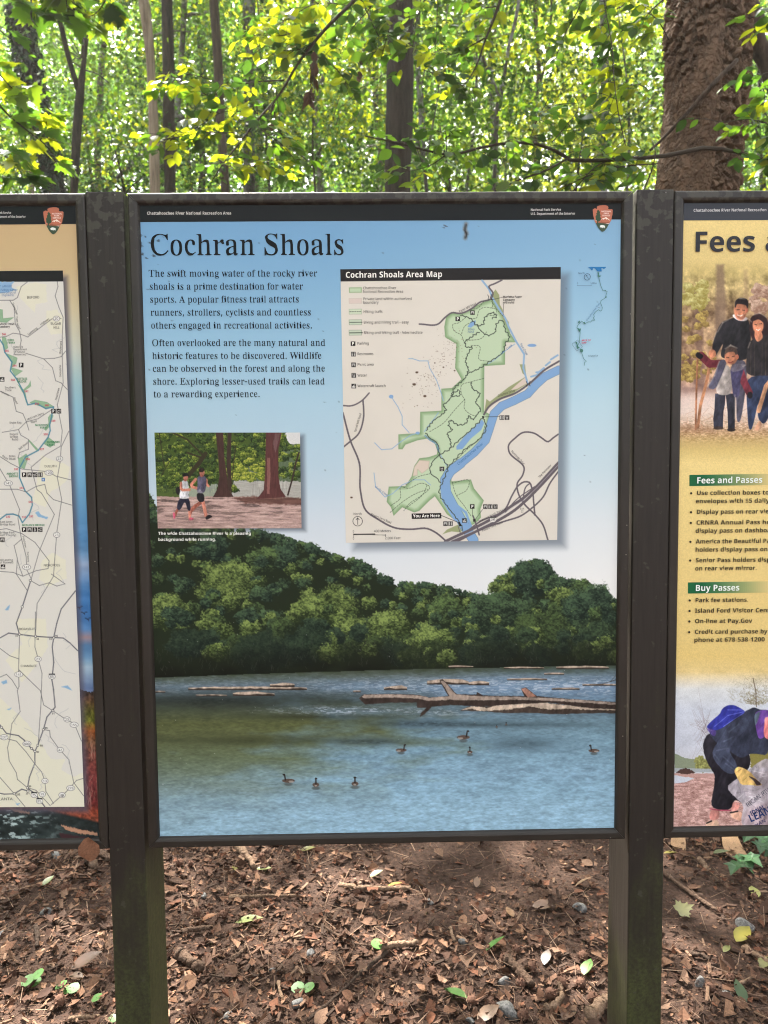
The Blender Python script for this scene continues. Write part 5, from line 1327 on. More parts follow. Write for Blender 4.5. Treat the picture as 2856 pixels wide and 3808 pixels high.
for s, a, b_, x1, y1, h in (('Chattahoochee River', 726, 1206, 872, 1084, 15), ('Sibley', 780, 420, 821, 420, 12), ('Pond', 780, 436, 816, 436, 12), ('Fox', 978, 562, 994, 545, 12), ('Creek', 1010, 535, 1042, 510, 12), ('Sope Creek', 1084, 497, 1122, 566, 12), ('Terrell Mill', 526, 1036, 588, 1080, 12), ('Creek', 596, 1082, 602, 1120, 12), ('Gunby Creek', 240, 1332, 312, 1386, 12)):
    q.text(s, 'R', (a, b_), (x1, y1), h, CB, Z6, .2)
for x, y in ((114, 498), (723, 354), (808, 1445)): q.text('P', 'B', (x - 7, y + 9), (x + 7, y + 9), 18, (240, 238, 232), Z6)
q.build('map_lettering', M_INK, MAP)

# the small locator map on the blue
ZL = cvt(2080, 960, 250 / 1317)
q = Print(YB - 0.0006)
LB, LG = (40, 116, 176), (70, 120, 110)


def stroke(q, pts, w, col, cv):
    for (ax, ay), (bx, by) in zip(pts[:-1], pts[1:]):
        d = np.array([bx - ax, by - ay], float); L = np.hypot(*d) + 1e-9
        n = np.array([-d[1], d[0]]) / L * w / 2; e = d / L * w * .3
        a, b_ = np.array([ax, ay]) - e, np.array([bx, by]) + e
        q.poly([a + n, b_ + n, b_ - n, a - n], col, cv)


q.poly([(560, 182), (620, 172), (910, 172), (908, 190), (870, 215), (850, 196), (820, 200), (830, 262), (800, 262), (740, 260), (700, 205), (660, 195), (650, 235), (625, 240), (610, 210)], LB, ZL)
stroke(q, [(755, 285), (765, 350), (775, 400), (790, 460), (805, 530), (830, 590), (850, 638), (935, 652), (910, 730), (905, 770), (860, 805), (815, 830), (805, 880), (840, 970), (830, 1020), (800, 1040), (760, 1012), (700, 1060), (668, 1105), (680, 1150), (660, 1170), (690, 1218), (640, 1215), (610, 1255), (560, 1250), (500, 1285), (430, 1235), (350, 1330), (340, 1365), (405, 1460), (395, 1560), (388, 1640), (365, 1700)], 8, LG, ZL)
stroke(q, [(400, 1775), (440, 1880), (470, 1970), (525, 2020), (488, 2050), (484, 2105)], 7, LG, ZL)
for P in ([(738, 285), (772, 285), (770, 345), (820, 348), (780, 375), (740, 360), (755, 320)], [(340, 1365), (385, 1385), (418, 1380), (405, 1450), (370, 1420)], [(305, 1650), (340, 1640), (350, 1690), (370, 1740), (395, 1755), (350, 1785), (330, 1740), (335, 1700)], [(400, 1790), (440, 1775), (462, 1810), (448, 1850), (400, 1835)], [(460, 1265), (490, 1250), (510, 1285), (480, 1292)], [(360, 1250), (398, 1225), (395, 1260), (368, 1280)], [(890, 760), (915, 750), (920, 775), (895, 785)], [(870, 635), (910, 630), (900, 650)]):
    q.poly(P, LG, ZL)
stroke(q, [(240, 1688), (352, 1605), (446, 1742), (334, 1826), (240, 1688)], 5, (90, 100, 120), ZL)
cir = [(538 + 60 * math.cos(a), 375 + 62 * math.sin(a)) for a in np.linspace(0, 6.2832, 25)]
stroke(q, cir, 9, (40, 60, 90), ZL); stroke(q, [(562, 408), (515, 345), (512, 375)], 7, (40, 60, 90), ZL); stroke(q, [(515, 345), (545, 342)], 7, (40, 60, 90), ZL)
stroke(q, [(346, 530), (346, 548), (615, 548), (615, 530)], 5, (60, 80, 110), ZL)
for s, a, b_, x1, y1, h, c, f in (('North', 360, 320, 486, 318, 32, (50, 66, 96), 'R'), ('0', 336, 516, 356, 516, 32, (50, 66, 96), 'R'), ('5 Miles', 600, 517, 722, 514, 32, (50, 66, 96), 'R'), ('AREA OF', 425, 1634, 606, 1630, 32, (196, 50, 80), 'B'), ('MAP', 425, 1680, 522, 1678, 32, (196, 50, 80), 'B'), ('ATLANTA', 553, 1935, 745, 1934, 32, (50, 60, 80), 'R'), ('Chattahoochee River', 530, 1245, 790, 895, 34, (58, 104, 150), 'R')):
    q.text(s, f, (a, b_), (x1, y1), h, c, ZL)
q.build('locator_map', M_INK, SGN_C)

# ------------------------------------------------------------------ left sign: autumn river behind a tall road map
K1 = 480 / 1180
z1 = lambda P: [(a * K1, 700 + b_ * K1) for a, b_ in P]
z2 = lambda P: [(a * K1, 1500 + b_ * K1) for a, b_ in P]
z3 = lambda P: [(a * K1, 2300 + b_ * K1) for a, b_ in P]
p = Pic([(-420, 838), (285, 832), (378, 3135), (-420, 3168)], 300, 620, (0, 0, 0), 0, 0, 1)
X, Y = p.X, p.Y
vy = np.array([832, 1000, 1150, 1300, 1420, 1500, 1720, 2000, 2060, 2100, 2180, 2240, 2290, 2340, 2370, 2400, 2440, 2480, 2560, 2580])
vc = np.array([(206, 178, 134), (208, 184, 140), (212, 200, 164), (204, 210, 196), (166, 200, 206), (150, 196, 212), (130, 186, 216), (84, 136, 184), (108, 150, 190), (150, 170, 200), (84, 132, 184), (70, 124, 184), (62, 110, 166), (84, 132, 186), (164, 140, 146), (84, 124, 166), (96, 140, 180), (170, 196, 214), (96, 118, 158), (128, 140, 178)], float)
p.C = np.stack([np.interp(Y, vy, vc[:, i]) for i in range(3)], -1)
p.C += ((fbm(X / 60, Y / 24, 3, 3) - .5) * 30 * (Y > 1950))[..., None]
xr = lambda y: np.interp(y, [830, 3135], [285, 378])
g = np.random.default_rng(31)
n1, n2 = fbm(X / 9, Y / 9, 1, 4)[..., None], fbm(X / 30, Y / 18, 2, 3)[..., None]
ay = np.array([2570, 2600, 2650, 2680, 2720, 2760, 2800, 2900, 2990, 3020, 3060, 3075])
ac = np.array([(50, 46, 46), (92, 66, 50), (92, 92, 40), (100, 104, 40), (160, 90, 50), (112, 76, 54), (112, 64, 56), (110, 52, 52), (104, 44, 44), (146, 70, 50), (140, 76, 58), (60, 44, 42)], float)
aut = np.stack([np.interp(Y, ay, ac[:, i]) for i in range(3)], -1) * (.45 + 1.1 * n1)
p.C = np.where((Y > 2572 + 40 * (n2[..., 0] - .5))[..., None], aut, p.C)
for i in range(260):
    x = g.uniform(-400, 375); y = g.uniform(2760, 3010)
    p.line([(x, y), (x + g.normal(0, 14), y - g.uniform(20, 80))], 2.2, (190, 160, 140), g.uniform(.3, .8))
wat = np.clip((Y - (3005 + np.clip(X - 170, 0, 300) * .24)) / 10, 0, 1)[..., None]
wcol = np.array([44, 54, 54]) * (.5 + .9 * n2) + np.clip((fbm(X / 26 - Y / 60, Y / 8 + X / 60, 4, 4)[..., None] - .55) * 9, 0, 1) * np.array([130, 140, 140]) * np.clip((260 - X) / 200, .05, 1)[..., None]
p.C = p.C * (1 - wat) + wcol * wat
for P in ([(560, 1890), (700, 1920), (890, 1960), (890, 1985), (720, 1965), (600, 1930)], [(90, 1735), (280, 1770), (270, 1790), (130, 1760)]): p.poly(z3(P), (186, 140, 112), jit=4, js=6)
p.poly(z3([(540, 1960), (700, 1985), (895, 2010), (895, 2040), (560, 2010)]), (66, 44, 48), jit=4, js=8)
for a, b_ in ((700, 1860), (745, 1910), (780, 1965)):
    p.line(z2([(a, b_), (a + 22, b_ + 6), (a + 50, b_ - 4)]), 3.2, (34, 40, 56)); p.line(z2([(a + 22, b_ + 6), (a + 30, b_ + 22)]), 2.4, (34, 40, 56))
LMQ = [(-420, 1012), (234, 1006), (314, 3000), (-420, 3003)]
p.shadow(np.array(LMQ, float) + [16, 22], 15, (86, 82, 96), .8)
p.build('autumn_river_print', M_PRINT, SGN_L)
bandpoly(SGN_L, [(-1395, 758), (283, 750), (287, 833), (-1395, 846)], (22, 27, 30))
emblem(SGN_L, (397 - 520 * 185 / 880) * K1, 700 + (180 - 270 * 185 / 880 * 1.1) * K1, K1 * 185 / 880)
p = Pic(LMQ, 340, 1000, (224, 222, 214), 0, 0, 1)
X, Y = p.X, p.Y
pale = (230, 228, 206)
p.C += (np.clip((vn(X / 90, Y / 90, 2) - .48) * 10, 0, 1)[..., None]) * (np.array(pale) - p.C) * .0
p.poly([(-430, 1000), (240, 1000), (236, 1047), (-430, 1050)], (30, 32, 34))
for P in (z1([(150, 900), (330, 860), (420, 880), (430, 1040), (330, 1060), (320, 1140), (240, 1060), (180, 1000)]), z1([(420, 1120), (520, 1110), (575, 1180), (570, 1330), (470, 1340), (430, 1260)]),
          z2([(380, 480), (560, 540), (640, 580), (620, 700), (520, 780), (460, 800), (420, 950), (300, 900), (330, 760)]), z2([(380, 1440), (480, 1360), (600, 1430), (610, 1600), (440, 1680), (360, 1600)]), z3([(150, 0), (420, 0), (440, 260), (340, 420), (200, 580), (50, 380), (200, 240)]),
          z3([(-500, 500), (0, 720), (250, 950), (460, 1280), (590, 1290), (560, 1380), (680, 1450), (770, 1400), (775, 1730), (-500, 1730)])):
    p.poly(P, pale, .9, jit=4, js=14)
p.poly(z1([(-30, 855), (130, 855), (100, 900), (150, 930), (60, 960), (-30, 960)]), (150, 186, 220), jit=4, js=10)
LGN = (150, 184, 150)
for P in (z1([(-30, 1100), (25, 1110), (30, 1190), (130, 1180), (60, 1230), (-30, 1220)]), z1([(20, 1360), (55, 1365), (75, 1460), (50, 1480), (20, 1420)]), z1([(60, 1510), (160, 1550), (150, 1600), (110, 1640), (210, 1670), (140, 1720), (100, 1650), (110, 1590)]),
          z1([(160, 1790), (215, 1840), (260, 1800), (280, 1760), (285, 1810), (230, 1850), (250, 1960), (240, 1960), (215, 1880)]), z1([(270, 1960), (320, 1935), (430, 1955), (500, 2000), (420, 2010), (340, 1985)]), z2([(460, 100), (490, 110), (455, 210), (420, 250), (405, 240), (445, 180), (440, 130)]),
          z2([(445, 310), (510, 360), (460, 405), (400, 370)]), z2([(265, 330), (350, 420), (340, 440), (262, 345)]), z2([(180, 500), (240, 460), (262, 490), (225, 600), (175, 580), (165, 490)])):
    p.poly(P, LGN, edge=((104, 150, 112), 3, .7))
TEAL = (86, 140, 160)
RV = z1([(-10, 1370), (30, 1430), (45, 1500), (110, 1590), (95, 1670), (150, 1740), (215, 1860), (255, 1980), (330, 1965), (420, 2015), (490, 2000)]) + z2([(455, 200), (460, 250), (440, 310), (350, 430), (235, 490), (180, 590), (180, 680), (230, 800), (290, 860), (296, 930), (270, 1010), (205, 1090), (175, 1030), (120, 1012), (60, 1015), (-20, 1075)])
p.line(RV, 5, TEAL)
GR, GR2, GR3 = (116, 116, 118), (104, 104, 112), (184, 186, 188)
for P in (z1([(525, 855), (530, 900), (505, 985), (540, 1090), (578, 1180), (570, 1350), (570, 1560), (578, 1780), (525, 1980), (540, 2050)]) + z2([(540, 95), (570, 250), (556, 390), (420, 470), (285, 585), (340, 790), (380, 820), (498, 1015), (360, 1350), (285, 1610)]),
          z1([(-30, 1365), (60, 1355), (120, 1325), (190, 1335), (255, 1360), (475, 1195), (560, 1190)]), z1([(250, 858), (195, 900), (160, 1000), (120, 1025), (-30, 1025)]), z1([(90, 1025), (130, 1090), (140, 1240), (180, 1310), (195, 1390), (185, 1440)]), z1([(240, 1510), (400, 1560), (480, 1640), (510, 1760), (560, 1780), (615, 1840)]), z1([(400, 1560), (500, 1555), (560, 1540), (600, 1490)]),
          z1([(-10, 1850), (120, 1910), (150, 2040), (210, 2060), (240, 2130), (265, 2212)]), z2([(20, 265), (170, 240), (240, 170), (350, 140), (470, 60)]), z2([(170, 240), (190, 290), (260, 330), (260, 420), (180, 450), (165, 500)]), z2([(-10, 480), (100, 550), (200, 600), (300, 610), (440, 625), (510, 665), (650, 700)]), z2([(-10, 580), (90, 750), (180, 970), (165, 1050), (195, 1230), (240, 1400), (245, 1520), (285, 1600)]),
          z2([(-10, 785), (160, 785), (240, 810), (330, 760), (410, 740), (430, 820), (490, 880), (655, 930)]), z2([(630, 255), (560, 400), (550, 540), (525, 680), (565, 880), (520, 1180), (500, 1440), (490, 1580), (430, 1680), (340, 1830), (325, 2120)]), z2([(-10, 1155), (60, 1145), (200, 1190), (320, 1270), (450, 1440), (440, 1510), (330, 1530), (210, 1580), (120, 1545), (-10, 1535)]),
          z2([(280, 1620), (360, 1665), (450, 1640), (520, 1670), (595, 1650), (470, 1560)]), z2([(160, 1430), (180, 1500), (210, 1580)]), z2([(200, 1240), (130, 1300), (160, 1420), (150, 1560), (250, 1710)]), z3([(180, 150), (170, 480), (175, 620), (160, 660), (185, 850), (110, 960), (90, 1100), (70, 1180), (85, 1300), (150, 1410), (160, 1470), (250, 1545)]), z3([(325, -60), (320, 260), (385, 500), (375, 780), (350, 1150)]), z3([(175, 470), (370, 660), (400, 790), (480, 840)]), z3([(480, 840), (600, 920), (680, 960), (745, 1120)]),
          z3([(400, 1015), (455, 1025), (460, 1080), (540, 1190), (630, 1290), (675, 1500), (765, 1620)]), z3([(70, 1100), (150, 1120), (240, 1220), (320, 1330), (380, 1400), (410, 1480), (420, 1580), (490, 1690)]), z3([(250, 1545), (330, 1570), (460, 1710)]), z3([(-10, 1440), (130, 1600), (230, 1720)]), z3([(470, 1700), (600, 1590), (700, 1480), (765, 1460)]), z3([(-10, 265), (90, 340), (175, 370)]), z3([(-10, 540), (60, 510), (110, 560), (160, 640)])):
    p.line(P, 2.4, GR)
for P in (z2([(285, 1610), (205, 1860), (150, 2010), (178, 2110)]), z2([(-10, 2150), (80, 2100), (180, 2112), (330, 2130), (490, 2140), (580, 2145), (640, 2190), (710, 2260)]), z2([(690, 1715), (560, 1880), (520, 2010), (492, 2140)]) + z3([(478, 260), (492, 400), (475, 560), (490, 650), (505, 810), (430, 900), (398, 1015), (345, 1160), (320, 1215), (320, 1320), (270, 1450), (252, 1550), (320, 1600), (410, 1720)]), z3([(-10, 960), (60, 1050), (170, 1070), (220, 1110), (290, 1190), (325, 1215)]), z3([(-10, 1595), (40, 1605), (130, 1602), (200, 1560), (252, 1575)])):
    p.line(P, 4.2, GR2)
for i in range(70):
    x, y = g.uniform(-400, 290), g.uniform(1100, 2980)
    pts = [(x, y)]
    for j in range(5): pts.append((pts[-1][0] + g.normal(0, 14), pts[-1][1] + g.uniform(4, 22)))
    p.line(pts, 1.6, GR3, .8)
for P in (z2([(320, 1000), (350, 985), (380, 1020), (440, 1040), (430, 1060), (350, 1035)]), z3([(10, 580), (60, 560), (70, 590), (30, 605)]), z3([(560, 625), (620, 610), (660, 660), (600, 635)]), z3([(50, 835), (105, 815), (95, 835)]), z2([(40, 1890), (90, 1840), (80, 1890)]), z3([(140, 1690), (185, 1690), (160, 1710)])):
    p.poly(P, (144, 184, 216), jit=2, js=8)
for P in (z2([(278, 1618)]), z2([(204, 1860)]), z2([(178, 2112)]), z2([(326, 2130)]), z2([(492, 2142)]), z3([(484, 842)]), z3([(398, 1015)]), z3([(347, 1158)]), z3([(320, 1214)]), z3([(290, 1188)]), z3([(252, 1548)]), z3([(256, 1577)]), z3([(131, 1602)]), z3([(14, 995)])):
    x, y = P[0]; p.ell(x, y, 5, 5, (50, 50, 54), soft=.3); p.ell(x, y, 3.2, 3.2, (236, 234, 228), soft=.3)
for cv_, L in ((z1, ((195, 1617, 'P'), (490, 2038, 'P'), (538, 2038, 'launch'), (20, 1748, 'boat'))), (z2, ((222, 652, 'P'), (272, 652, 'picnic'), (322, 652, 'launch'), (370, 652, 'rest'), (222, 1154, 'P'), (272, 1154, 'picnic'), (320, 1154, 'hike'), (368, 1154, 'launch'), (23, 1246, 'picnic'), (28, 1494, 'boat')))):
    for x, y, k in L:
        (a, b_), = cv_([(x, y)]); icon(p, a, b_, 8.4, k)
p.poly(z2([(381, 681), (411, 681), (411, 712), (381, 712)]), (44, 110, 180))
shields = [(z1, 517, 1192, '20', 0), (z2, 545, 506, '23', 1), (z2, 448, 634, '120', 0), (z2, 77, 730, '141', 0), (z2, 519, 1202, '23', 1), (z2, 244, 1497, '141', 0), (z3, 349, 370, '23', 1), (z3, 172, 511, '141', 0), (z3, 476, 530, '85', 2), (z3, 614, 922, '23', 1), (z3, 678, 971, '155', 0), (z3, 37, 1085, '237', 0), (z3, 247, 1144, '400', 0), (z3, 552, 1200, '42', 0), (z3, 412, 1484, '13', 1), (z3, 647, 1549, '278', 1), (z3, 568, 1613, '29', 1), (z3, 388, 1605, '19', 1), (z3, 313, 1613, '75', 2), (z3, 362, 1668, '85', 2)]
for cv_, x, y, s, k in shields:
    (a, b_), = cv_([(x, y)])
    w = 8 + 3.2 * (len(s) - 1)
    p.ell(a, b_, w + 1.6, 10.4, (110, 110, 112), soft=.14); p.ell(a, b_, w, 8.8, (238, 237, 232), soft=.14)
    if k == 2: p.poly([(a - w, b_ - 11), (a + w, b_ - 11), (a + w, b_ - 6.5), (a - w, b_ - 6.5)], (40, 40, 44))
LM = p.build('road_map', M_PRINT, SGN_L, 0.0004)
q = Print(YB - 0.0008)
for cv_, x, y, s, k in shields:
    (a, b_), = cv_([(x, y)])
    w = 3.7 * len(s)
    q.text(s, 'R', (a - w, b_ + 4.2), (a + w, b_ + 4.2), 8.6, (60, 60, 62), U0)
D, GRN, RED, BL = (66, 66, 68), (54, 130, 84), (196, 52, 84), (60, 110, 160)
for cv_, s, x0, y0, x1, y1, h, f, c in (
        (z1, 'BUFORD', 248, 1010, 362, 1008, 22, 'R', D), (z1, 'SUGAR', 463, 1250, 560, 1249, 22, 'R', D), (z1, 'HILL', 490, 1286, 546, 1285, 22, 'R', D), (z1, 'Cumming', 262, 1346, 348, 1284, 19, 'R', D), (z1, 'Highway', 376, 1258, 456, 1198, 19, 'R', D), (z1, 'ORRS', 70, 1398, 132, 1397, 18, 'B', GRN), (z1, 'FERRY', 70, 1422, 142, 1421, 18, 'B', GRN),
        (z1, '346', 20, 1345, 57, 1344, 18, 'B', RED), (z1, '345', 44, 1496, 83, 1495, 18, 'B', RED), (z1, '344', 115, 1632, 154, 1631, 18, 'B', RED), (z1, '343', 102, 1762, 140, 1761, 18, 'B', RED), (z1, '342', 224, 1866, 263, 1865, 18, 'B', RED), (z1, '341', 320, 1980, 358, 1979, 18, 'B', RED), (z1, '340', 409, 1994, 448, 1993, 18, 'B', RED), (z1, '339', 470, 2136, 509, 2135, 18, 'B', RED),
        (z1, '(Georgia', 124, 1459, 213, 1458, 17, 'R', D), (z1, 'Department', 124, 1482, 249, 1481, 17, 'R', D), (z1, 'of Natural', 126, 1505, 232, 1504, 17, 'R', D), (z1, 'Resources)', 127, 1528, 240, 1527, 17, 'R', D), (z1, 'SETTLES', 159, 1752, 252, 1751, 19, 'B', GRN), (z1, 'BRIDGE', 160, 1777, 244, 1776, 19, 'B', GRN), (z1, 'Southers', 45, 1831, 146, 1830, 18, 'R', D), (z1, 'Circle', 46, 1856, 108, 1855, 18, 'R', D),
        (z1, 'Boulevard', 561, 1514, 566, 1398, 18, 'R', D), (z1, 'Industrial', 562, 1724, 560, 1615, 18, 'R', D), (z1, 'Peachtree', 520, 1940, 548, 1828, 18, 'R', D), (z1, 'Suwanee', 110, 1050, 152, 1158, 18, 'R', D), (z1, 'Dam', 146, 1174, 152, 1228, 18, 'R', D), (z1, 'Road', 148, 1242, 178, 1292, 18, 'R', D), (z1, 'Atlanta', 6, 1866, 84, 1902, 18, 'R', D), (z1, 'Road', 122, 1916, 152, 1976, 18, 'R', D),
        (z1, 'McGinnis Ferry', 252, 2124, 404, 2064, 19, 'R', D), (z1, 'Road', 284, 2150, 340, 2136, 19, 'R', D), (z1, 'Shake Rag', 88, 2152, 198, 2151, 18, 'R', D), (z1, 'McGINNIS', 324, 2174, 438, 2173, 18, 'B', GRN), (z1, 'FERRY', 368, 2198, 438, 2197, 18, 'B', GRN), (z1, 'Hatchery', -12, 1276, 92, 1275, 18, 'B', D), (z1, 'Buford Trout', -18, 1250, 134, 1249, 18, 'B', D), (z1, 'Engineers)', 17, 987, 126, 986, 18, 'R', BL), (z1, 'Army Corps of', -14, 964, 148, 963, 18, 'R', BL), (z1, 'Lake Sidney Lanier', -44, 940, 164, 939, 18, 'R', BL), (z1, 'SIDNEY LANIER', -88, 906, 114, 905, 19, 'R', BL),
        (z2, '338', 399, 292, 439, 291, 18, 'B', RED), (z2, '337', 364, 428, 404, 427, 18, 'B', RED), (z2, '336', 236, 520, 276, 519, 18, 'B', RED), (z2, '335', 130, 611, 169, 610, 18, 'B', RED), (z2, '334', 178, 782, 218, 781, 18, 'B', RED), (z2, '333', 260, 911, 300, 910, 18, 'B', RED), (z2, '332', 268, 1042, 308, 1041, 18, 'B', RED), (z2, '331', 202, 1049, 240, 1048, 18, 'B', RED), (z2, '330', 56, 1045, 96, 1044, 18, 'B', RED),
        (z2, 'Rogers', 90, 290, 168, 289, 18, 'R', D), (z2, 'Bridge', 92, 315, 168, 314, 18, 'R', D), (z2, 'Road', 110, 339, 169, 338, 18, 'R', D), (z2, 'SUWANEE', 430, 363, 549, 362, 18, 'B', GRN), (z2, 'CREEK', 432, 388, 506, 387, 18, 'B', GRN), (z2, 'Bell Road', 180, 430, 262, 360, 18, 'R', D), (z2, 'Boles', 84, 492, 144, 491, 18, 'R', D), (z2, 'Road', 86, 516, 144, 515, 18, 'R', D), (z2, 'Road', 18, 484, 70, 516, 18, 'R', D), (z2, 'DULUTH', 408, 585, 520, 584, 21, 'R', D), (z2, 'ABBOTTS', 62, 652, 168, 651, 18, 'B', GRN), (z2, 'BRIDGE', 85, 676, 168, 675, 18, 'B', GRN),
        (z2, 'H', 390, 706, 403, 706, 18, 'B', (236, 236, 236)), (z2, 'East Jones', 2, 1091, 117, 1090, 18, 'R', D), (z2, 'Bridge Road', 3, 1116, 142, 1115, 18, 'R', D), (z2, 'MEDLOCK BRIDGE', 203, 1122, 411, 1121, 18, 'B', GRN), (z2, 'Jones Bridge Park', -70, 1190, 136, 1189, 18, 'R', D), (z2, '(Gwinnett County)', -64, 1213, 150, 1212, 18, 'R', D), (z2, 'Peachtree', 206, 1214, 230, 1320, 17, 'R', D), (z2, 'Parkway', 246, 1356, 256, 1450, 17, 'R', D), (z2, 'NORCROSS', 400, 1490, 552, 1489, 21, 'R', D), (z2, 'Garrard Landing', -60, 1440, 122, 1439, 18, 'R', D), (z2, '(City of Roswell)', -58, 1463, 124, 1462, 18, 'R', D), (z2, 'DORAVILLE', 175, 2072, 323, 2071, 21, 'R', D),
        (z3, '31', 141, 168, 166, 167, 18, 'B', D), (z3, '32', 334, 194, 359, 193, 18, 'B', D), (z3, '33', 450, 196, 475, 195, 18, 'B', D), (z3, '95', 507, 167, 532, 166, 18, 'B', D), (z3, 'CHAMBLEE', 190, 443, 339, 442, 21, 'R', D), (z3, '91', 478, 877, 503, 876, 18, 'B', D), (z3, '89', 412, 1010, 437, 1009, 18, 'B', D), (z3, '88', 368, 1169, 393, 1168, 18, 'B', D), (z3, '87', 336, 1228, 361, 1227, 18, 'B', D), (z3, '86', 264, 1542, 289, 1541, 18, 'B', D), (z3, '251', 236, 1607, 274, 1606, 18, 'B', D), (z3, '252', 149, 1616, 187, 1615, 18, 'B', D), (z3, '78', 556, 1634, 582, 1633, 18, 'R', D), (z3, 'ATLANTA', -60, 1661, 118, 1660, 26, 'R', D)):
    (a, b_), (c_, d_) = cv_([(x0, y0), (x1, y1)])
    q.text(s, f, (a, b_), (c_, d_), h * K1, c, U0)
for x, y in ((195, 1617), (490, 2038)):
    (a, b_), = z1([(x, y)]); q.text('P', 'B', (a - 4, b_ + 5.5), (a + 4, b_ + 5.5), 11, (240, 238, 232), U0)
for x, y in ((222, 652), (222, 1154)):
    (a, b_), = z2([(x, y)]); q.text('P', 'B', (a - 4, b_ + 5.5), (a + 4, b_ + 5.5), 11, (240, 238, 232), U0)
q.build('map_lettering', M_INK, LM)
q = Print(YB - 0.0006)
q.text('National Park Service', 'B', (-116 * K1, 700 + 236 * K1), (104 * K1, 700 + 235 * K1), 8, (205, 203, 198), U0)
q.text('U.S. Department of the Interior', 'B', (-116 * K1, 700 + 272 * K1), (237 * K1, 700 + 271 * K1), 8, (205, 203, 198), U0)
q.build('header_lettering', M_INK, SGN_L)

# ------------------------------------------------------------------ right sign: fees
K4 = 556 / 1206
z4 = lambda P: [(2300 + a * K4, 680 + b_ * K4) for a, b_ in P]
bandpoly(SGN_R, [(2536, 744), (4350, 732), (4350, 812), (2536, 820)], (60, 64, 72))
YEL = (243, 218, 146)
p = Pic([(2530, 815), (3060, 812), (3040, 1720), (2525, 1724)], 300, 420, YEL, 2300, 680, 1)
ku = 1 / K4
p = Pic([((2530 - 2300) * ku, (815 - 680) * ku), ((3060 - 2300) * ku, (812 - 680) * ku), ((3040 - 2300) * ku, (1720 - 680) * ku), ((2525 - 2300) * ku, (1724 - 680) * ku)], 320, 440, YEL, 2300, 680, K4)
X, Y = p.X, p.Y
vy = np.array([290, 620, 720, 850, 1000, 1200, 1400, 1600, 1680, 1740, 1850, 1950, 2010, 2080, 2160, 2260])
vc = np.array([YEL, (230, 206, 138), (212, 190, 124), (188, 166, 112), (168, 140, 102), (156, 126, 98), (166, 132, 104), (176, 140, 122), (200, 166, 150), (238, 214, 202), (240, 220, 206), (218, 188, 160), (196, 160, 120), (206, 176, 118), (224, 198, 128), YEL], float)
p.C = np.stack([np.interp(Y, vy, vc[:, i]) for i in range(3)], -1)
mid = np.clip((Y - 640) / 200, 0, 1) * np.clip((1720 - Y) / 120, 0, 1)
nn = fbm(X / 70, Y / 70, 1, 3); n3 = fbm(X / 26, Y / 26, 4, 3)
p.C += (mid * ((nn - .5) * 190 + (n3 - .5) * 90))[..., None] * np.array([1, .92, .7])
low = np.clip((Y - 1880) / 60, 0, 1) * np.clip((2120 - Y) / 90, 0, 1)
p.C += (low * (fbm(X / 16, Y / 7, 3, 3) - .5) * 130)[..., None]
p.poly([(600, 900), (660, 890), (680, 1300), (700, 1680), (610, 1680), (625, 1300)], (126, 98, 88), .6, soft=26, jit=10)
p.poly([(790, 660), (850, 660), (870, 1000), (850, 1300), (760, 1480), (780, 1100)], (132, 108, 92), .7, soft=26, jit=8)
p.poly([(1010, 700), (1040, 700), (1050, 950), (1010, 950)], (150, 120, 96), .4, soft=26)
g = np.random.default_rng(41)
for i in range(26): p.crown(g.uniform(515, 700), g.uniform(800, 1000), 46, 34, (160, 146, 74), (226, 220, 150), i, 16, .6)
for i in range(34): p.crown(g.uniform(515, 760), g.uniform(1020, 1640), 40, 30, (132, 106, 62), (216, 190, 104), i + 40, 16, .6)
for i in range(26): p.crown(g.uniform(1050, 1300), g.uniform(820, 1040), 50, 36, (156, 120, 100), (226, 196, 172), i + 80, 18, .6)
for i in range(60):
    x, y = g.uniform(520, 1300), g.uniform(1820, 2000)
    p.line([(x, y), (x + g.normal(0, 60), y - g.uniform(10, 60))], 4, (190, 140, 110), .5)
p.fold, p.fs = .34, 46
SK, SK2, BK = (198, 130, 98), (170, 100, 76), (40, 38, 42)
p.line([(770, 1300), (712, 1600), (660, 1800), (640, 1970)], 24, (188, 132, 96)); p.line([(638, 1405), (628, 1700), (622, 1990)], 15, (180, 122, 88))
p.poly([(900, 1420), (1045, 1430), (1020, 1720), (985, 1930), (952, 1930), (950, 1700)], (70, 70, 88), .9)
p.poly([(918, 1088), (860, 1110), (826, 1130), (790, 1200), (760, 1290), (756, 1340), (775, 1410), (800, 1370), (850, 1280), (820, 1390), (850, 1420), (1060, 1440), (1070, 1180), (1048, 1110), (1010, 1085)], BK)
p.poly([(916, 1075), (930, 1056), (1010, 1080), (1046, 1090), (1030, 1116), (960, 1112)], (206, 196, 196))
p.ell(984, 1030, 52, 78, SK); p.ell(1034, 1026, 12, 22, SK2); p.poly([(940, 1060), (985, 1108), (1020, 1090), (1028, 1050), (990, 1090)], (150, 96, 78), .8)
p.poly([(935, 1000), (942, 945), (985, 924), (1040, 935), (1050, 980), (1040, 1020), (1030, 985), (985, 978), (955, 975), (944, 1010)], (46, 38, 40)); p.poly([(965, 935), (985, 924), (1035, 936), (1010, 940)], (200, 190, 180), .5)
p.line([(955, 1024), (975, 1022)], 6, (60, 40, 36)); p.line([(998, 1026), (1018, 1028)], 6, (60, 40, 36)); p.line([(960, 1066), (985, 1074), (1004, 1064)], 6, (226, 204, 192))
p.ell(757, 1378, 30, 34, SK)
p.poly([(1060, 1100), (1090, 1062), (1140, 1050), (1190, 1080), (1215, 1150), (1225, 1300), (1180, 1300), (1090, 1290), (1050, 1180), (1062, 1140)], (52, 34, 36))
p.poly([(1040, 1320), (1070, 1270), (1110, 1240), (1190, 1220), (1260, 1260), (1280, 1560), (1030, 1560), (1030, 1440)], (48, 44, 46))
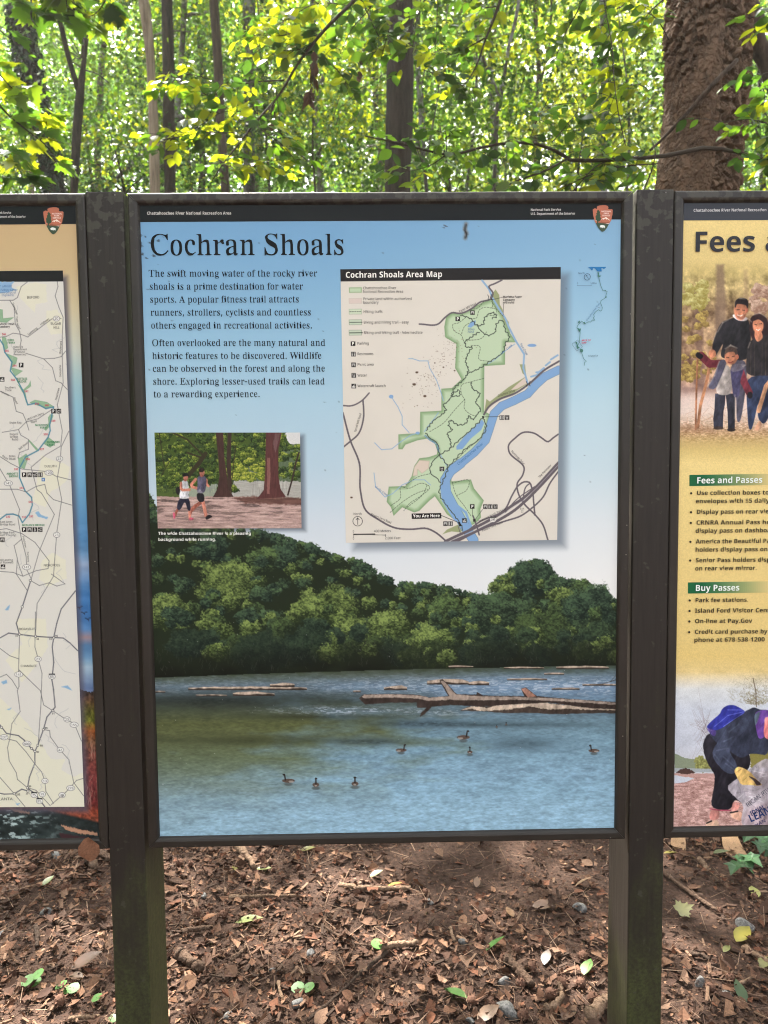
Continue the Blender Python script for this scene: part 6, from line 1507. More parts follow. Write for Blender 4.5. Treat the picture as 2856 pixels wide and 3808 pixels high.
p.ell(1126, 1150, 44, 64, SK); p.poly([(1100, 1190), (1150, 1190), (1170, 1250), (1120, 1290), (1095, 1240)], SK)
p.line([(1100, 1142), (1116, 1146)], 6, (56, 36, 34)); p.line([(1138, 1138), (1156, 1136)], 6, (56, 36, 34)); p.line([(1112, 1183), (1128, 1190), (1144, 1178)], 6, (228, 206, 196))
p.poly([(1082, 1120), (1100, 1080), (1160, 1080), (1172, 1130), (1130, 1096)], (52, 34, 36))
for x in (1070, 1100, 1160, 1190): p.line([(x, 1290), (x - 4, 1550)], 4, (96, 84, 70), .7)
p.poly([(1030, 1555), (1280, 1555), (1250, 1800), (1180, 1960), (1120, 1900), (1130, 1750), (1080, 1990), (1048, 1990), (1034, 1760)], (48, 58, 84)); p.poly([(1100, 1970), (1140, 1910), (1160, 1950), (1140, 1998), (1095, 1998)], (196, 150, 120))
p.line([(1300, 1500), (1190, 1640), (1130, 1840)], 34, (196, 148, 112))
p.rnd = False
p.poly([(780, 1700), (864, 1700), (858, 1790), (846, 1850), (842, 1975), (768, 1972), (764, 1900), (774, 1830)], (58, 58, 72)); p.poly([(864, 1700), (944, 1700), (938, 1985), (884, 1992), (880, 1850)], (52, 52, 64)); p.ell(806, 1978, 40, 14, (70, 56, 50)); p.ell(910, 1992, 34, 14, (60, 50, 48))
p.rnd = True
p.line([(665, 1392), (735, 1460), (830, 1458)], 62, (112, 46, 56)); p.poly([(618, 1385), (640, 1360), (690, 1395), (665, 1426), (632, 1410)], (34, 30, 34))
p.line([(985, 1520), (1010, 1600), (1054, 1690)], 58, (116, 48, 60)); p.ell(1060, 1712, 22, 28, (34, 30, 34))
p.poly([(824, 1470), (905, 1472), (925, 1712), (782, 1712), (800, 1580)], (178, 168, 162))
p.poly([(810, 1436), (850, 1420), (875, 1445), (830, 1560), (780, 1672), (714, 1652), (770, 1560)], (88, 86, 104)); p.poly([(900, 1490), (950, 1460), (1005, 1478), (1010, 1510), (980, 1600), (978, 1720), (926, 1736), (912, 1600)], (70, 66, 96)); p.poly([(905, 1480), (950, 1458), (1028, 1462), (1005, 1510), (910, 1530)], (120, 114, 124), .8)
p.ell(908, 1404, 52, 62, SK); p.ell(958, 1404, 12, 20, SK2); p.poly([(855, 1390), (862, 1340), (905, 1312), (955, 1335), (962, 1380), (945, 1392), (935, 1360), (880, 1366)], (92, 74, 66)); p.poly([(885, 1318), (905, 1308), (945, 1326), (920, 1324)], (200, 190, 178), .5)
p.line([(872, 1408), (890, 1410)], 6, (60, 38, 34)); p.line([(918, 1402), (934, 1398)], 6, (60, 38, 34)); p.line([(885, 1446), (905, 1452), (922, 1440)], 8, (140, 66, 56))
p.poly([(520, 1960), (700, 1970), (800, 1990), (700, 2010), (520, 2000)], (150, 106, 78), .5, soft=30, jit=20)
p.fold = 0
for pts in ([(800, 1200), (840, 1128), (915, 1086)], [(1052, 1098), (1072, 1120)], [(758, 1290), (790, 1205)], [(1088, 1066), (1140, 1050), (1190, 1082)], [(862, 1338), (905, 1308), (955, 1332)], [(1004, 1480), (1024, 1470)], [(1062, 1286), (1046, 1330)], [(720, 1640), (775, 1555), (812, 1440)], [(940, 1712), (938, 1900)]):
    p.line(pts, 8, (232, 214, 194), .45, 12)                     # sun from behind rims the figures
p.poly([(1075, 1290), (1180, 1285), (1180, 1550), (1060, 1550)], (34, 32, 36), .3, soft=20)
p.C *= (1 + .12 * (fbm(X / 7, Y / 7, 1, 2) - .5))[..., None]
p.build('family_photo', M_PRINT, SGN_R, 0.0)
K9 = 556 / 1367
kk = 1 / K9
p = Pic([((2525 - 2300) * kk, (1722 - 2400) * kk), (3040 * kk - 2300 * kk, (1718 - 2400) * kk), ((3020 - 2300) * kk, (3092 - 2400) * kk), ((2502 - 2300) * kk, (3096 - 2400) * kk)], 320, 800, YEL, 2300, 2400, K9)
X, Y = p.X, p.Y
vy = np.array([-1700, -100, 100, 240, 320, 400, 600, 900, 1020])
vc = np.array([YEL, (232, 204, 132), (231, 202, 128), (232, 206, 142), (230, 218, 190), (222, 224, 224), (206, 212, 224), (204, 208, 220), (212, 214, 222)], float)
p.C = np.stack([np.interp(Y, vy, vc[:, i]) for i in range(3)], -1)
p.C += ((fbm(X / 120, Y / 60, 2, 3) - .5) * 26 * (Y > 200))[..., None]
g = np.random.default_rng(51)
p.poly([(510, 985), (600, 1030), (700, 1040), (760, 1030), (900, 1080), (900, 1150), (510, 1125)], (140, 150, 126), jit=8, js=16)
for i in range(30): p.crown(g.uniform(720, 860), g.uniform(1020, 1140), 32, 26, (120, 120, 70), (178, 180, 110), i, 10)
p.poly([(510, 1120), (900, 1130), (900, 1160), (510, 1160)], (170, 176, 180))
p.poly([(510, 1170), (900, 1170), (1400, 1150), (1400, 1760), (490, 1760)], (196, 156, 148), jit=6)
W = p.win(490, 1160, 1400, 1760); Xw, Yw = X[W], Y[W]
gm = np.clip((Yw - 1190) / 30, 0, 1)
p.C[W] += (gm * ((fbm(Xw / 40, Yw / 14, 2, 4) - .5) * 120 + (fbm(Xw / 9, Yw / 5, 4, 3) - .5) * 70))[..., None]
p.poly([(510, 1188), (640, 1205), (690, 1215), (620, 1250), (510, 1262)], (206, 212, 224), jit=5)
p.poly([(525, 1165), (560, 1135), (610, 1120), (670, 1140), (700, 1168), (620, 1178)], (84, 62, 58), jit=8, js=10)
for i in range(420):
    a = g.uniform(-2.9, -.2); r = g.uniform(20, 330); x, y = 1260 + r * math.cos(a) * .95, 560 + r * math.sin(a)
    p.line([(x, y), (x + g.normal(0, 30), y - g.uniform(5, 40))], 3, (112, 100, 70) if g.random() < .6 else (150, 140, 96), .55 * min(1, 1.3 - r / 330))
p.line([(1260, 560), (1255, 420), (1230, 300)], 10, (110, 96, 76), .8)
for i in range(40): p.line([(820 + g.normal(0, 20), 760 + g.normal(0, 120)), (720 + g.normal(0, 30), 720 + g.normal(0, 130))], 2.4, (120, 100, 100), .35)
p.poly([(1190, 980), (1400, 950), (1400, 1120), (1210, 1120)], (140, 132, 72), jit=14, js=20)
p.fold, p.fs = .34, 60
NV, NV2 = (52, 57, 74), (92, 100, 122)
p.poly([(840, 1500), (930, 1505), (912, 1600), (826, 1598)], (216, 146, 136)); p.poly([(1030, 1430), (1120, 1440), (1090, 1510), (1030, 1520)], (214, 146, 136))
p.poly([(800, 1610), (860, 1600), (910, 1590), (925, 1680), (800, 1690)], (226, 186, 160), jit=4); p.poly([(1020, 1520), (1090, 1510), (1140, 1540), (1130, 1610), (1030, 1580)], (220, 170, 146), jit=4)
p.line([(806, 1625), (850, 1606)], 14, (50, 40, 40)); p.line([(1024, 1530), (1090, 1516)], 14, (50, 40, 40))
p.poly([(815, 800), (772, 890), (776, 960), (800, 1050), (840, 1120), (884, 1190), (872, 1300), (836, 1490), (1025, 1512), (1060, 1400), (1140, 1450), (1180, 1380), (1100, 1260), (1215, 1090), (1190, 960), (960, 820)], (40, 38, 46), jit=3)
p.line([(838, 1494), (930, 1508), (1024, 1508)], 11, (196, 86, 110))
p.poly([(815, 790), (960, 740), (1060, 670), (1165, 600), (1240, 560), (1290, 590), (1380, 590), (1380, 1010), (1260, 990), (1200, 990), (1120, 1040), (1010, 960), (880, 880)], NV, jit=3)
p.poly([(1010, 720), (1090, 660), (1180, 660), (1200, 740), (1080, 850), (1000, 960), (1090, 1090), (1062, 1180), (980, 1170), (870, 1050), (855, 960), (930, 850)], (66, 72, 92), jit=3)
for a in ([(1000, 940), (900, 960)], [(960, 880), (1060, 830)], [(1060, 1140), (980, 1080)], [(930, 1060), (880, 1000)], [(1100, 720), (1010, 790)], [(1050, 1100), (960, 1020)]): p.line(a, 12, NV2, .7, 10)
p.poly([(800, 745), (860, 680), (925, 630), (950, 575), (1000, 545), (1060, 545), (1110, 570), (1165, 608), (1100, 650), (1030, 690), (960, 750), (880, 782), (830, 765)], (50, 56, 148), jit=2)
for a in ([(1150, 606), (1000, 640), (880, 740)], [(1130, 590), (1000, 590)], [(1140, 620), (960, 740)]): p.line(a, 8, (96, 104, 190), .8)
p.poly([(800, 750), (900, 778), (880, 840), (830, 800)], (92, 70, 150), .8)
p.poly([(1240, 620), (1300, 590), (1380, 590), (1380, 640), (1330, 700), (1340, 840), (1280, 860), (1256, 760)], (108, 70, 152)); p.poly([(1240, 640), (1270, 610), (1300, 600), (1270, 700), (1250, 740)], (96, 112, 128))
p.poly([(1335, 690), (1350, 655), (1420, 640), (1420, 880), (1340, 850), (1325, 800)], (206, 120, 116)); p.ell(1352, 690, 18, 34, (222, 136, 130))
p.poly([(985, 1290), (1080, 1220), (1200, 1130), (1320, 1040), (1420, 1030), (1420, 1710), (1240, 1690), (1110, 1640), (1150, 1460), (1050, 1380)], (176, 168, 176), .92, jit=6)
for i in range(46):
    x, y = g.uniform(1010, 1400), g.uniform(1100, 1680)
    if x < 1120 and (y > 1400 or y < 1210): continue
    if x < 1200 and y < 1160: continue
    p.line([(x, y), (x + g.normal(0, 60), y + g.normal(0, 50))], g.uniform(3, 9), (228, 224, 228) if g.random() < .6 else (128, 120, 130), .5)
p.poly([(1160, 1500), (1420, 1420), (1420, 1700), (1250, 1690), (1130, 1640)], (210, 170, 176), .35, soft=30)
p.poly([(1056, 1150), (1078, 1112), (1120, 1110), (1200, 1150), (1240, 1200), (1300, 1262), (1312, 1276), (1270, 1284), (1200, 1276), (1120, 1276), (1090, 1220)], (226, 188, 116), jit=2); p.poly([(1180, 1190), (1240, 1210), (1314, 1272), (1262, 1284), (1240, 1240)], (74, 60, 62))
p.line([(1080, 1160), (1120, 1130)], 6, (196, 150, 84)); p.line([(1130, 1240), (1170, 1210)], 5, (196, 150, 84))
p.fold = 0
p.C *= (1 + .12 * (fbm(X / 7, Y / 7, 1, 2) - .5))[..., None]
p.build('cleanup_photo', M_PRINT, SGN_R, 0.0002)
q = Print(YB - 0.0006)
Z9 = cvt(2300, 2400, K9)
Z4 = cvt(2300, 680, K4)
ZF = cvt(2300, 1680, 556 / 1500)
GN = [(30 + i * 19, 98 + i * 8.5, 62 + i * 9) for i in range(12)]
for y0, x0 in ((232, 710), (1310, 695)):
    q = Print(YB - 0.0006)
    for i in range(40):
        a, b_ = x0 + i * 22, x0 + (i + 1) * 22
        c = np.array([30, 98, 62]) + np.array([206, 106, 76]) * np.clip((i - 6) / 34, 0, 1)
        q.q = 0
        q.poly([(a, y0 - i * .3), (b_, y0 - i * .3), (b_, y0 + 112 - i * .3), (a, y0 + 112 - i * .3)], c, ZF)
    q.build('heading_band', M_INK, SGN_R)
q = Print(YB - 0.0020)
q.text('Fees and', 'B', (598, 558), (1600, 552), 156, (50, 52, 58), Z4)
q.build('title_lettering', M_INK, SGN_R)
q = Print(YB - 0.0020)
q.text('Fees and Passes', 'B', (778, 318), (1440, 310), 62, (232, 240, 232), ZF)
q.text('Buy Passes', 'B', (764, 1395), (1210, 1390), 62, (232, 240, 232), ZF)
DK = (52, 46, 34)
for s, x0, y0, x1, y1, bul in (('Use collection boxes to', 778, 434, 1505, 428, 1), ('envelopes with $5 daily', 769, 516, 1508, 510, 0), ('Display pass on rear view', 776, 624, 1555, 617, 1), ('CRNRA Annual Pass holders', 774, 731, 1680, 724, 1), ('display pass on dashboard', 766, 813, 1590, 806, 0), ('America the Beautiful Pass', 770, 920, 1575, 913, 1), ('holders display pass on', 764, 1002, 1492, 996, 0), ('Senior Pass holders display', 768, 1108, 1610, 1101, 1), ('on rear view mirror.', 762, 1190, 1383, 1184, 0), ('Park fee stations.', 763, 1508, 1299, 1504, 1), ('Island Ford Visitor Center', 761, 1613, 1580, 1607, 1), ('On-line at Pay.Gov', 760, 1718, 1336, 1713, 1), ('Credit card purchase by', 758, 1825, 1488, 1819, 1), ('phone at 678-538-1200', 751, 1905, 1462, 1900, 0)):
    q.text(s, 'B', (x0, y0), (x1, y1), 44, DK, ZF)
    if bul: q.poly([(x0 - 53 + 12 * math.cos(a), y0 - 18 + 12 * math.sin(a)) for a in np.arange(8) * .7854], DK, ZF)
q.build('list_lettering', M_INK, SGN_R)
q = Print(YB - 0.0006)
q.text('Chattahoochee River National Recreation', 'B', (603, 234), (1193, 229), 22, (205, 205, 205), Z4)
q.build('header_lettering', M_INK, SGN_R)
q = Print(YB - 0.0008)
for s, f, x0, y0, x1, y1, h, c in (('RICAN RIV', 'R', 1180, 1480, 1385, 1330, 44, (84, 84, 100)), ('IONAL', 'B', 1215, 1560, 1345, 1490, 48, (44, 60, 104)), ('LEAN', 'B', 1205, 1618, 1400, 1530, 76, (38, 58, 104)), ('HAN', 'B', 1250, 1660, 1350, 1610, 34, (90, 80, 110))):
    q.text(s, f, (x0, y0), (x1, y1), h, c, Z9)
q.build('bag_lettering', M_INK, SGN_R)

# the parts of the two outer sheets that run out of the picture: plain, nothing legible
q = Print(YB - 0.0001)
for P, c in (([(-1395, 838), (-400, 836), (-400, 1020), (-1395, 1024)], (204, 178, 134)), ([(-1395, 1010), (-400, 1010), (-400, 3004), (-1395, 3008)], (224, 222, 214)), ([(-1395, 1008), (-400, 1008), (-400, 1052), (-1395, 1054)], (30, 32, 34)), ([(-1395, 3006), (-400, 3002), (-400, 3165), (-1395, 3178)], (52, 60, 58))): q.poly(P, c, U0)
q.build('sheet_margin', M_INK, SGN_L)
q = Print(YB - 0.0001)
for P, c in (([(3000, 815), (4345, 812), (4330, 2600), (3000, 2600)], (226, 201, 130)), ([(3000, 1180), (4340, 1180), (4340, 1480), (3000, 1480)], (196, 166, 120)), ([(3000, 2560), (4330, 2560), (4330, 2860), (3000, 2860)], (206, 210, 218)), ([(3000, 2860), (4330, 2860), (4325, 3075), (3000, 3090)], (186, 148, 138))): q.poly(P, c, U0)
q.build('sheet_margin', M_INK, SGN_R)

# ------------------------------------------------------------------ ground
def ground_h(x, y):
    h = 0.012 * (fbm(x * 1.7, y * 1.7, 1, 4) - 0.5) * 2
    far = np.clip((y - 4.0) / 40.0, 0, 1)
    return h + far * far * 9.0 + np.clip(far * 8, 0, 1) * 0.5 * (fbm(x * .2, y * .2, 2, 3) - .5)


def soil_mat():
    m, n, l, b = nmat('dark_forest_soil')
    v = objvec(n, l)
    t1 = noise(n, l, 3.0, 6, 0.6, v); t2 = noise(n, l, 60, 6, 0.7, v)
    r1 = ramp(n, [(0.3, (0.040, 0.024, 0.018)), (0.75, (0.085, 0.052, 0.039))])
    l.new(t1.outputs[0], r1.inputs[0])
    r2 = ramp(n, [(0.35, (0.45, 0.45, 0.45)), (0.7, (1.35, 1.3, 1.25))])
    l.new(t2.outputs[0], r2.inputs[0])
    l.new(mix(n, l, 1.0, r1.outputs[0], r2.outputs[0], 'MULTIPLY'), b.inputs['Base Color'])
    b.inputs['Roughness'].default_value = 0.95
    b.inputs['Specular IOR Level'].default_value = 0.15
    bump(n, l, t2.outputs[0], b, 0.9, 0.012)
    return m


M_SOIL = soil_mat()
xs = np.concatenate([np.linspace(-70, -4, 34), np.linspace(-3.6, 3.6, 120), np.linspace(4, 70, 34)])
ys = np.concatenate([np.linspace(-60, -2, 20), np.linspace(-1.5, 4.5, 110), np.linspace(5, 130, 70)])
gx, gy = np.meshgrid(xs, ys)
gz = ground_h(gx, gy)
i = np.arange(len(ys) - 1)[:, None] * len(xs); j = np.arange(len(xs) - 1)[None]
gr = np_mesh('forest_floor', np.column_stack([gx.ravel(), gy.ravel(), gz.ravel()]),
             np.stack([i + j, i + j + 1, i + j + 1 + len(xs), i + j + len(xs)], -1).reshape(-1, 4), M_SOIL, smooth=True)
tag(gr, kind='structure')


def gh(x, y): return float(ground_h(np.array([x * 1.0]), np.array([y * 1.0]))[0])


def on(u, v, dz=0.0):
    """where a line of sight meets the forest floor"""
    p = gp(u, v)
    for _ in range(3): p = gp(u, v, gh(p[0], p[1]) + dz)
    return p


# ------------------------------------------------------------------ woods
M_LEAF = mat_leaf('green_leaf', 0.52)
M_LEAF_FAR = mat_leaf('far_leaf', 0.55, 0.6)
M_BARK_DK = mat_bark('dark_furrowed_bark', (0.010, 0.008, 0.006), (0.042, 0.031, 0.022), 16, 2.5, 1.0)
M_BARK_GR = mat_bark('grey_lichen_bark', (0.028, 0.025, 0.021), (0.095, 0.085, 0.072), 14, 3, .7, (0.17, 0.175, 0.155))
M_BARK_BR = mat_bark('brown_bark', (0.024, 0.017, 0.012), (0.085, 0.060, 0.043), 18, 2.2, .8)
M_BARK_PALE = mat_bark('pale_bare_wood', (0.10, 0.075, 0.050), (0.27, 0.22, 0.155), 20, 1.5, .6)
M_TWIG = mat_flat('dark_twig_bark', (0.035, 0.026, 0.018), 0.85, 0.2)
GREENS = np.array([(0.045, 0.105, 0.016), (0.062, 0.130, 0.018), (0.034, 0.082, 0.020), (0.090, 0.150, 0.016), (0.026, 0.062, 0.018)])


def leaf_cols(n, g, yellow=0.2, k=1.0, idx=None):
    """leaf colours; idx = which spray a leaf belongs to, sprays differ more than the leaves within one"""
    if idx is None: idx = np.arange(n) // 5
    m = int(idx.max()) + 1
    c = GREENS[g.integers(0, len(GREENS), m)] * g.uniform(.65, 1.35, (m, 1))
    y = g.random(m) < yellow
    c[y] = np.array([0.21, 0.255, 0.014]) * g.uniform(.75, 1.15, (y.sum(), 1))
    return c[idx] * g.uniform(.75, 1.25, (n, 1)) * k


def cloud(c, r, n, g, clumps=None, flat=0.45, hole=None):
    """leaf positions in layered sprays spread through an ellipsoid"""
    c, r = np.asarray(c, float), np.asarray(r, float)
    k = clumps or max(6, n // 45)
    u = g.normal(0, 1, (k, 3)); u /= np.linalg.norm(u, axis=1)[:, None]
    cc = c + u * (g.random((k, 1)) ** (1 / 2.2)) * r
    idx = g.integers(0, k, n)
    s = (np.prod(r) / k) ** (1 / 3) * 0.75 * g.uniform(.6, 1.4, k)
    d = g.normal(0, 1, (n, 3)) * s[idx][:, None] * np.array([1, 1, flat])
    return cc[idx] + d, idx


def leaves_mesh(P, g, size, tmpl, col, droop=-0.35, spread=0.5):
    n = len(P)
    M = eul(g.uniform(0, 6.283, n), g.normal(droop, spread, n), g.normal(0, .55, n))
    V, F = scatter(tmpl, P, M, size * g.uniform(.65, 1.25, n))
    return V, F, rep(col, tmpl)


def limb(a, b, r0, r1, seed, n=7, sag=0.12, seg=6):
    g = np.random.default_rng(seed)
    a, b = np.asarray(a, float), np.asarray(b, float)
    L = np.linalg.norm(b - a)
    t = np.linspace(0, 1, n)[:, None]
    P = a + (b - a) * t + g.normal(0, L * .025, (n, 3)) * np.sin(t * math.pi) + np.array([0, 0, 1]) * L * sag * np.sin(t * math.pi)
    return tube(P, np.linspace(r0, r1, n), seg, .1, seed)


def tree(name, label, base, path, mat, crowns=(), seed=0, leaf=0.09, tmpl=L_FAR, yellow=0.2, group=None, seg=14, extra=(), cat='tree', k=1.0, lmat=None, wob=.1):
    """base on the ground; path = (x, y, z, radius) up the trunk; crowns = (centre, radii, leaf count)"""
    g = np.random.default_rng(seed)
    t = thing(name, base, label, cat, group)
    pth = resample(path, max(14, int(len(path) * 8)))
    parts = [tube(pth[:, :3], pth[:, 3], seg, wob, seed)]
    for e in extra:
        q = resample(e, 10)
        parts.append(tube(q[:, :3], q[:, 3], max(6, seg - 4), wob, seed + 1))
    if len(crowns):
        for c, r, n in crowns:
            c = np.asarray(c, float); r = np.asarray(r, float)
            zt = max(pth[0, 2] + .3 * (pth[-1, 2] - pth[0, 2]), min(pth[-1, 2], c[2] - r[2] * .6))
            i0 = int(np.argmin(abs(pth[:, 2] - zt)))
            for q in range(3 + int(r[0])):
                u = g.normal(0, 1, 3); u /= np.linalg.norm(u)
                parts.append(limb(pth[i0, :3], c + u * r * .8, pth[i0, 3] * .45, .006, seed * 31 + q))
    V, F = join(parts)
    np_mesh('trunk', V, F, mat, t, smooth=True)
    if len(crowns):
        pv = []
        for c, r, n in crowns:
            P, ix = cloud(c, r, n, g, max(9, n // 130) if lmat else None)
            pv.append(leaves_mesh(P, g, leaf, tmpl, leaf_cols(n, g, yellow, k, ix)))
        V, F = join([(a, b) for a, b, _ in pv])
        np_mesh('crown', V, F, lmat or M_LEAF, t, np.concatenate([c for _, _, c in pv]))
    return t


def trunk_px(pts, Y, top=None, base_flare=1.35):
    """measured (u, v, width) up a trunk at one depth -> path from the ground to above the picture"""
    P = []
    for u, v, w in pts:
        a = at(u, v, Y)
        d = np.linalg.norm(a - CAM)
        f = FPX / math.hypot(FPX, math.hypot(u - 1428, v - 1904))
        P.append((a[0], a[1], a[2], w * d * f / FPX / 2))
    P = sorted(P, key=lambda q: q[2])
    lo, nx = P[0], P[1]
    s = (nx[0] - lo[0]) / (nx[2] - lo[2])
    s = max(-.12, min(.12, s))
    zg = gh(lo[0] - s * lo[2], Y)
    P = [(lo[0] - s * (lo[2] - zg), Y, zg - .1, lo[3] * base_flare)] + P
    if top:
        hi, pv = P[-1], P[-2]
        s = (hi[0] - pv[0]) / (hi[2] - pv[2])
        s = max(-.15, min(.15, s))
        P.append((hi[0] + s * (top - hi[2]), Y + .1, top, hi[3] * .45))
    return P


S5 = 500 / 1536
S8 = 800 / 1659
zA = lambda a, b: (a * S5, b * S5)
zB = lambda a, b: (500 + a * S8, b * S8)
zC = lambda a, b: (1300 + a * S8, b * S8)
zD = lambda a, b: (2056 + a * S8, b * S8)


def px(Y, pts, z=None):
    """(u, v, width) points -> (x, y, z, radius) at depth Y"""
    o = []
    for u, v, w in pts:
        a = at(u, v, Y); d = np.linalg.norm(a - CAM)
        f = FPX / math.hypot(FPX, math.hypot(u - 1428, v - 1904))
        o.append((a[0], a[1], a[2], w * d * f / FPX / 2))
    return o


# --- the big flaky-barked tree on the right
def big_tree():
    Y = 3.3
    P = trunk_px([((2435 + 2738) / 2, 712, 300), ((2460 + 2760) / 2, 480, 300), ((2475 + 2782) / 2, 200, 304), ((2490 + 2800) / 2, 0, 308)], Y, None, 1.2)
    hi, pv = P[-1], P[-2]
    sl_ = (hi[0] - pv[0]) / (hi[2] - pv[2])
    P += [(hi[0] + sl_ * 1.2, Y, hi[2] + 1.2, hi[3] * .96), (hi[0] + sl_ * 3.5, Y, hi[2] + 4.2, hi[3] * .72), (hi[0] + .7, Y + .2, hi[2] + 8, hi[3] * .3)]
    t = thing('large_tree', (P[0][0], Y, gh(P[0][0], Y)), 'thick tree trunk with rough flaky brown bark rising behind the right post', 'tree')
    q = resample(P, 60)
    # fine bark where it shows, between 2 and 5 metres up
    zz = np.concatenate([np.linspace(q[0, 2], 1.9, 14)[:-1], np.linspace(1.9, 4.9, 520), np.linspace(4.9, q[-1, 2], 26)[1:]])
    seg = 360
    cx, cr = np.interp(zz, q[:, 2], q[:, 0]), np.interp(zz, q[:, 2], q[:, 3])
    th = np.linspace(0, 2 * math.pi, seg, endpoint=False)
    TH, ZZ = np.meshgrid(th, zz)
    ct, st = np.cos(TH), np.sin(TH)
    R = cr[:, None]

    def cyl(fs, fz, s, warp=.0):
        # worley on a wrapped sheet (seam hidden at the back)
        a = (TH + math.pi / 2) % (2 * math.pi)
        u = a * .275 * fs; v = ZZ * fz
        if warp:
            u = u + warp * (fbm(u * .8, v * .8, 3, 3) - .5); v = v + warp * (fbm(u * .8 + 9, v * .8, 4, 3) - .5)
        return worley(u, v, s), u, v
    (f1, f2, cv_, dy), u, v = cyl(26, 15, 1, 1.7)
    (g1, g2, cw, ey), _, _ = cyl(58, 34, 3, 1.6)
    fine = fbm(u * 2.5, v * 2.5, 2, 3)
    edge = np.clip((f2 - f1 + .10 * (fine - .5)) / .16, 0, 1)
    e2 = np.clip((g2 - g1 + .12 * (fine - .5)) / .2, 0, 1)
    ridge = fbm(u * .18, v * .05 + 3, 5, 4)
    ridge = np.clip(abs(ridge - .5) * 6, 0, 1)
    lump = fbm(u * .12, v * .09, 6, 3)
    patch = np.clip((fbm(u * .1, v * .06, 7, 3) - .38) * 5, .15, 1)
    D = patch * (-.016 * (1 - edge) + .018 * (cv_ - .5) - .030 * np.clip(dy, -.6, .6)) + .6 * (-.004 * (1 - e2) + .006 * (cw - .5) - .009 * np.clip(ey, -.6, .6)) - .020 * (1 - ridge) + .04 * (lump - .5) + .003 * (fine - .5)
    RR = R * (1 + .03 * np.sin(3 * TH + ZZ * .5)) + D
    V = np.stack([cx[:, None] + RR * ct, Y + RR * st, ZZ], -1).reshape(-1, 3)
    n = len(zz)
    i = np.arange(n - 1)[:, None] * seg; j = np.arange(seg)[None]; k = (j + 1) % seg
    F = np.stack([i + j, i + k, i + seg + k, i + seg + j], -1).reshape(-1, 4)
    lo, hi_ = np.array([.040, .025, .016]), np.array([.140, .088, .057])
    m = np.clip(.25 + .5 * cv_ + .35 * (fine - .5) + .25 * (lump - .5) + .12 * cw, 0, 1)[..., None]
    C = (lo * (1 - m) + hi_ * m).reshape(-1, 3)
    np_mesh('trunk', V, F, mat_vcol('flaky_brown_bark', .9, .15, (150, .5, .004)), t, C, smooth=False)
    lb = resample(px(3.45, [(2800, 10, 40), (2812, 80, 64), (2808, 150, 74), (2840, 210, 62), (2870, 300, 56), (2920, 420, 50)]), 26)
    V, F = tube(lb[:, :3], lb[:, 3], 14, .06, 3)
    np_mesh('limb', V, F, M_BARK_BR, t, smooth=True)
    tv = resample([(a, b, c, r * 1.25) for a, b, c, r in px(Y - cr.mean() - .015, [(2478, 492, 9), (2560, 415, 11), (2640, 325, 12), (2745, 218, 13)])], 16)
    tv[:, 1] = Y - np.sqrt(np.maximum(np.interp(tv[:, 2], zz, cr) ** 2 - (tv[:, 0] - np.interp(tv[:, 2], zz, cx)) ** 2, .0)) - .012
    V, F = tube(tv[:, :3], tv[:, 3], 8, .1, 5)
    np_mesh('climbing_stem', V, F, M_BARK_BR, t, smooth=True)
    g = np.random.default_rng(77)
    top = q[-1, :3]
    parts = [limb(q[44, :3], top + np.array([dx, dy, dz]), .09, .02, 60 + i_) for i_, (dx, dy, dz) in enumerate(((-2.5, .8, -.8), (2.2, 1.5, 0), (-.8, 2.6, .6), (1.0, -1.6, .4)))]
    V, F = join(parts)
    np_mesh('upper_limbs', V, F, M_BARK_BR, t, smooth=True)
    P_, ix = cloud(top + np.array([-.6, 1.0, .2]), (3.4, 3.2, 1.7), 5200, g)
    V, F, C = leaves_mesh(P_, g, .15, L_FAR, leaf_cols(5200, g, .15, 1, ix))
    np_mesh('crown', V, F, M_LEAF_FAR, t, C)


big_tree()


def ivy_leaves(path, n, g, size, rough=1.05):
    q = resample(path, 80)
    i = g.integers(0, 79, n); th = g.uniform(0, 6.283, n)
    r = q[i, 3] * g.uniform(.97, 1.0 + .18 * rough, n)
    P = q[i, :3] + np.column_stack([np.cos(th) * r, np.sin(th) * r, g.uniform(-.05, .05, n)])
    M = eul(th - math.pi / 2 + g.normal(0, .4, n), g.normal(-1.0, .35, n), g.normal(0, .4, n))
    V, F = scatter(L_FAR, P, M, size * g.uniform(.7, 1.3, n))
    return V, F


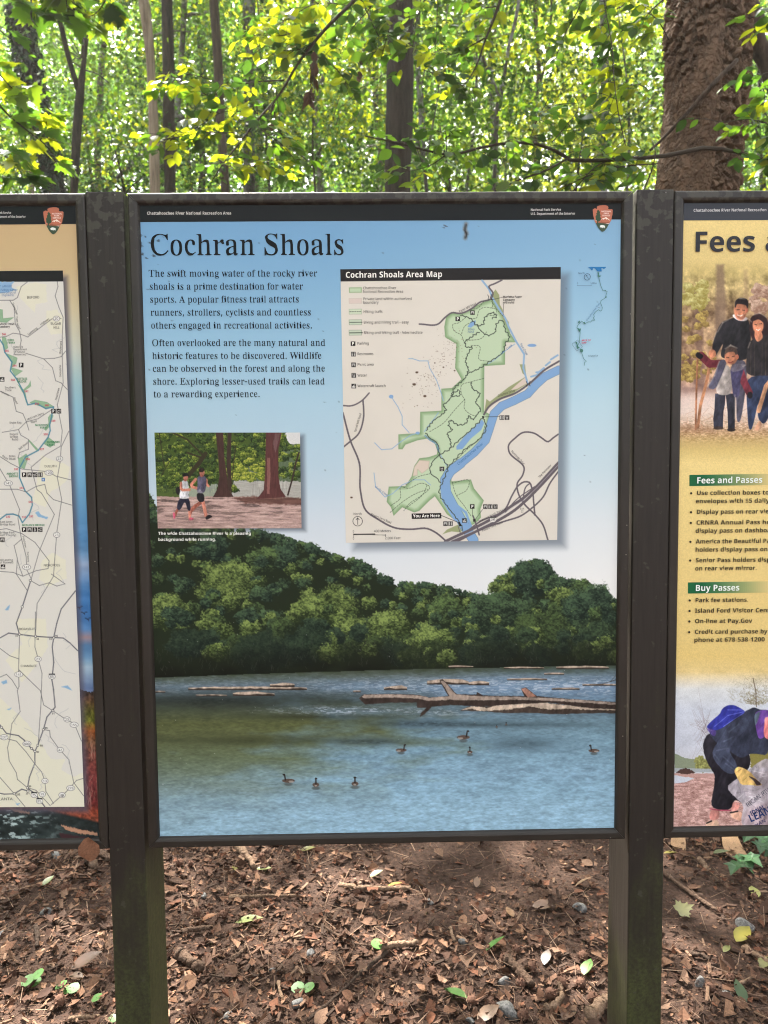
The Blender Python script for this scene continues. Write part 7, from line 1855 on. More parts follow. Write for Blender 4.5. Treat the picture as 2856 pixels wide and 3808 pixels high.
# --- trees one can tell apart, nearest to farthest
Yc = 5.6
pp = trunk_px([zC(368, 1480) + (104,), zC(380, 1000) + (102,), zC(390, 600) + (98,), zC(392, 100) + (90,)], Yc, 9.5)
tree('forest_tree', 'dark straight trunk rising behind the top middle of the blue sign', (pp[0][0], Yc, gh(pp[0][0], Yc)), pp, M_BARK_DK,
     [((-.4, 7.7, 9.2), (2.0, 2.2, 1.2), 2500)], 3, .16, yellow=.2, lmat=M_LEAF_FAR)
Yf = 5.4
pp = trunk_px([zA(845, 2180) + (29,), zA(880, 1500) + (31,), zA(915, 1080) + (30,), zA(930, 930) + (26,)], Yf, None)
tree('forked_tree', 'slim dark tree forking into two stems, left of the pale trunk', (pp[0][0], Yf, gh(pp[0][0], Yf)), pp + px(Yf, [zA(962, 700) + (17,), zA(985, 480) + (16,), zA(990, 395) + (19,)]), M_BARK_DK,
     [((pp[-1][0] - 1.2, Yf + 1.5, 7.4), (1.7, 1.6, .8), 90)], 4, .12, extra=[px(Yf, [zA(900, 1040) + (24,), zA(810, 760) + (20,), zA(740, 480) + (20,), zA(680, 230) + (18,), zA(600, 20) + (15,), zA(520, -500) + (10,)]), px(Yf, [zA(990, 410) + (11,), zA(900, 280) + (10,), zA(850, 180) + (8,), zA(800, -100) + (6,)]), px(Yf, [zA(830, 710) + (5,), zA(1000, 810) + (6,), zA(1080, 830) + (5,), zA(1250, 950) + (3,)])], seg=10)
Yp = 7.2
pp = trunk_px([zB(158, 1480) + (36,), zB(150, 1000) + (34,), zB(130, 600) + (33,), zB(105, 250) + (36,), zB(70, 0) + (36,)], Yp, 6.9)
tree('pale_trunk', 'pale bare trunk with peeling wood behind the left part of the blue sign', (pp[0][0], Yp, gh(pp[0][0], Yp)), pp, M_BARK_PALE, [], 5, seg=16, wob=.14)
Yd = 8.6
pp = trunk_px([zB(275, 1430) + (42,), zB(265, 1000) + (42,), zB(262, 500) + (42,), zB(250, 0) + (42,)], Yd, 11)
tree('forest_tree', 'dark trunk just right of the pale bare trunk', (pp[0][0], Yd, gh(pp[0][0], Yd)), pp, M_BARK_DK, [((pp[-1][0] - .6, Yd + 1, 10.4), (3, 3, 1.7), 600)], 6, .17, lmat=M_LEAF_FAR)
Ye = 9.6
pp = trunk_px([zB(690, 1300) + (34,), zB(665, 950) + (33,), zB(645, 500) + (33,), zB(610, 0) + (32,)], Ye, 11)
tree('forest_tree', 'medium brown trunk between the dark trunk and the leafy branch', (pp[0][0], Ye, gh(pp[0][0], Ye)), pp, M_BARK_BR, [((pp[-1][0], Ye + 1, 10.9), (2.8, 2.8, 1.6), 1150)], 7, .17, lmat=M_LEAF_FAR)
Yg = 12.0
pp = trunk_px([zB(885, 1300) + (42,), zB(885, 800) + (43,), zB(882, 300) + (46,), zB(885, 0) + (46,)], Yg, 14)
tree('forest_tree', 'grey lichen-spotted trunk behind the diagonal leafy branch', (pp[0][0], Yg, gh(pp[0][0], Yg)), pp, M_BARK_GR, [((pp[-1][0], Yg + 1, 13.5), (3.2, 3, 2), 2200)], 8, .2, lmat=M_LEAF_FAR)
Yh = 11.0
pp = trunk_px([zB(330, 900) + (18,), zB(350, 600) + (19,), zB(375, 250) + (20,), zB(385, 0) + (22,)], Yh, 12)
tree('forest_tree', 'thin grey trunk with a side branch, close behind the dark trunk', (pp[0][0], Yh, gh(pp[0][0], Yh)), pp, M_BARK_GR, [], 9, .17, extra=[px(Yh, [zB(380, 130) + (14,), zB(430, 110) + (14,), zB(520, 105) + (9,), zB(600, 60) + (5,)]), px(Yh, [zB(150, 275) + (7,), zB(250, 240) + (8,), zB(350, 238) + (7,), zB(440, 245) + (4,)])])
Yk = 8.0
pp = trunk_px([zC(1110, 1470) + (14,), zC(1130, 1100) + (17,), zC(1140, 850) + (20,), zC(1160, 740) + (22,)], Yk, None)
tree('forked_tree', 'thin grey tree with a Y fork between the leafy branch and the large trunk', (pp[0][0], Yk, gh(pp[0][0], Yk)), pp + px(Yk, [zC(1190, 600) + (13,), zC(1230, 350) + (14,), zC(1270, 200) + (14,), zC(1305, 0) + (14,), zC(1330, -500) + (9,)]), M_BARK_GR,
     [((2.3, Yk + 1, 8.6), (1.8, 1.6, .8), 900)], 10, .13, extra=[px(Yk, [zC(1155, 740) + (15,), zC(1100, 620) + (13,), zC(1050, 500) + (12,), zC(1010, 380) + (9,), zC(960, 100) + (5,)])], seg=9)
Yl = 11.5
pp = trunk_px([zD(395, 1400) + (28,), zD(400, 900) + (28,), zD(400, 450) + (30,), zD(395, 0) + (30,)], Yl, 13)
tree('forest_tree', 'grey trunk standing in bright foliage just left of the large trunk', (pp[0][0], Yl, gh(pp[0][0], Yl)), pp, M_BARK_GR, [((pp[-1][0] - 1, Yl + 1, 12.8), (3, 3, 1.7), 2000)], 11, .19, lmat=M_LEAF_FAR)
Yi = 8.8
pp = trunk_px([zA(420, 1150) + (72,), zA(340, 800) + (74,), zA(270, 450) + (76,), zA(210, 0) + (78,)], Yi, 12)
t = tree('ivy_clad_tree', 'leaning trunk wrapped in dark ivy at the far left', (pp[0][0], Yi, gh(pp[0][0], Yi)), pp, M_BARK_DK, [((pp[-1][0] - .5, Yi + 1, 11.6), (3, 3, 1.6), 1400)], 12, .17, lmat=M_LEAF_FAR)
g = np.random.default_rng(5)
V, F = ivy_leaves(pp[:-1], 5200, g, .075)
np_mesh('ivy', V, F, mat_leaf('dark_ivy_leaf', .15, .35), t, rep(np.array([.012, .024, .012]) * g.uniform(.5, 2.0, (5200, 1)), L_FAR))
Yj = 10.5
a_, b_ = px(Yj, [zA(1290, 2080) + (14,)])[0], px(Yj, [zB(130, 1120) + (20,)])[0]
lo = (a_[0] - 2.4, Yj, gh(a_[0] - 2.4, Yj), .05)
tree('leaning_log', 'fallen mossy log leaning to the right against the pale trunk', (lo[0], Yj, lo[2]), [lo, a_, b_, (b_[0] + .5, Yj, b_[2] + .45, .05)], M_BARK_GR, [], 13, seg=9, cat='log')
far_trunks = [(120, 17, 'pale'), (1560, 16, 'grey'), (2000, 18, 'brown'), (740, 19, 'dark'), (1830, 21, 'grey'), (350, 20, 'brown'), (1180, 19, 'grey'), (2840, 16, 'dark'), (1420, 24, 'brown'), (2230, 24, 'grey'), (600, 25, 'dark'), (960, 26, 'brown')]
names = ['thin pale trunk among maple leaves at the far left', 'slim grey trunk beside the dark middle trunk', 'slim brown trunk in front of the bright gap', 'distant dark trunk right of the pale bare trunk', 'distant grey trunk behind the thin Y forked tree', 'distant brown trunk behind the slim forked tree', 'distant grey trunk seen under the diagonal branch', 'dark trunk at the far right beyond the large tree',
         'far brown trunk behind the dark middle trunk', 'far grey trunk close to the large flaky trunk', 'far dark trunk beside the leaning log', 'far brown trunk beyond the spotted grey one']
for i_, ((u, Y, kd), nm) in enumerate(zip(far_trunks, names)):
    g = np.random.default_rng(200 + i_)
    w = g.uniform(16, 27)
    dx = g.normal(0, 22)
    j_ = g.normal(0, 9, 6)
    pp = trunk_px([(u + dx * t + j_[k], 720 - 720 * t, w * (1 - .12 * t)) for k, t in enumerate((0, .2, .4, .6, .8, 1.0))], Y, 15 + g.uniform(0, 3))
    fk = [] if i_ % 2 else [px(Y, [(u + dx * .5, 360, w * .6), (u + dx * .5 + 46 * (1 if i_ % 4 else -1), 200, w * .5), (u + dx * .5 + 60 * (1 if i_ % 4 else -1), -60, w * .4)])]
    cx_ = pp[-1][0]
    tree('forest_tree', nm, (pp[0][0], Y, gh(pp[0][0], Y)), pp, {'pale': M_BARK_PALE, 'grey': M_BARK_GR, 'brown': M_BARK_BR, 'dark': M_BARK_DK}[kd],
         [((cx_, Y, 14 + g.uniform(-1, 2)), (3.4, 3, 2.4), 1500)], 300 + i_, .22, yellow=.3, group='trees deeper in the woods', seg=10, extra=fk, lmat=M_LEAF_FAR)

# --- understory: small leafy trees that fill the strip above the signs
US = [  # u, v of the crown's middle, depth, crown radii, leaf count, yellow share
    (180, 560, 10.5, (1.6, 1.2, .8), 2200, .15), (430, 600, 9.5, (1.4, 1.1, .6), 2000, .1), (-250, 300, 8.0, (1.8, 1.4, 1.2), 1200, .15), (700, 330, 12.5, (1.9, 1.4, 1.1), 2600, .1), (820, 560, 11.5, (1.7, 1.2, .9), 2400, .1), (1180, 420, 11.0, (1.7, 1.2, 1.1), 2600, .2), (1580, 330, 7.4, (1.1, 1.0, 1.2), 2000, .2), (1650, 600, 9.5, (1.3, 1.1, .8), 2000, .15),
    (1930, 420, 12.5, (2.0, 1.6, 1.4), 2000, .55), (2150, 600, 10.0, (1.5, 1.2, .8), 1600, .45), (2320, 250, 11.0, (1.6, 1.4, 1.3), 1700, .35), (2900, 500, 7.0, (1.2, 1.2, 1.4), 1500, .2), (3200, 300, 9.0, (2.0, 1.6, 1.6), 1200, .2), (980, 120, 12.0, (2.0, 1.6, 1.2), 1800, .3), (1750, 80, 10.5, (1.8, 1.4, 1.0), 1700, .3), (330, 60, 11.5, (1.6, 1.4, .9), 1300, .2)]
UL = ['small leafy tree with dense green foliage at the far left', 'low leafy sapling in front of the leaning log', 'bushy sapling beyond the left edge of the row', 'feathery green sapling behind the pale bare trunk', 'sapling with drooping leaves low behind the blue sign', 'sapling filling the gap left of the dark middle trunk', 'leafy sapling right of the dark middle trunk', 'low green sapling below the Y forked tree',
      'bright yellow green sapling in the sunny gap', 'low yellow green sapling left of the large trunk', 'tall sapling with airy foliage beside the large trunk', 'leafy sapling right of the large trunk', 'bushy sapling beyond the right edge of the row', 'tall yellowish sapling behind the spotted grey trunk', 'tall green sapling above the Y forked tree', 'tall airy sapling behind the slim forked tree']
for i_, ((u, v, Y, r, n, yl), nm) in enumerate(zip(US, UL)):
    c = at(u, v, Y)
    g = np.random.default_rng(400 + i_)
    bx = c[0] + g.normal(0, .3)
    z0 = gh(bx, Y)
    pth = [(bx, Y, z0 - .05, .035), (bx + (c[0] - bx) * .3 + g.normal(0, .08), Y + .1, z0 + (c[2] - z0) * .4, .028), (c[0] + g.normal(0, .08), Y, c[2] - r[2] * .3, .018), (c[0] + g.normal(0, .1), Y, c[2] + r[2] * .9, .006)]
    near = Y < 9.2
    tree('sapling', nm, (bx, Y, z0), pth, M_TWIG if i_ % 2 else M_BARK_GR, [(c, np.array(r) * 1.15, n)], 500 + i_, .075 if near else .085, L_SMALL if near else L_FAR, yl * .7, 'understory saplings', seg=7, k=.8)  # near leaf colour darkened, painted depth against the pale far woods

# --- the far woods: one mass nobody could count
g = np.random.default_rng(900)
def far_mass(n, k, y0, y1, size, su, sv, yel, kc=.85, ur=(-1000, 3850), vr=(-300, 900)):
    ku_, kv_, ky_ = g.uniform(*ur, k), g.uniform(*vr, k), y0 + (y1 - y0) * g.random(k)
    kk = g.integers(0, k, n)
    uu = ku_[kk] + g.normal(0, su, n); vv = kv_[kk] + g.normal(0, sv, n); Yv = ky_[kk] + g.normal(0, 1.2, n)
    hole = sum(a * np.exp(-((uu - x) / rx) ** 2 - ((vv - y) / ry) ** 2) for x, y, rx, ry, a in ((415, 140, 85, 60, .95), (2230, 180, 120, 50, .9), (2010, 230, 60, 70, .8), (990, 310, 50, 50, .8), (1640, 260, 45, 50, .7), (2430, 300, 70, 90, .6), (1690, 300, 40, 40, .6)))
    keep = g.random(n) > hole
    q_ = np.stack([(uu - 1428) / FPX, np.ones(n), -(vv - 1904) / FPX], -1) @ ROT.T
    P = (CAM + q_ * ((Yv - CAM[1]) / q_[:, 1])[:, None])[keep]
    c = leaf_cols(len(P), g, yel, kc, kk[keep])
    sunny = np.exp(-((ku_ - 2080) / 330) ** 2) * (g.random(k) < .75)      # sunlit look of the right-hand grove, painted into the leaf colour
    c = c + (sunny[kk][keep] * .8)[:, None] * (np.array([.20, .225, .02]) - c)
    return leaves_mesh(P, g, size, L_FAR, c, -.2, .6)


ms = [far_mass(60000, 320, 13, 24, .10, 78, 44, .06), far_mass(70000, 460, 24, 40, .17, 80, 48, .07, 1.25), far_mass(60000, 600, 42, 66, .42, 95, 62, .08, 1.6), far_mass(30000, 900, 68, 80, 1.15, 95, 62, .1, 2.3),  # leaf colour lightened layer by layer, pale depth painted in
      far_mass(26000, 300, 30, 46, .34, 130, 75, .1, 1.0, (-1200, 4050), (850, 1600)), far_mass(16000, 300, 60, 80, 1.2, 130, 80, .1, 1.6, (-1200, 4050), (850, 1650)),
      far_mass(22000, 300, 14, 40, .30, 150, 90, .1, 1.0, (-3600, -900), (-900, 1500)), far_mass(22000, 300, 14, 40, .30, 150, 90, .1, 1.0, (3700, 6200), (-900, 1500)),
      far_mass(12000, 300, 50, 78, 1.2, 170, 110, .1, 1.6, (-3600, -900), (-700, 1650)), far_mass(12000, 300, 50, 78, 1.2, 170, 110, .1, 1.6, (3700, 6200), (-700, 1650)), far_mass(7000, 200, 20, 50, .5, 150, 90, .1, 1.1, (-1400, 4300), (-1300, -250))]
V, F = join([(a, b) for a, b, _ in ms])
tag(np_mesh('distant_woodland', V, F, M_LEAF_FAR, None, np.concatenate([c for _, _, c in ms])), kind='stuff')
# low growth on the rising ground behind the signs
n = 9000
x, y = g.uniform(-16, 18, n), 6 + 20 * g.random(n)
z = ground_h(x, y) + g.random(n) ** 1.5 * 1.5
V, F, C = leaves_mesh(np.column_stack([x, y, z]), g, .16, L_FAR, leaf_cols(n, g, .2), -.2, .6)
tag(np_mesh('undergrowth', V, F, M_LEAF_FAR, None, C), kind='stuff')

# --- unseen trees added on the left to darken what the signs mirror there
for i_, (x, y, h, nm) in enumerate(((-4.2, -3.6, 5.5, 'dense green tree added out of view beside the viewer to darken reflections'), (-5.8, -1.2, 6.0, 'dense dark tree added out of view left of the signs to darken reflections'))):
    tree('forest_tree', nm, (x, y, gh(x, y)), [(x, y, -.1, .16), (x + .1, y, h * .5, .12), (x, y + .1, h, .04)], M_BARK_DK, [((x, y, h * .6), (2.0, 1.8, h * .42), 6000)], 950 + i_, .17, yellow=.05, lmat=M_LEAF_FAR)

# ------------------------------------------------------------------ branches close behind the signs
def branch(name, label, paths, Y, leaves, seed, tmpl=L_OVATE, size=.075, dY=.25, yellow=.5, cat='branch', twigmat=None, group=None, sub=True):
    """paths = lists of (u, v, width); leaves = (path index, from, to, count)"""
    g = np.random.default_rng(seed)
    Q = []
    for i, p_ in enumerate(paths):
        q = resample(px(Y, p_), 24)
        w = np.linspace(0, 1, 24)
        q[:, 1] += dY * np.sin(w * 2.2 + i * 1.3) * (.3 + .7 * w) * .5
        Q.append(q)
    parts = [tube(q[:, :3], np.maximum(q[:, 3], .0012), 7, .1, seed + i) for i, q in enumerate(Q)]
    PV, MV, SV = [], [], []
    for pi, t0, t1, n in leaves:
        q = Q[pi]
        for i in range(n):
            t = t0 + (t1 - t0) * (i + g.random() * .6) / n
            a = np.array([np.interp(t, np.linspace(0, 1, 24), q[:, k]) for k in range(3)])
            ax = q[min(23, int(t * 23) + 1), :3] - q[max(0, int(t * 23) - 1), :3]
            base = math.atan2(ax[1], ax[0]) - math.pi / 2
            # a short side twig that carries three to five leaves
            sd = 1 if (i % 2) else -1
            hd = base + sd * g.uniform(.5, 1.3)
            L = g.uniform(.05, .17)
            e = a + np.array([-math.sin(hd) * L, math.cos(hd) * L, g.uniform(-.07, .03)])
            parts.append(tube([a, (a + e) / 2 + [0, 0, .008], e], [.0018, .0014, .001], 5, 0))
            for s in range(int(g.integers(3, 6))):
                f = s / 4
                P = a + (e - a) * min(1, .35 + f * .7)
                PV.append(P); MV.append((hd + (g.uniform(.4, 1.2) * (1 if s % 2 else -1) if f < .9 else g.normal(0, .3)), g.normal(-.30, .3), g.normal(0, .40))); SV.append(size * g.uniform(.65, 1.2))
    t = thing(name, Q[0][0, :3], label, cat, group)
    V, F = join(parts)
    np_mesh('twigs', V, F, twigmat or M_TWIG, t, smooth=True)
    PV, MV = np.array(PV), np.array(MV)
    V, F = scatter(tmpl, PV, eul(MV[:, 0], MV[:, 1], MV[:, 2]), np.array(SV))
    np_mesh('leaves', V, F, M_LEAF, t, rep(leaf_cols(len(PV), g, yellow, 1.0), tmpl), smooth=True)
    return t


W_ = lambda z, L: [z(a, b) + (w,) for a, b, w in L]
branch('leafy_branch', 'long diagonal branch with yellow green leaves hanging over the blue sign',
       [W_(zB, [(1800, -120, 16), (1659, 30, 14), (1490, 180, 12), (1250, 450, 10), (1090, 690, 9), (900, 890, 8), (780, 1040, 6), (640, 1220, 5), (560, 1350, 3)]),
        W_(zB, [(1150, 590, 6), (900, 590, 5), (690, 625, 5), (600, 590, 4), (400, 560, 3), (200, 600, 2)]), W_(zB, [(690, 640, 4), (600, 740, 4), (420, 700, 3), (220, 740, 2)]), W_(zB, [(780, 1040, 4), (560, 1070, 3), (330, 1110, 3), (170, 1120, 2)]),
        W_(zB, [(900, 890, 4), (700, 880, 3), (450, 960, 3), (260, 960, 2)]), W_(zB, [(1090, 690, 4), (1110, 900, 3), (1100, 1280, 2)]), W_(zB, [(1430, 250, 5), (1250, 210, 4), (1050, 270, 3), (900, 260, 2)]), W_(zB, [(640, 1220, 4), (760, 1300, 3), (900, 1330, 3), (1100, 1340, 2)]), W_(zB, [(950, 840, 4), (1000, 1050, 3), (1150, 1150, 3), (1250, 1250, 2)]), W_(zB, [(1600, 60, 5), (1400, 40, 4), (1150, 100, 3), (980, 130, 2)]), W_(zB, [(1300, 400, 5), (1480, 420, 4), (1600, 520, 3), (1640, 640, 2)]), W_(zB, [(1500, 170, 4), (1330, 330, 3), (1180, 400, 3), (1000, 420, 2)])],
       2.6, [(0, .05, .95, 16), (1, .1, 1, 15), (2, .1, 1, 11), (3, .1, 1, 12), (4, .1, 1, 12), (6, .1, 1, 13), (7, .1, 1, 13), (8, .1, 1, 11), (5, .4, 1, 4), (9, .05, 1, 13), (10, .1, 1, 9), (11, .1, 1, 11)], 11, size=.070, yellow=.42)
branch('leafy_branch', 'leafy branch drooping in front of the dark middle trunk',
       [W_(zC, [(1180, -60, 12), (1120, 120, 10), (1060, 260, 8), (1000, 430, 7), (920, 560, 5), (760, 660, 3)]), W_(zC, [(1060, 260, 6), (900, 330, 4), (760, 400, 3), (640, 370, 2)]), W_(zC, [(60, -80, 7), (180, 220, 5), (230, 400, 3), (150, 560, 2)]), W_(zC, [(420, -80, 7), (360, 120, 5), (300, 300, 4), (240, 480, 2)]), W_(zC, [(250, -60, 6), (150, 90, 4), (10, 200, 3), (-80, 330, 2)]), W_(zC, [(680, -40, 4), (675, 250, 3), (640, 600, 2)]), W_(zC, [(1160, 15, 5), (1010, 10, 4), (860, -10, 3)]), W_(zC, [(600, -60, 6), (520, 150, 4), (480, 420, 3), (420, 620, 2)]), W_(zC, [(560, 560, 4), (680, 620, 3), (820, 680, 3), (960, 760, 2)])],
       2.9, [(0, .1, 1, 12), (1, .1, 1, 11), (2, .1, 1, 12), (3, .1, 1, 13), (4, .1, 1, 12), (5, .2, .6, 3), (6, .1, 1, 7), (7, .1, 1, 13), (8, 0, 1, 12)], 12, size=.072, yellow=.36)
branch('bare_branch', 'thin horizontal branch with sparse leaves crossing in front of the large trunk',
       [W_(zC, [(120, 1050, 5), (470, 1120, 7), (690, 1180, 9), (800, 1180, 10), (1110, 1105, 11), (1380, 1085, 11), (1560, 1120, 12), (1690, 1205, 14)]) + W_(zD, [(300, 1215, 14), (600, 1195, 15), (830, 1180, 15), (1050, 1140, 17), (1220, 1105, 17), (1420, 1130, 15), (1659, 1200, 13), (1900, 1290, 11)]), W_(zC, [(750, 1180, 5), (640, 1250, 4), (480, 1300, 3), (260, 1290, 2)]), W_(zC, [(1690, 1215, 8), (1500, 1320, 8), (1300, 1400, 7), (1160, 1475, 7), (900, 1620, 6)]), W_(zD, [(800, 1270, 5), (500, 1310, 5), (250, 1380, 4), (80, 1450, 3)]),
        W_(zD, [(560, 1170, 4), (500, 900, 4), (470, 640, 4), (460, 330, 4), (420, 0, 4), (410, -200, 4)]), W_(zD, [(0, 1090, 4), (120, 940, 3), (220, 770, 3), (180, 700, 2)]), W_(zC, [(1390, 1080, 4), (1440, 940, 3), (1530, 770, 3)]), W_(zC, [(750, 1170, 4), (740, 1080, 3), (720, 1020, 2)]), W_(zD, [(690, 1480, 6), (740, 1340, 5), (775, 1180, 4), (770, 1090, 3)]), W_(zD, [(150, 1480, 5), (390, 1240, 4), (520, 1190, 3)])],
       2.2, [(0, .02, .62, 22), (0, .85, 1, 8), (1, .2, 1, 5), (3, .1, 1, 10), (4, .05, .95, 20), (5, .2, 1, 5), (6, .3, 1, 4), (7, .3, 1, 4), (9, .2, 1, 7), (2, .1, .8, 8)], 13, size=.072, yellow=.12, dY=.12)
branch('maple_branch', 'maple branch with large lobed leaves filling the left edge',
       [W_(zA, [(-200, 900, 8), (0, 1220, 7), (200, 1390, 6), (420, 1560, 5), (560, 1800, 3)]), W_(zA, [(-150, 1600, 7), (0, 1730, 6), (120, 1830, 5), (220, 1980, 4), (270, 2180, 3)]), W_(zA, [(330, -60, 8), (360, 80, 7), (400, 220, 6), (480, 380, 5), (560, 480, 3)]), W_(zA, [(900, -60, 6), (850, 60, 4), (800, 170, 3)]), W_(zA, [(-200, 600, 7), (0, 860, 6), (150, 1010, 4), (330, 1080, 3)]), W_(zA, [(-100, 260, 6), (60, 350, 4), (200, 250, 3)]), W_(zA, [(420, 1560, 4), (560, 1250, 3), (660, 1230, 2)])],
       2.3, [(0, .15, 1, 6), (1, .15, 1, 6), (2, .1, .6, 3), (3, .3, 1, 3), (4, .2, 1, 4), (5, .3, 1, 1), (6, .3, 1, 2)], 14, L_MAPLE, .105, yellow=.35)
branch('maple_branch', 'maple sprig with lobed leaves along the top left edge', [W_(zA, [(1300, -200, 6), (1150, -60, 5), (1000, 20, 4), (850, 60, 2)]), W_(zA, [(800, -200, 5), (640, -40, 4), (480, 60, 3)])], 2.4, [(0, .2, 1, 6), (1, .2, 1, 6)], 15, L_MAPLE, .105, yellow=.25)
branch('leafy_branch', 'leafy sprays at the right edge beside the large trunk', [W_(zD, [(1900, 500, 6), (1750, 700, 5), (1600, 760, 3)]), W_(zD, [(1900, 800, 6), (1700, 900, 5), (1560, 880, 4), (1300, 930, 3), (1130, 940, 2)]), W_(zD, [(1900, 1000, 6), (1700, 1010, 4), (1500, 1000, 3), (1400, 1050, 2)]), W_(zD, [(1900, 1100, 6), (1750, 1250, 5), (1560, 1240, 3)]), W_(zD, [(1850, 100, 6), (1720, 60, 4), (1600, 40, 3)]), W_(zD, [(1850, 480, 5), (1700, 500, 3), (1560, 500, 2)])],
       2.3, [(0, .1, 1, 8), (1, .05, 1, 5), (2, .1, 1, 4), (3, .1, 1, 7), (4, .1, 1, 6), (5, .2, 1, 5)], 16, size=.074, yellow=.2)
branch('leafy_branch', 'leafy twigs hanging from above just left of the large trunk', [W_(zD, [(300, -150, 7), (200, 60, 5), (120, 200, 4), (60, 380, 2)]), W_(zD, [(900, -60, 7), (780, 40, 5), (680, 200, 4), (560, 300, 2)]), W_(zD, [(560, -100, 6), (520, 80, 4), (400, 200, 3)]), W_(zD, [(880, 330, 5), (760, 220, 4), (700, 120, 3)]), W_(zD, [(700, 700, 4), (600, 660, 3), (480, 640, 2)])], 2.7, [(0, .1, 1, 8), (1, .1, 1, 8), (2, .1, 1, 6), (3, .2, 1, 5), (4, .1, 1, 5)], 17, size=.074, yellow=.25)

# the shrivelled brown leaf bunch that hangs from the diagonal branch
M_DRY = mat_leaf('dry_brown_leaf', .12, .8, (1.2, .9, .6))


def dead_cluster(label, pts, Y, seed, n, size):
    g = np.random.default_rng(seed)
    q = resample(px(Y, pts), 12)
    t = thing('dead_leaf_cluster', q[0, :3], label, 'dead leaves')
    i = g.integers(2, 12, n)
    P = q[i, :3] + g.normal(0, .006, (n, 3))
    M = eul(g.uniform(0, 6.28, n), g.normal(-1.25, .3, n), g.normal(0, .8, n))
    V, F = scatter(L_SMALL, P, M, size * g.uniform(.6, 1.2, n))
    np_mesh('dry_leaves', V, F, M_DRY, t, rep(np.array([.055, .026, .014]) * g.uniform(.5, 1.5, (n, 1)), L_SMALL))
    V, F = tube(q[:, :3], np.full(12, .0012), 5)
    np_mesh('stalk', V, F, M_TWIG, t)


dead_cluster('brown shrivelled leaf bunch dangling below the diagonal branch', W_(zB, [(1390, 330, 3), (1380, 500, 3), (1375, 620, 3), (1355, 740, 3)]), 2.55, 1, 16, .085)
dead_cluster('small dark withered leaf hanging on a thin twig under the diagonal branch', W_(zB, [(1075, 700, 2), (1075, 850, 2), (1072, 960, 2)]), 2.55, 2, 6, .06)
dead_cluster('dark withered leaf hanging left of the dark middle trunk', W_(zC, [(95, 380, 2), (85, 470, 2), (75, 570, 2)]), 2.85, 3, 6, .06)

# ------------------------------------------------------------------ litter on the forest floor
def litter_mat(name, rough=.85):
    m, n, l, b = nmat(name)
    a = n.new('ShaderNodeVertexColor'); a.layer_name = 'Col'
    t = noise(n, l, 240, 4, .7, objvec(n, l))
    r = ramp(n, [(.3, (.62, .6, .58)), (.7, (1.25, 1.22, 1.2))])
    l.new(t.outputs[0], r.inputs[0])
    l.new(mix(n, l, 1.0, a.outputs[0], r.outputs[0], 'MULTIPLY'), b.inputs['Base Color'])
    b.inputs['Roughness'].default_value = rough
    b.inputs['Specular IOR Level'].default_value = .2
    return m


M_LIT = litter_mat('dry_leaf_litter')
LIT = np.array([(.15, .088, .057), (.19, .115, .075), (.10, .058, .040), (.27, .175, .115), (.065, .038, .027), (.17, .085, .052), (.20, .14, .10), (.12, .075, .05), (.08, .05, .035)])
LIT = LIT * [.74, .645, .61]


def bare(x, y):
    """how bare the floor is: a strip of trodden dark soil on the right"""
    return np.clip(1.1 * np.exp(-((x - .36) / .48) ** 2 - ((y - 1.32) / .40) ** 2) + .9 * np.exp(-((x - 1.0) / .25) ** 2 - ((y - .95) / .3) ** 2), 0, 1) * .93


def floor_spots(n, g, x0, x1, y0, y1, th=1.0):
    x, y = g.uniform(x0, x1, n), g.uniform(y0, y1, n)
    k = g.random(n) > bare(x, y) * th
    return x[k], y[k]


g = np.random.default_rng(61)
TORN = []
for _ in range(5):
    k = 7
    a = np.sort(g.uniform(0, 6.283, k)); rr = g.uniform(.28, .62, k)
    W_t = np.column_stack([np.cos(a) * rr * .8, .5 + np.sin(a) * rr, .22 * (np.cos(a) * rr) ** 2 + g.normal(0, .07, k)])
    TORN.append((np.concatenate([W_t, [[0, .5, -.04]]]), np.array([(i, (i + 1) % k, k) for i in range(k)])))
parts, cols = [], []
for (n, x0, x1, y0, y1, tm, smin, smax, lift) in ((8000, -1.9, 1.9, .1, 2.3, TORN[0], .007, .026, .018), (12000, -1.9, 1.9, .1, 2.3, TORN[1], .007, .026, .018), (5000, -1.9, 1.9, .1, 2.3, TORN[2], .010, .040, .020), (1500, -1.9, 1.9, .1, 2.3, TORN[3], .020, .055, .024), (1300, -1.9, 1.9, .1, 2.3, TORN[4], .020, .060, .024), (900, -1.9, 1.9, .1, 2.3, L_OVATE, .022, .060, .022), (5000, -7, 7, 2.3, 8, L_SMALL, .03, .07, .03), (5000, -4.5, -1.9, -.4, 2.3, TORN[1], .015, .06, .025), (5000, 1.9, 4.5, -.4, 2.3, TORN[2], .015, .06, .025), (3500, -3, 3, -2.5, .1, TORN[3], .012, .05, .02)):
    x, y = floor_spots(n, g, x0, x1, y0, y1)
    m = len(x)
    z = ground_h(x, y) + g.random(m) ** 2 * lift + .002
    M = eul(g.uniform(0, 6.28, m), g.normal(.08, .30, m), g.normal(0, .5, m))
    V, F = scatter(tm, np.column_stack([x, y, z]), M, g.uniform(smin, smax, m))
    parts.append((V, F)); cols.append(rep(LIT[g.integers(0, len(LIT), m)] * g.uniform(.65, 1.25, (m, 1)), tm))
V, F = join(parts)
tag(np_mesh('leaf_litter', V, F, M_LIT, None, np.concatenate(cols)), kind='stuff')
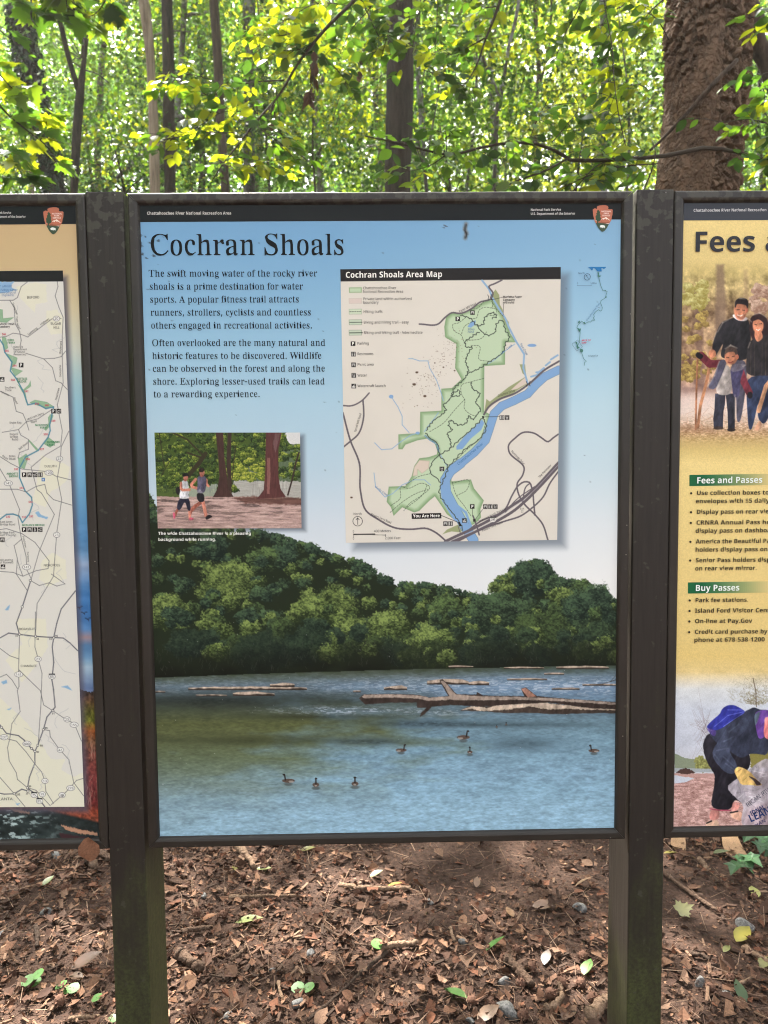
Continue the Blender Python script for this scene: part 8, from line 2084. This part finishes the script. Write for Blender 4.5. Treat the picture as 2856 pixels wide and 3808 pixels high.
# wood chips and broken twigs
CH = (np.array([(-.5, -.5, 0), (.5, -.5, 0), (.5, .5, 0), (-.5, .5, 0), (-.5, -.5, 1), (.5, -.5, 1), (.5, .5, 1), (-.5, .5, 1)], float) * [.22, 1, .13], np.array([(4, 5, 6, 7), (0, 1, 5, 4), (1, 2, 6, 5), (2, 3, 7, 6), (3, 0, 4, 7)]))
x, y = floor_spots(12000, g, -1.9, 1.9, .1, 2.3, .75)
m = len(x)
M = eul(g.uniform(0, 6.28, m), g.normal(0, .22, m), g.normal(0, .3, m))
S = .004 + .036 * g.random(m) ** 3.5
V, F = scatter(CH, np.column_stack([x, y, ground_h(x, y) + .002 + g.random(m) * .016]), M, S)
tag(np_mesh('wood_chips', V, F, M_LIT, None, rep(np.array([(.16, .090, .058), (.10, .058, .040), (.24, .150, .10), (.065, .040, .028), (.085, .05, .035)])[g.integers(0, 5, m)] * g.uniform(.45, .95, (m, 1)), CH)), kind='stuff')
# pine straw and hair-thin twigs
NE = (np.array([(-.5, 0, 0), (.5, 0, 0), (0, 0, 1), (-.5, 55, 0), (.5, 55, 0), (0, 55, 1)], float), np.array([(0, 3, 5, 2), (1, 2, 5, 4), (0, 1, 4, 3)]))
x, y = floor_spots(5200, g, -1.9, 1.9, .1, 2.3, .6)
m = len(x)
V, F = scatter(NE, np.column_stack([x, y, ground_h(x, y) + .006 + g.random(m) * .018]), eul(g.uniform(0, 6.28, m), g.normal(0, .12, m), g.normal(0, .5, m)), g.uniform(.0005, .0016, m))
tag(np_mesh('fine_twigs', V, F, M_LIT, None, rep(np.array([(.17, .11, .075), (.09, .055, .04), (.25, .17, .12)])[g.integers(0, 3, m)], NE)), kind='stuff')
# crumbs of soil
bm = bmesh.new(); bmesh.ops.create_icosphere(bm, subdivisions=1, radius=1)
ICO = (np.array([v.co for v in bm.verts]), np.array([[v.index for v in f.verts] for f in bm.faces])); bm.free()
m = 9000
x, y = g.uniform(-1.9, 1.9, m), g.uniform(.1, 2.3, m)
V, F = scatter(ICO, np.column_stack([x, y, ground_h(x, y)]), eul(g.uniform(0, 6, m), g.uniform(0, 6, m), g.uniform(0, 6, m)), g.uniform(.001, .0055, m))
tag(np_mesh('soil_crumbs', V, F, M_LIT, None, rep(np.array([.075, .043, .031]) * g.uniform(.5, 2.0, (m, 1)), ICO)), kind='stuff')

# --- spiky seed balls
def ball_mesh():
    bm = bmesh.new(); bmesh.ops.create_icosphere(bm, subdivisions=2, radius=1.0)
    V = np.array([v.co for v in bm.verts]); F = np.array([[v.index for v in f.verts] for f in bm.faces]); bm.free()
    W = []; FF = []; n = 0
    g = np.random.default_rng(4)
    for v in V:
        r = np.linalg.norm(v)
    core = V * .72
    W.append(core); FF.append(F); n = len(core)
    for v in V[::2]:
        d = v / np.linalg.norm(v) + g.normal(0, .12, 3); d /= np.linalg.norm(d)
        a = np.cross(d, [.3, .5, .8]); a /= np.linalg.norm(a); b = np.cross(d, a)
        ring = [d * .66 + (a * math.cos(k) + b * math.sin(k)) * .16 for k in (0, 2.094, 4.189)]
        W.append(np.array(ring + [d * g.uniform(.95, 1.15)]))
        FF.append(np.array([(0, 1, 3), (1, 2, 3), (2, 0, 3)]) + n); n += 4
    return np.concatenate(W), np.concatenate(FF)


BV, BF = ball_mesh()
M_BALL = mat_flat('seed_ball_brown', (.095, .050, .034), .9, .15)
balls = [(1290, 182, .9), (775, 165, 1.2), (850, 385, 1.3), (965, 390, 1.2), (1130, 140, 1.2), (1170, 155, .8), (1050, 220, 1), (1540, 180, .8), (1505, 235, .8), (1180, 190, .7), (1100, 350, 1.3), (240, 405, 1.1), (365, 385, 1.1), (260, 770, 1.4), (830, 810, 1.3), (1230, 545, .9), (280, 270, 1.1), (140, 185, 1.1), (825, 165, .9), (1480, 800, 1.5)]
balls = [(a, b, s, 0) for a, b, s in balls] + [(450, 380, 1.1, 1), (420, 490, 1.1, 1), (520, 580, 1.2, 1), (570, 540, 1.1, 1), (380, 770, 1.3, 1), (460, 790, 1.3, 1), (590, 690, 1.2, 1), (640, 620, 1.2, 1), (720, 740, 1.4, 1), (770, 690, 1.3, 1), (850, 690, 1.2, 1), (905, 760, 1.4, 1), (860, 570, 1.2, 1), (180, 290, 1, 1), (95, 610, 1.2, 1), (210, 640, 1.2, 1), (350, 465, 1.1, 1), (830, 240, .9, 1), (1640, 410, 1.1, 1), (1620, 490, 1.1, 1), (1410, 710, 1.2, 1), (1495, 665, 1.1, 1), (1600, 310, 1, 1), (1640, 230, 1, 1), (600, 830, 1.3, 1), (1450, 370, .9, 1)]
first = None
for a, b, s, k in balls:
    p_ = on(k * 1428 + a * 1428 / 1659, 3080 + b * 1428 / 1659)
    r = .0165 * s
    if first is None:
        first = np_mesh('seed_ball', BV, BF, M_BALL, None); o = first
    else:
        o = first.copy(); COL.objects.link(o)
    o.location = (p_[0], p_[1], gh(p_[0], p_[1]) + r * .75)
    o.scale = (r, r, r)
    o.rotation_euler = (a, b, a * b)
    tag(o, 'dark brown spiky seed ball lying among the leaf litter', 'seed ball', 'spiky seed balls on the forest floor')

# --- stones
def rock_mat():
    m, n, l, b = nmat('grey_speckled_stone')
    t = noise(n, l, 130, 5, .7, objvec(n, l))
    r = ramp(n, [(.35, (.05, .05, .05)), (.52, (.12, .116, .112)), (.72, (.23, .22, .21))])
    l.new(t.outputs[0], r.inputs[0]); l.new(r.outputs[0], b.inputs['Base Color'])
    b.inputs['Roughness'].default_value = .8
    bump(n, l, t.outputs[0], b, .5, .004)
    return m


M_ROCK = rock_mat()
G0 = lambda a, b: (a / 1.16177, 3080 + b / 1.16177)
G1 = lambda a, b: (1428 + a / 1.16177, 3080 + b / 1.16177)
for i_, (uv, w, lab) in enumerate(((G0(880, 297), 38, 'small grey stone right of the left post, near the pale stick'), (G0(1340, 547), 44, 'grey stone with white flecks in the middle of the leaf litter'), (G0(1182, 618), 34, 'grey brown stone half buried above the paired seedling leaves'), (G0(1285, 765), 62, 'large pale grey stone just below the paired seedling leaves'), (G1(845, 352), 56, 'pale grey stone on bare soil left of the right post'), (G1(520, 670), 58, 'angular blue grey stone beside the thick dark stick'), (G1(535, 795), 100, 'largest speckled grey stone at the bottom of the litter'), (G1(1365, 672), 54, 'flat pale stone right of the right post'), (G1(1486, 728), 52, 'upright oval grey stone near the lower right edge'),
                                        (G1(1560, 428), 74, 'long pinkish stone at the right edge above the yellow leaf'), (G1(372, 836), 36, 'small blue grey stone beside the largest speckled stone'), (G1(200, 322), 34, 'small whitish stone below the yellow leaf on the stick'), (G1(340, 492), 40, 'rounded brown grey stone in the litter left of the green leaf'), (G0(200, 370), 48, 'round brown grey stone left of the left post'), (G0(985, 815), 44, 'pale grey stone at the bottom edge right of the left post'), (G0(5, 462), 30, 'small pale stone at the far left edge'), (G0(240, 125), 44, 'smooth grey stone under the beige map sign'))):
    g = np.random.default_rng(700 + i_)
    p_ = on(*uv)
    r = .85 * w * np.linalg.norm(p_ - CAM) / FPX / 2
    bm = bmesh.new(); bmesh.ops.create_icosphere(bm, subdivisions=3, radius=1)
    V = np.array([v.co for v in bm.verts]); F = np.array([[v.index for v in f.verts] for f in bm.faces]); bm.free()
    for _ in range(7):                       # chip flat facets off
        d = g.normal(0, 1, 3); d /= np.linalg.norm(d); h = g.uniform(.55, .85)
        s = V @ d; V = V - np.maximum(s - h, 0)[:, None] * d * .9
    V = V * np.array([1, g.uniform(.6, .8), g.uniform(.55, .75)]) * r
    V = V @ eul(np.array([g.uniform(0, 6)]), np.array([g.normal(0, .2)]), np.array([g.normal(0, .2)]))[0].T
    V = V + p_ + [0, 0, r * .22]
    tag(np_mesh('stone', V, F, M_ROCK, None, smooth=False, origin=p_), lab, 'stone', 'stones in the litter')

# --- sticks
M_STICK = {k: mat_bark('stick_bark_' + k, a, b, 70, 70, .8) for k, a, b in (('pale', (.16, .10, .064), (.30, .20, .135)), ('brown', (.065, .040, .028), (.15, .094, .064)), ('dark', (.04, .026, .019), (.10, .066, .048)))}
for i_, (pts, w, k, lab) in enumerate((
        ([G0(990, 312), G0(1060, 310), G0(1180, 306), G0(1285, 306)], 11, 'pale', 'thin pale stick lying level in the middle left'), ([G0(1465, 264), G0(1560, 272), G1(0, 280), G1(110, 272)], 17, 'pale', 'pale peeled stick with a yellow leaf resting at its end'),
        ([G0(1005, 70), G0(1040, 110), G0(1075, 150), G0(1100, 190)], 24, 'pale', 'thick pale stick poking out below the blue sign'), ([G0(1390, 430), G0(1450, 470), G0(1530, 510), G0(1620, 525)], 7, 'brown', 'thin crooked twig right of the lone green leaf'),
        ([G0(1670, 550), G0(1560, 640), G0(1450, 745), G0(1330, 850)], 11, 'dark', 'long dark twig slanting down to the bottom edge'), ([G0(772, 565), G0(820, 600), G0(872, 636)], 32, 'brown', 'broken brown bark piece beside the left post'),
        ([G0(785, 465), G0(840, 455), G0(905, 448)], 17, 'brown', 'short brown stick right of the left post'), ([G0(1335, 615), G0(1365, 680), G0(1400, 740)], 13, 'brown', 'short reddish stick beside the paired seedling leaves'), ([G0(1205, 680), G0(1210, 720), G0(1222, 755)], 11, 'pale', 'short pale stick left of the large pale stone'),
        ([G1(-10, 535), G1(60, 524), G1(140, 514)], 20, 'pale', 'splintered pale wood strip in the lower middle'), ([G1(530, 585), G1(580, 635), G1(640, 705)], 28, 'brown', 'thick brown stick beside the angular blue grey stone'), ([G1(700, 805), G1(745, 785), G1(768, 740), G1(755, 690)], 22, 'pale', 'knobbly bent root piece near the bottom'),
        ([G1(885, 845), G1(925, 805), G1(975, 760)], 36, 'pale', 'thick pale stick end beside the foot of the right post'), ([G1(1200, 200), G1(1280, 262), G1(1360, 320), G1(1440, 372)], 13, 'brown', 'long thin stick right of the right post'), ([G1(1310, 265), G1(1360, 310), G1(1400, 335)], 8, 'brown', 'short twig lying beside the long thin stick'),
        ([G1(1362, 152), G1(1380, 172), G1(1397, 196)], 17, 'pale', 'pale wood chip on bare soil under the yellow sign'), ([G1(1500, 735), G1(1540, 690), G1(1620, 650)], 11, 'pale', 'forked pale twig near the upright oval stone'), ([G1(1555, 530), G1(1610, 570), G1(1670, 605)], 17, 'pale', 'pale stick at the lower right edge'), ([G1(285, 445), G1(295, 475), G1(306, 505)], 11, 'pale', 'short upright pale splinter in the litter'),
        ([G0(390, 115), G0(440, 135), G0(500, 165)], 24, 'brown', 'brown stick running behind the left post'), ([G0(375, 130), G0(390, 165), G0(415, 195)], 28, 'brown', 'thick brown stick end under the withered leaf'), ([G0(155, 440), G0(162, 480), G0(160, 530)], 14, 'dark', 'short dark stick upright at the left'), ([G0(1000, 585), G0(1040, 560), G0(1065, 530)], 17, 'brown', 'curved brown bark strip in the middle left'),
        ([G0(250, 425), G0(285, 440)], 17, 'brown', 'stubby brown twig left of the left post'), ([G0(300, 840), G0(360, 836), G0(430, 834)], 14, 'pale', 'pale stick at the bottom edge left of the left post'), ([G1(1330, 560), G1(1370, 566), G1(1410, 585)], 13, 'dark', 'dark curled bark scrap right of the right post'), ([G0(0, 98), G0(50, 105), G0(85, 115)], 14, 'pale', 'pale stick just under the beige map sign'), ([G0(1640, 215), G0(1530, 196), G0(1480, 190)], 6, 'brown', 'thin twig near the top middle of the litter'))):
    P = np.array([on(*q) for q in pts])
    d = np.linalg.norm(P.mean(0) - CAM)
    r = w * d / FPX / 2
    P[:, 2] = [gh(a, b) + r * .8 + .008 for a, b in P[:, :2]]
    q = resample(np.column_stack([P, np.full(len(P), r)]), 18)
    g = np.random.default_rng(800 + i_)
    q[:, :3] += g.normal(0, r * .16, (18, 3))
    q[:, 3] *= np.linspace(1.1, .75, 18) * g.uniform(.9, 1.1, 18)
    V, F = tube(q[:, :3], q[:, 3], 9, .18, i_)
    tag(np_mesh('fallen_stick', V, F, M_STICK[k], None, smooth=True, origin=P[0]), lab, 'stick', 'sticks in the litter')

# --- single leaves that stand out
M_GLEAF = mat_leaf('fallen_leaf', .2, .4)
for i_, (uv, w, yaw, col, tm, lab) in enumerate((
        (G0(1075, 420), 78, 1.5, (.27, .31, .11), L_OVATE, 'long pale green leaf lying in the middle of the litter'), (G0(1625, 218), 44, 1.2, (.22, .24, .10), L_OVATE, 'pale green leaf near the top middle of the litter'), (G0(1015, 192), 34, 2.8, (.26, .25, .07), L_OVATE, 'small yellow green leaf below the thick pale stick'), (G0(1140, 190), 46, 1.6, (.26, .28, .10), L_OVATE, 'narrow pale leaf right of the thick pale stick'),
        (G0(208, 246), 40, .4, (.2, .24, .10), L_OVATE, 'dull green leaf under the beige map sign'), (G0(1330, 106), 46, 1.3, (.30, .27, .09), L_OVATE, 'yellowish leaf just under the lower rail of the blue sign'), (G1(478, 527), 68, 1.0, (.08, .19, .045), L_OVATE, 'bright green leaf on litter left of the right post'), (G1(876, 618), 66, .5, (.11, .23, .05), L_OVATE, 'fresh green leaf standing beside the right post'), (G1(312, 738), 80, 2.3, (.055, .125, .03), L_OVATE, 'dark green glossy leaf near the bottom'),
        (G1(1303, 377), 48, 1.4, (.30, .29, .13), L_MAPLE, 'small pale star shaped leaf right of the right post'), (G1(1600, 290), 56, .3, (.38, .37, .13), L_OVATE, 'pale yellow leaf at the right edge below the ivy'), (G1(1550, 480), 76, .9, (.36, .31, .05), L_OVATE, 'yellow leaf with brown spots at the right edge'), (G1(1480, 540), 34, .9, (.26, .26, .09), L_OVATE, 'small yellow green leaf left of the pale stick at the right'), (G1(45, 264), 44, 1.6, (.38, .29, .06), L_OVATE, 'yellow leaf resting on the pale peeled stick'),
        (G1(1455, 120), 48, 1.5, (.24, .27, .15), L_OVATE, 'dusty green leaf on soil left of the ivy'), (G1(1236, 120), 38, 1.5, (.30, .26, .07), L_OVATE, 'yellowish leaf under the corner of the yellow sign'), (G1(690, 352), 66, 1.6, (.33, .20, .14), L_OVATE, 'pinkish dry leaf on bare soil in the right half'), (G1(862, 256), 62, 1.2, (.30, .20, .13), L_OVATE, 'tan dry leaf on bare soil near the right post'), (G1(402, 254), 40, .3, (.31, .20, .14), L_OVATE, 'tan upright dry leaf on bare soil in the middle'), (G1(544, 380), 44, -.3, (.26, .15, .085), L_OVATE, 'orange tan dry leaf standing on edge in the right half'),
        (G0(900, 412), 50, 1.4, (.30, .13, .06), L_OVATE, 'rusty orange leaf right of the left post'), (G1(1540, 740), 66, .2, (.05, .085, .03), L_OVATE, 'dark green leaf beside the upright oval stone'), (G1(700, 580), 56, .4, (.11, .065, .042), L_OVATE, 'tan leaf left of the fresh green leaf'), (G0(370, 610), 82, 1.2, (.20, .115, .08), L_OVATE, 'large brown leaf lying left of the left post'), (G0(330, 660), 50, 2.0, (.13, .075, .05), L_OVATE, 'curled dark brown leaf beside the small seedling'), (G1(800, 815), 70, .8, (.20, .11, .075), L_OVATE, 'brown leaf near the thick pale stick end'), (G1(1640, 600), 50, .8, (.28, .26, .10), L_OVATE, 'greenish yellow leaf at the lower right edge'), (G1(450, 830), 76, 1.1, (.27, .16, .095), L_OVATE, 'light orange brown leaf at the bottom edge'))):
    g = np.random.default_rng(1000 + i_)
    p_ = on(*uv)
    L = w * 1.15 * np.linalg.norm(p_ - CAM) / FPX
    M = eul(np.array([-yaw]), np.array([.32 + g.normal(0, .1)]), np.array([g.normal(0, .25)]))[0]
    T = tm[0].copy(); T[:, 1] -= .5
    V = T * L * (np.array([.8, 1, 1]) if tm is L_OVATE else 1)
    V = V @ M.T
    V[:, 2] -= V[:, 2].min()
    V = V + p_ + [0, 0, .012]
    c = np.tile(np.array(col) * .6, (len(V), 1)) * np.random.default_rng(i_).uniform(.75, 1.2, (len(V), 1))
    tag(np_mesh('fallen_leaf', V, tm[1], M_GLEAF, None, c, smooth=True, origin=p_), lab, 'leaf', 'leaves that stand out on the litter')

# --- seedlings
ROUND = leaf_template([(0, 0), (.1, .24), (.35, .46), (.65, .48), (.88, .28), (1, 0)], .06, .08)
for i_, (uv, lv, lab) in enumerate((
        (G0(1310, 715), [(-24, -22, 40), (24, -14, 38)], 'seedling with two round green leaves above the large pale stone'), (G0(140, 690), [(-20, -35, 40), (12, -20, 34), (24, -62, 34)], 'seedling with several light green leaves at the left'), (G0(300, 725), [(-36, -50, 34), (18, -36, 34), (-6, -10, 30)], 'small seedling with three round leaves left of the left post'), (G0(418, 760), [(0, -22, 32)], 'tiny green sprout just left of the left post'), (G0(490, 850), [(0, -14, 26)], 'tiny sprout at the foot of the left post'), (G0(1630, 525), [(0, -8, 40)], 'small green sprout at the end of the thin crooked twig'))):
    p_ = on(*uv)
    t = thing('seedling', (p_[0], p_[1], gh(p_[0], p_[1])), lab, 'plant', 'seedlings in the litter')
    parts, pv, cc = [], [], []
    g = np.random.default_rng(1200 + i_)
    s = np.linalg.norm(p_ - CAM) / FPX
    for du, dv, w in lv:
        e = at(uv[0] + du / 1.16, uv[1] + dv / 1.16, p_[1]) * 1.0
        e[2] = max(e[2], gh(p_[0], p_[1]) + .02)
        parts.append(tube([p_, (p_ + e) / 2 + [0, .002, .004], e], [.0012, .001, .0008], 5))
        M = eul(np.array([g.uniform(-.8, .8)]), np.array([.35]), np.array([g.normal(0, .25)]))[0]
        T = ROUND[0].copy(); T[:, 1] -= .5
        pv.append(((T * w * 1.05 * s) @ M.T + e, ROUND[1])); cc.append(np.tile(np.array([.075, .17, .04]) * g.uniform(.85, 1.2), (len(T), 1)))
    V, F = join(parts); np_mesh('stem', V, F, M_TWIG, t)
    V, F = join(pv); np_mesh('leaves', V, F, M_GLEAF, t, np.concatenate(cc), smooth=True)

# --- the ivy at the right edge
IVY = (np.array([(0, 0, 0), (.38, -.06, .03), (.34, .18, .06), (.62, .34, .03), (.3, .5, .06), (0, 1, -.1), (-.3, .5, .06), (-.62, .34, .03), (-.34, .18, .06), (-.38, -.06, .03), (0, .32, -.02)]), np.array([(i, (i + 1) % 10, 10) for i in range(10)]))
b0 = on(*G1(1659, 150))
t = thing('ivy_plant', b0, 'creeping ivy with lobed green leaves at the right edge below the yellow sign', 'plant')
pv, cc, parts = [], [], []
g = np.random.default_rng(1300)
spots = [(1580, 65, 90), (1640, 95, 80), (1570, 175, 60), (1545, 185, 72), (1590, 175, 62), (1520, 230, 72), (1650, 55, 80), (1690, 130, 80), (1700, 60, 90), (1740, 110, 80), (1770, 50, 80), (1625, 130, 50)]
prev = b0 + [.15, .05, .02]
for a, b, w in spots:
    p_ = on(*G1(a, b)); s = np.linalg.norm(p_ - CAM) / FPX
    e = p_ + [0, 0, g.uniform(.03, .06)]
    M = eul(np.array([g.uniform(2.2, 4.0)]), np.array([-.35 + g.normal(0, .15)]), np.array([g.normal(0, .25)]))[0]
    T = IVY[0].copy(); T[:, 1] -= .35
    pv.append(((T * w * .95 * s) @ M.T + e, IVY[1])); c = np.tile(np.array([.036, .082, .034]) * g.uniform(.8, 1.4), (len(T), 1)); c[10] *= 1.5; cc.append(c)
    parts.append(tube([b0 + [.02, 0, .006], (b0 + p_) / 2 + [0, 0, .012], e], [.0022, .0018, .0012], 5))
V, F = join(parts); np_mesh('vine_stems', V, F, M_STICK['brown'], t)
V, F = join(pv); np_mesh('leaves', V, F, M_GLEAF, t, np.concatenate(cc), smooth=False)
# two torn scraps of big tan leaf on the soil below the yellow sign
for i_, (P, lab) in enumerate((([(1240, 60), (1300, 55), (1305, 125), (1285, 130), (1255, 105)], 'torn tan leaf scrap below the corner of the yellow sign'), ([(1455, 55), (1520, 50), (1580, 140), (1530, 150), (1475, 125)], 'large torn tan leaf left of the ivy'))):
    W3 = np.array([on(*G1(a, b)) for a, b in P])
    W3[:, 2] += np.array([.03, .035, .008, .004, .01])
    c = W3.mean(0); ring = np.concatenate([W3 + (c - W3) * .05, (W3 + np.roll(W3, -1, 0)) / 2 + np.random.default_rng(i_).normal(0, .004, W3.shape), [c + [0, 0, .01]]])
    o5 = []
    for k in range(5): o5 += [(k, 5 + k, 10), (5 + k, (k + 1) % 5, 10)]
    tag(np_mesh('torn_leaf', ring, np.array(o5), M_LIT, None, np.tile([.30, .19, .11], (11, 1)), smooth=True, origin=c), lab, 'leaf')
# the withered leaf caught on the lower rail of the left sign
c = at(*G0(385, 92), -.006)
T = ROUND[0].copy(); T[:, 1] -= .5
V = np.column_stack([T[:, 0] * .042, -.004 - T[:, 2] * .03 - .004 * np.sin(T[:, 0] * 9), -T[:, 1] * .052]) + [c[0], -.003, c[2]]
t = np_mesh('withered_leaf', V, ROUND[1], M_LIT, None, np.tile([.20, .095, .055], (len(V), 1)) * np.random.default_rng(1).uniform(.7, 1.2, (len(V), 1)), smooth=True, origin=c)
tag(t, 'withered brown leaf stuck on the lower rail of the beige map sign', 'leaf')

# ------------------------------------------------------------------ the bright air under the trees
hz = np_mesh('haze', *box(-75, 75, -65, 135, -3, 75), None, None)
hm = bpy.data.materials.new('bright_humid_air'); hm.use_nodes = True
hm.node_tree.nodes.clear()
pv_ = hm.node_tree.nodes.new('ShaderNodeVolumePrincipled')
pv_.inputs['Color'].default_value = (.95, .97, .9, 1)
pv_.inputs['Density'].default_value = .0010
pv_.inputs['Anisotropy'].default_value = .3
mo = hm.node_tree.nodes.new('ShaderNodeOutputMaterial')
hm.node_tree.links.new(pv_.outputs[0], mo.inputs['Volume'])
hz.data.materials.append(hm)
tag(hz, kind='stuff')
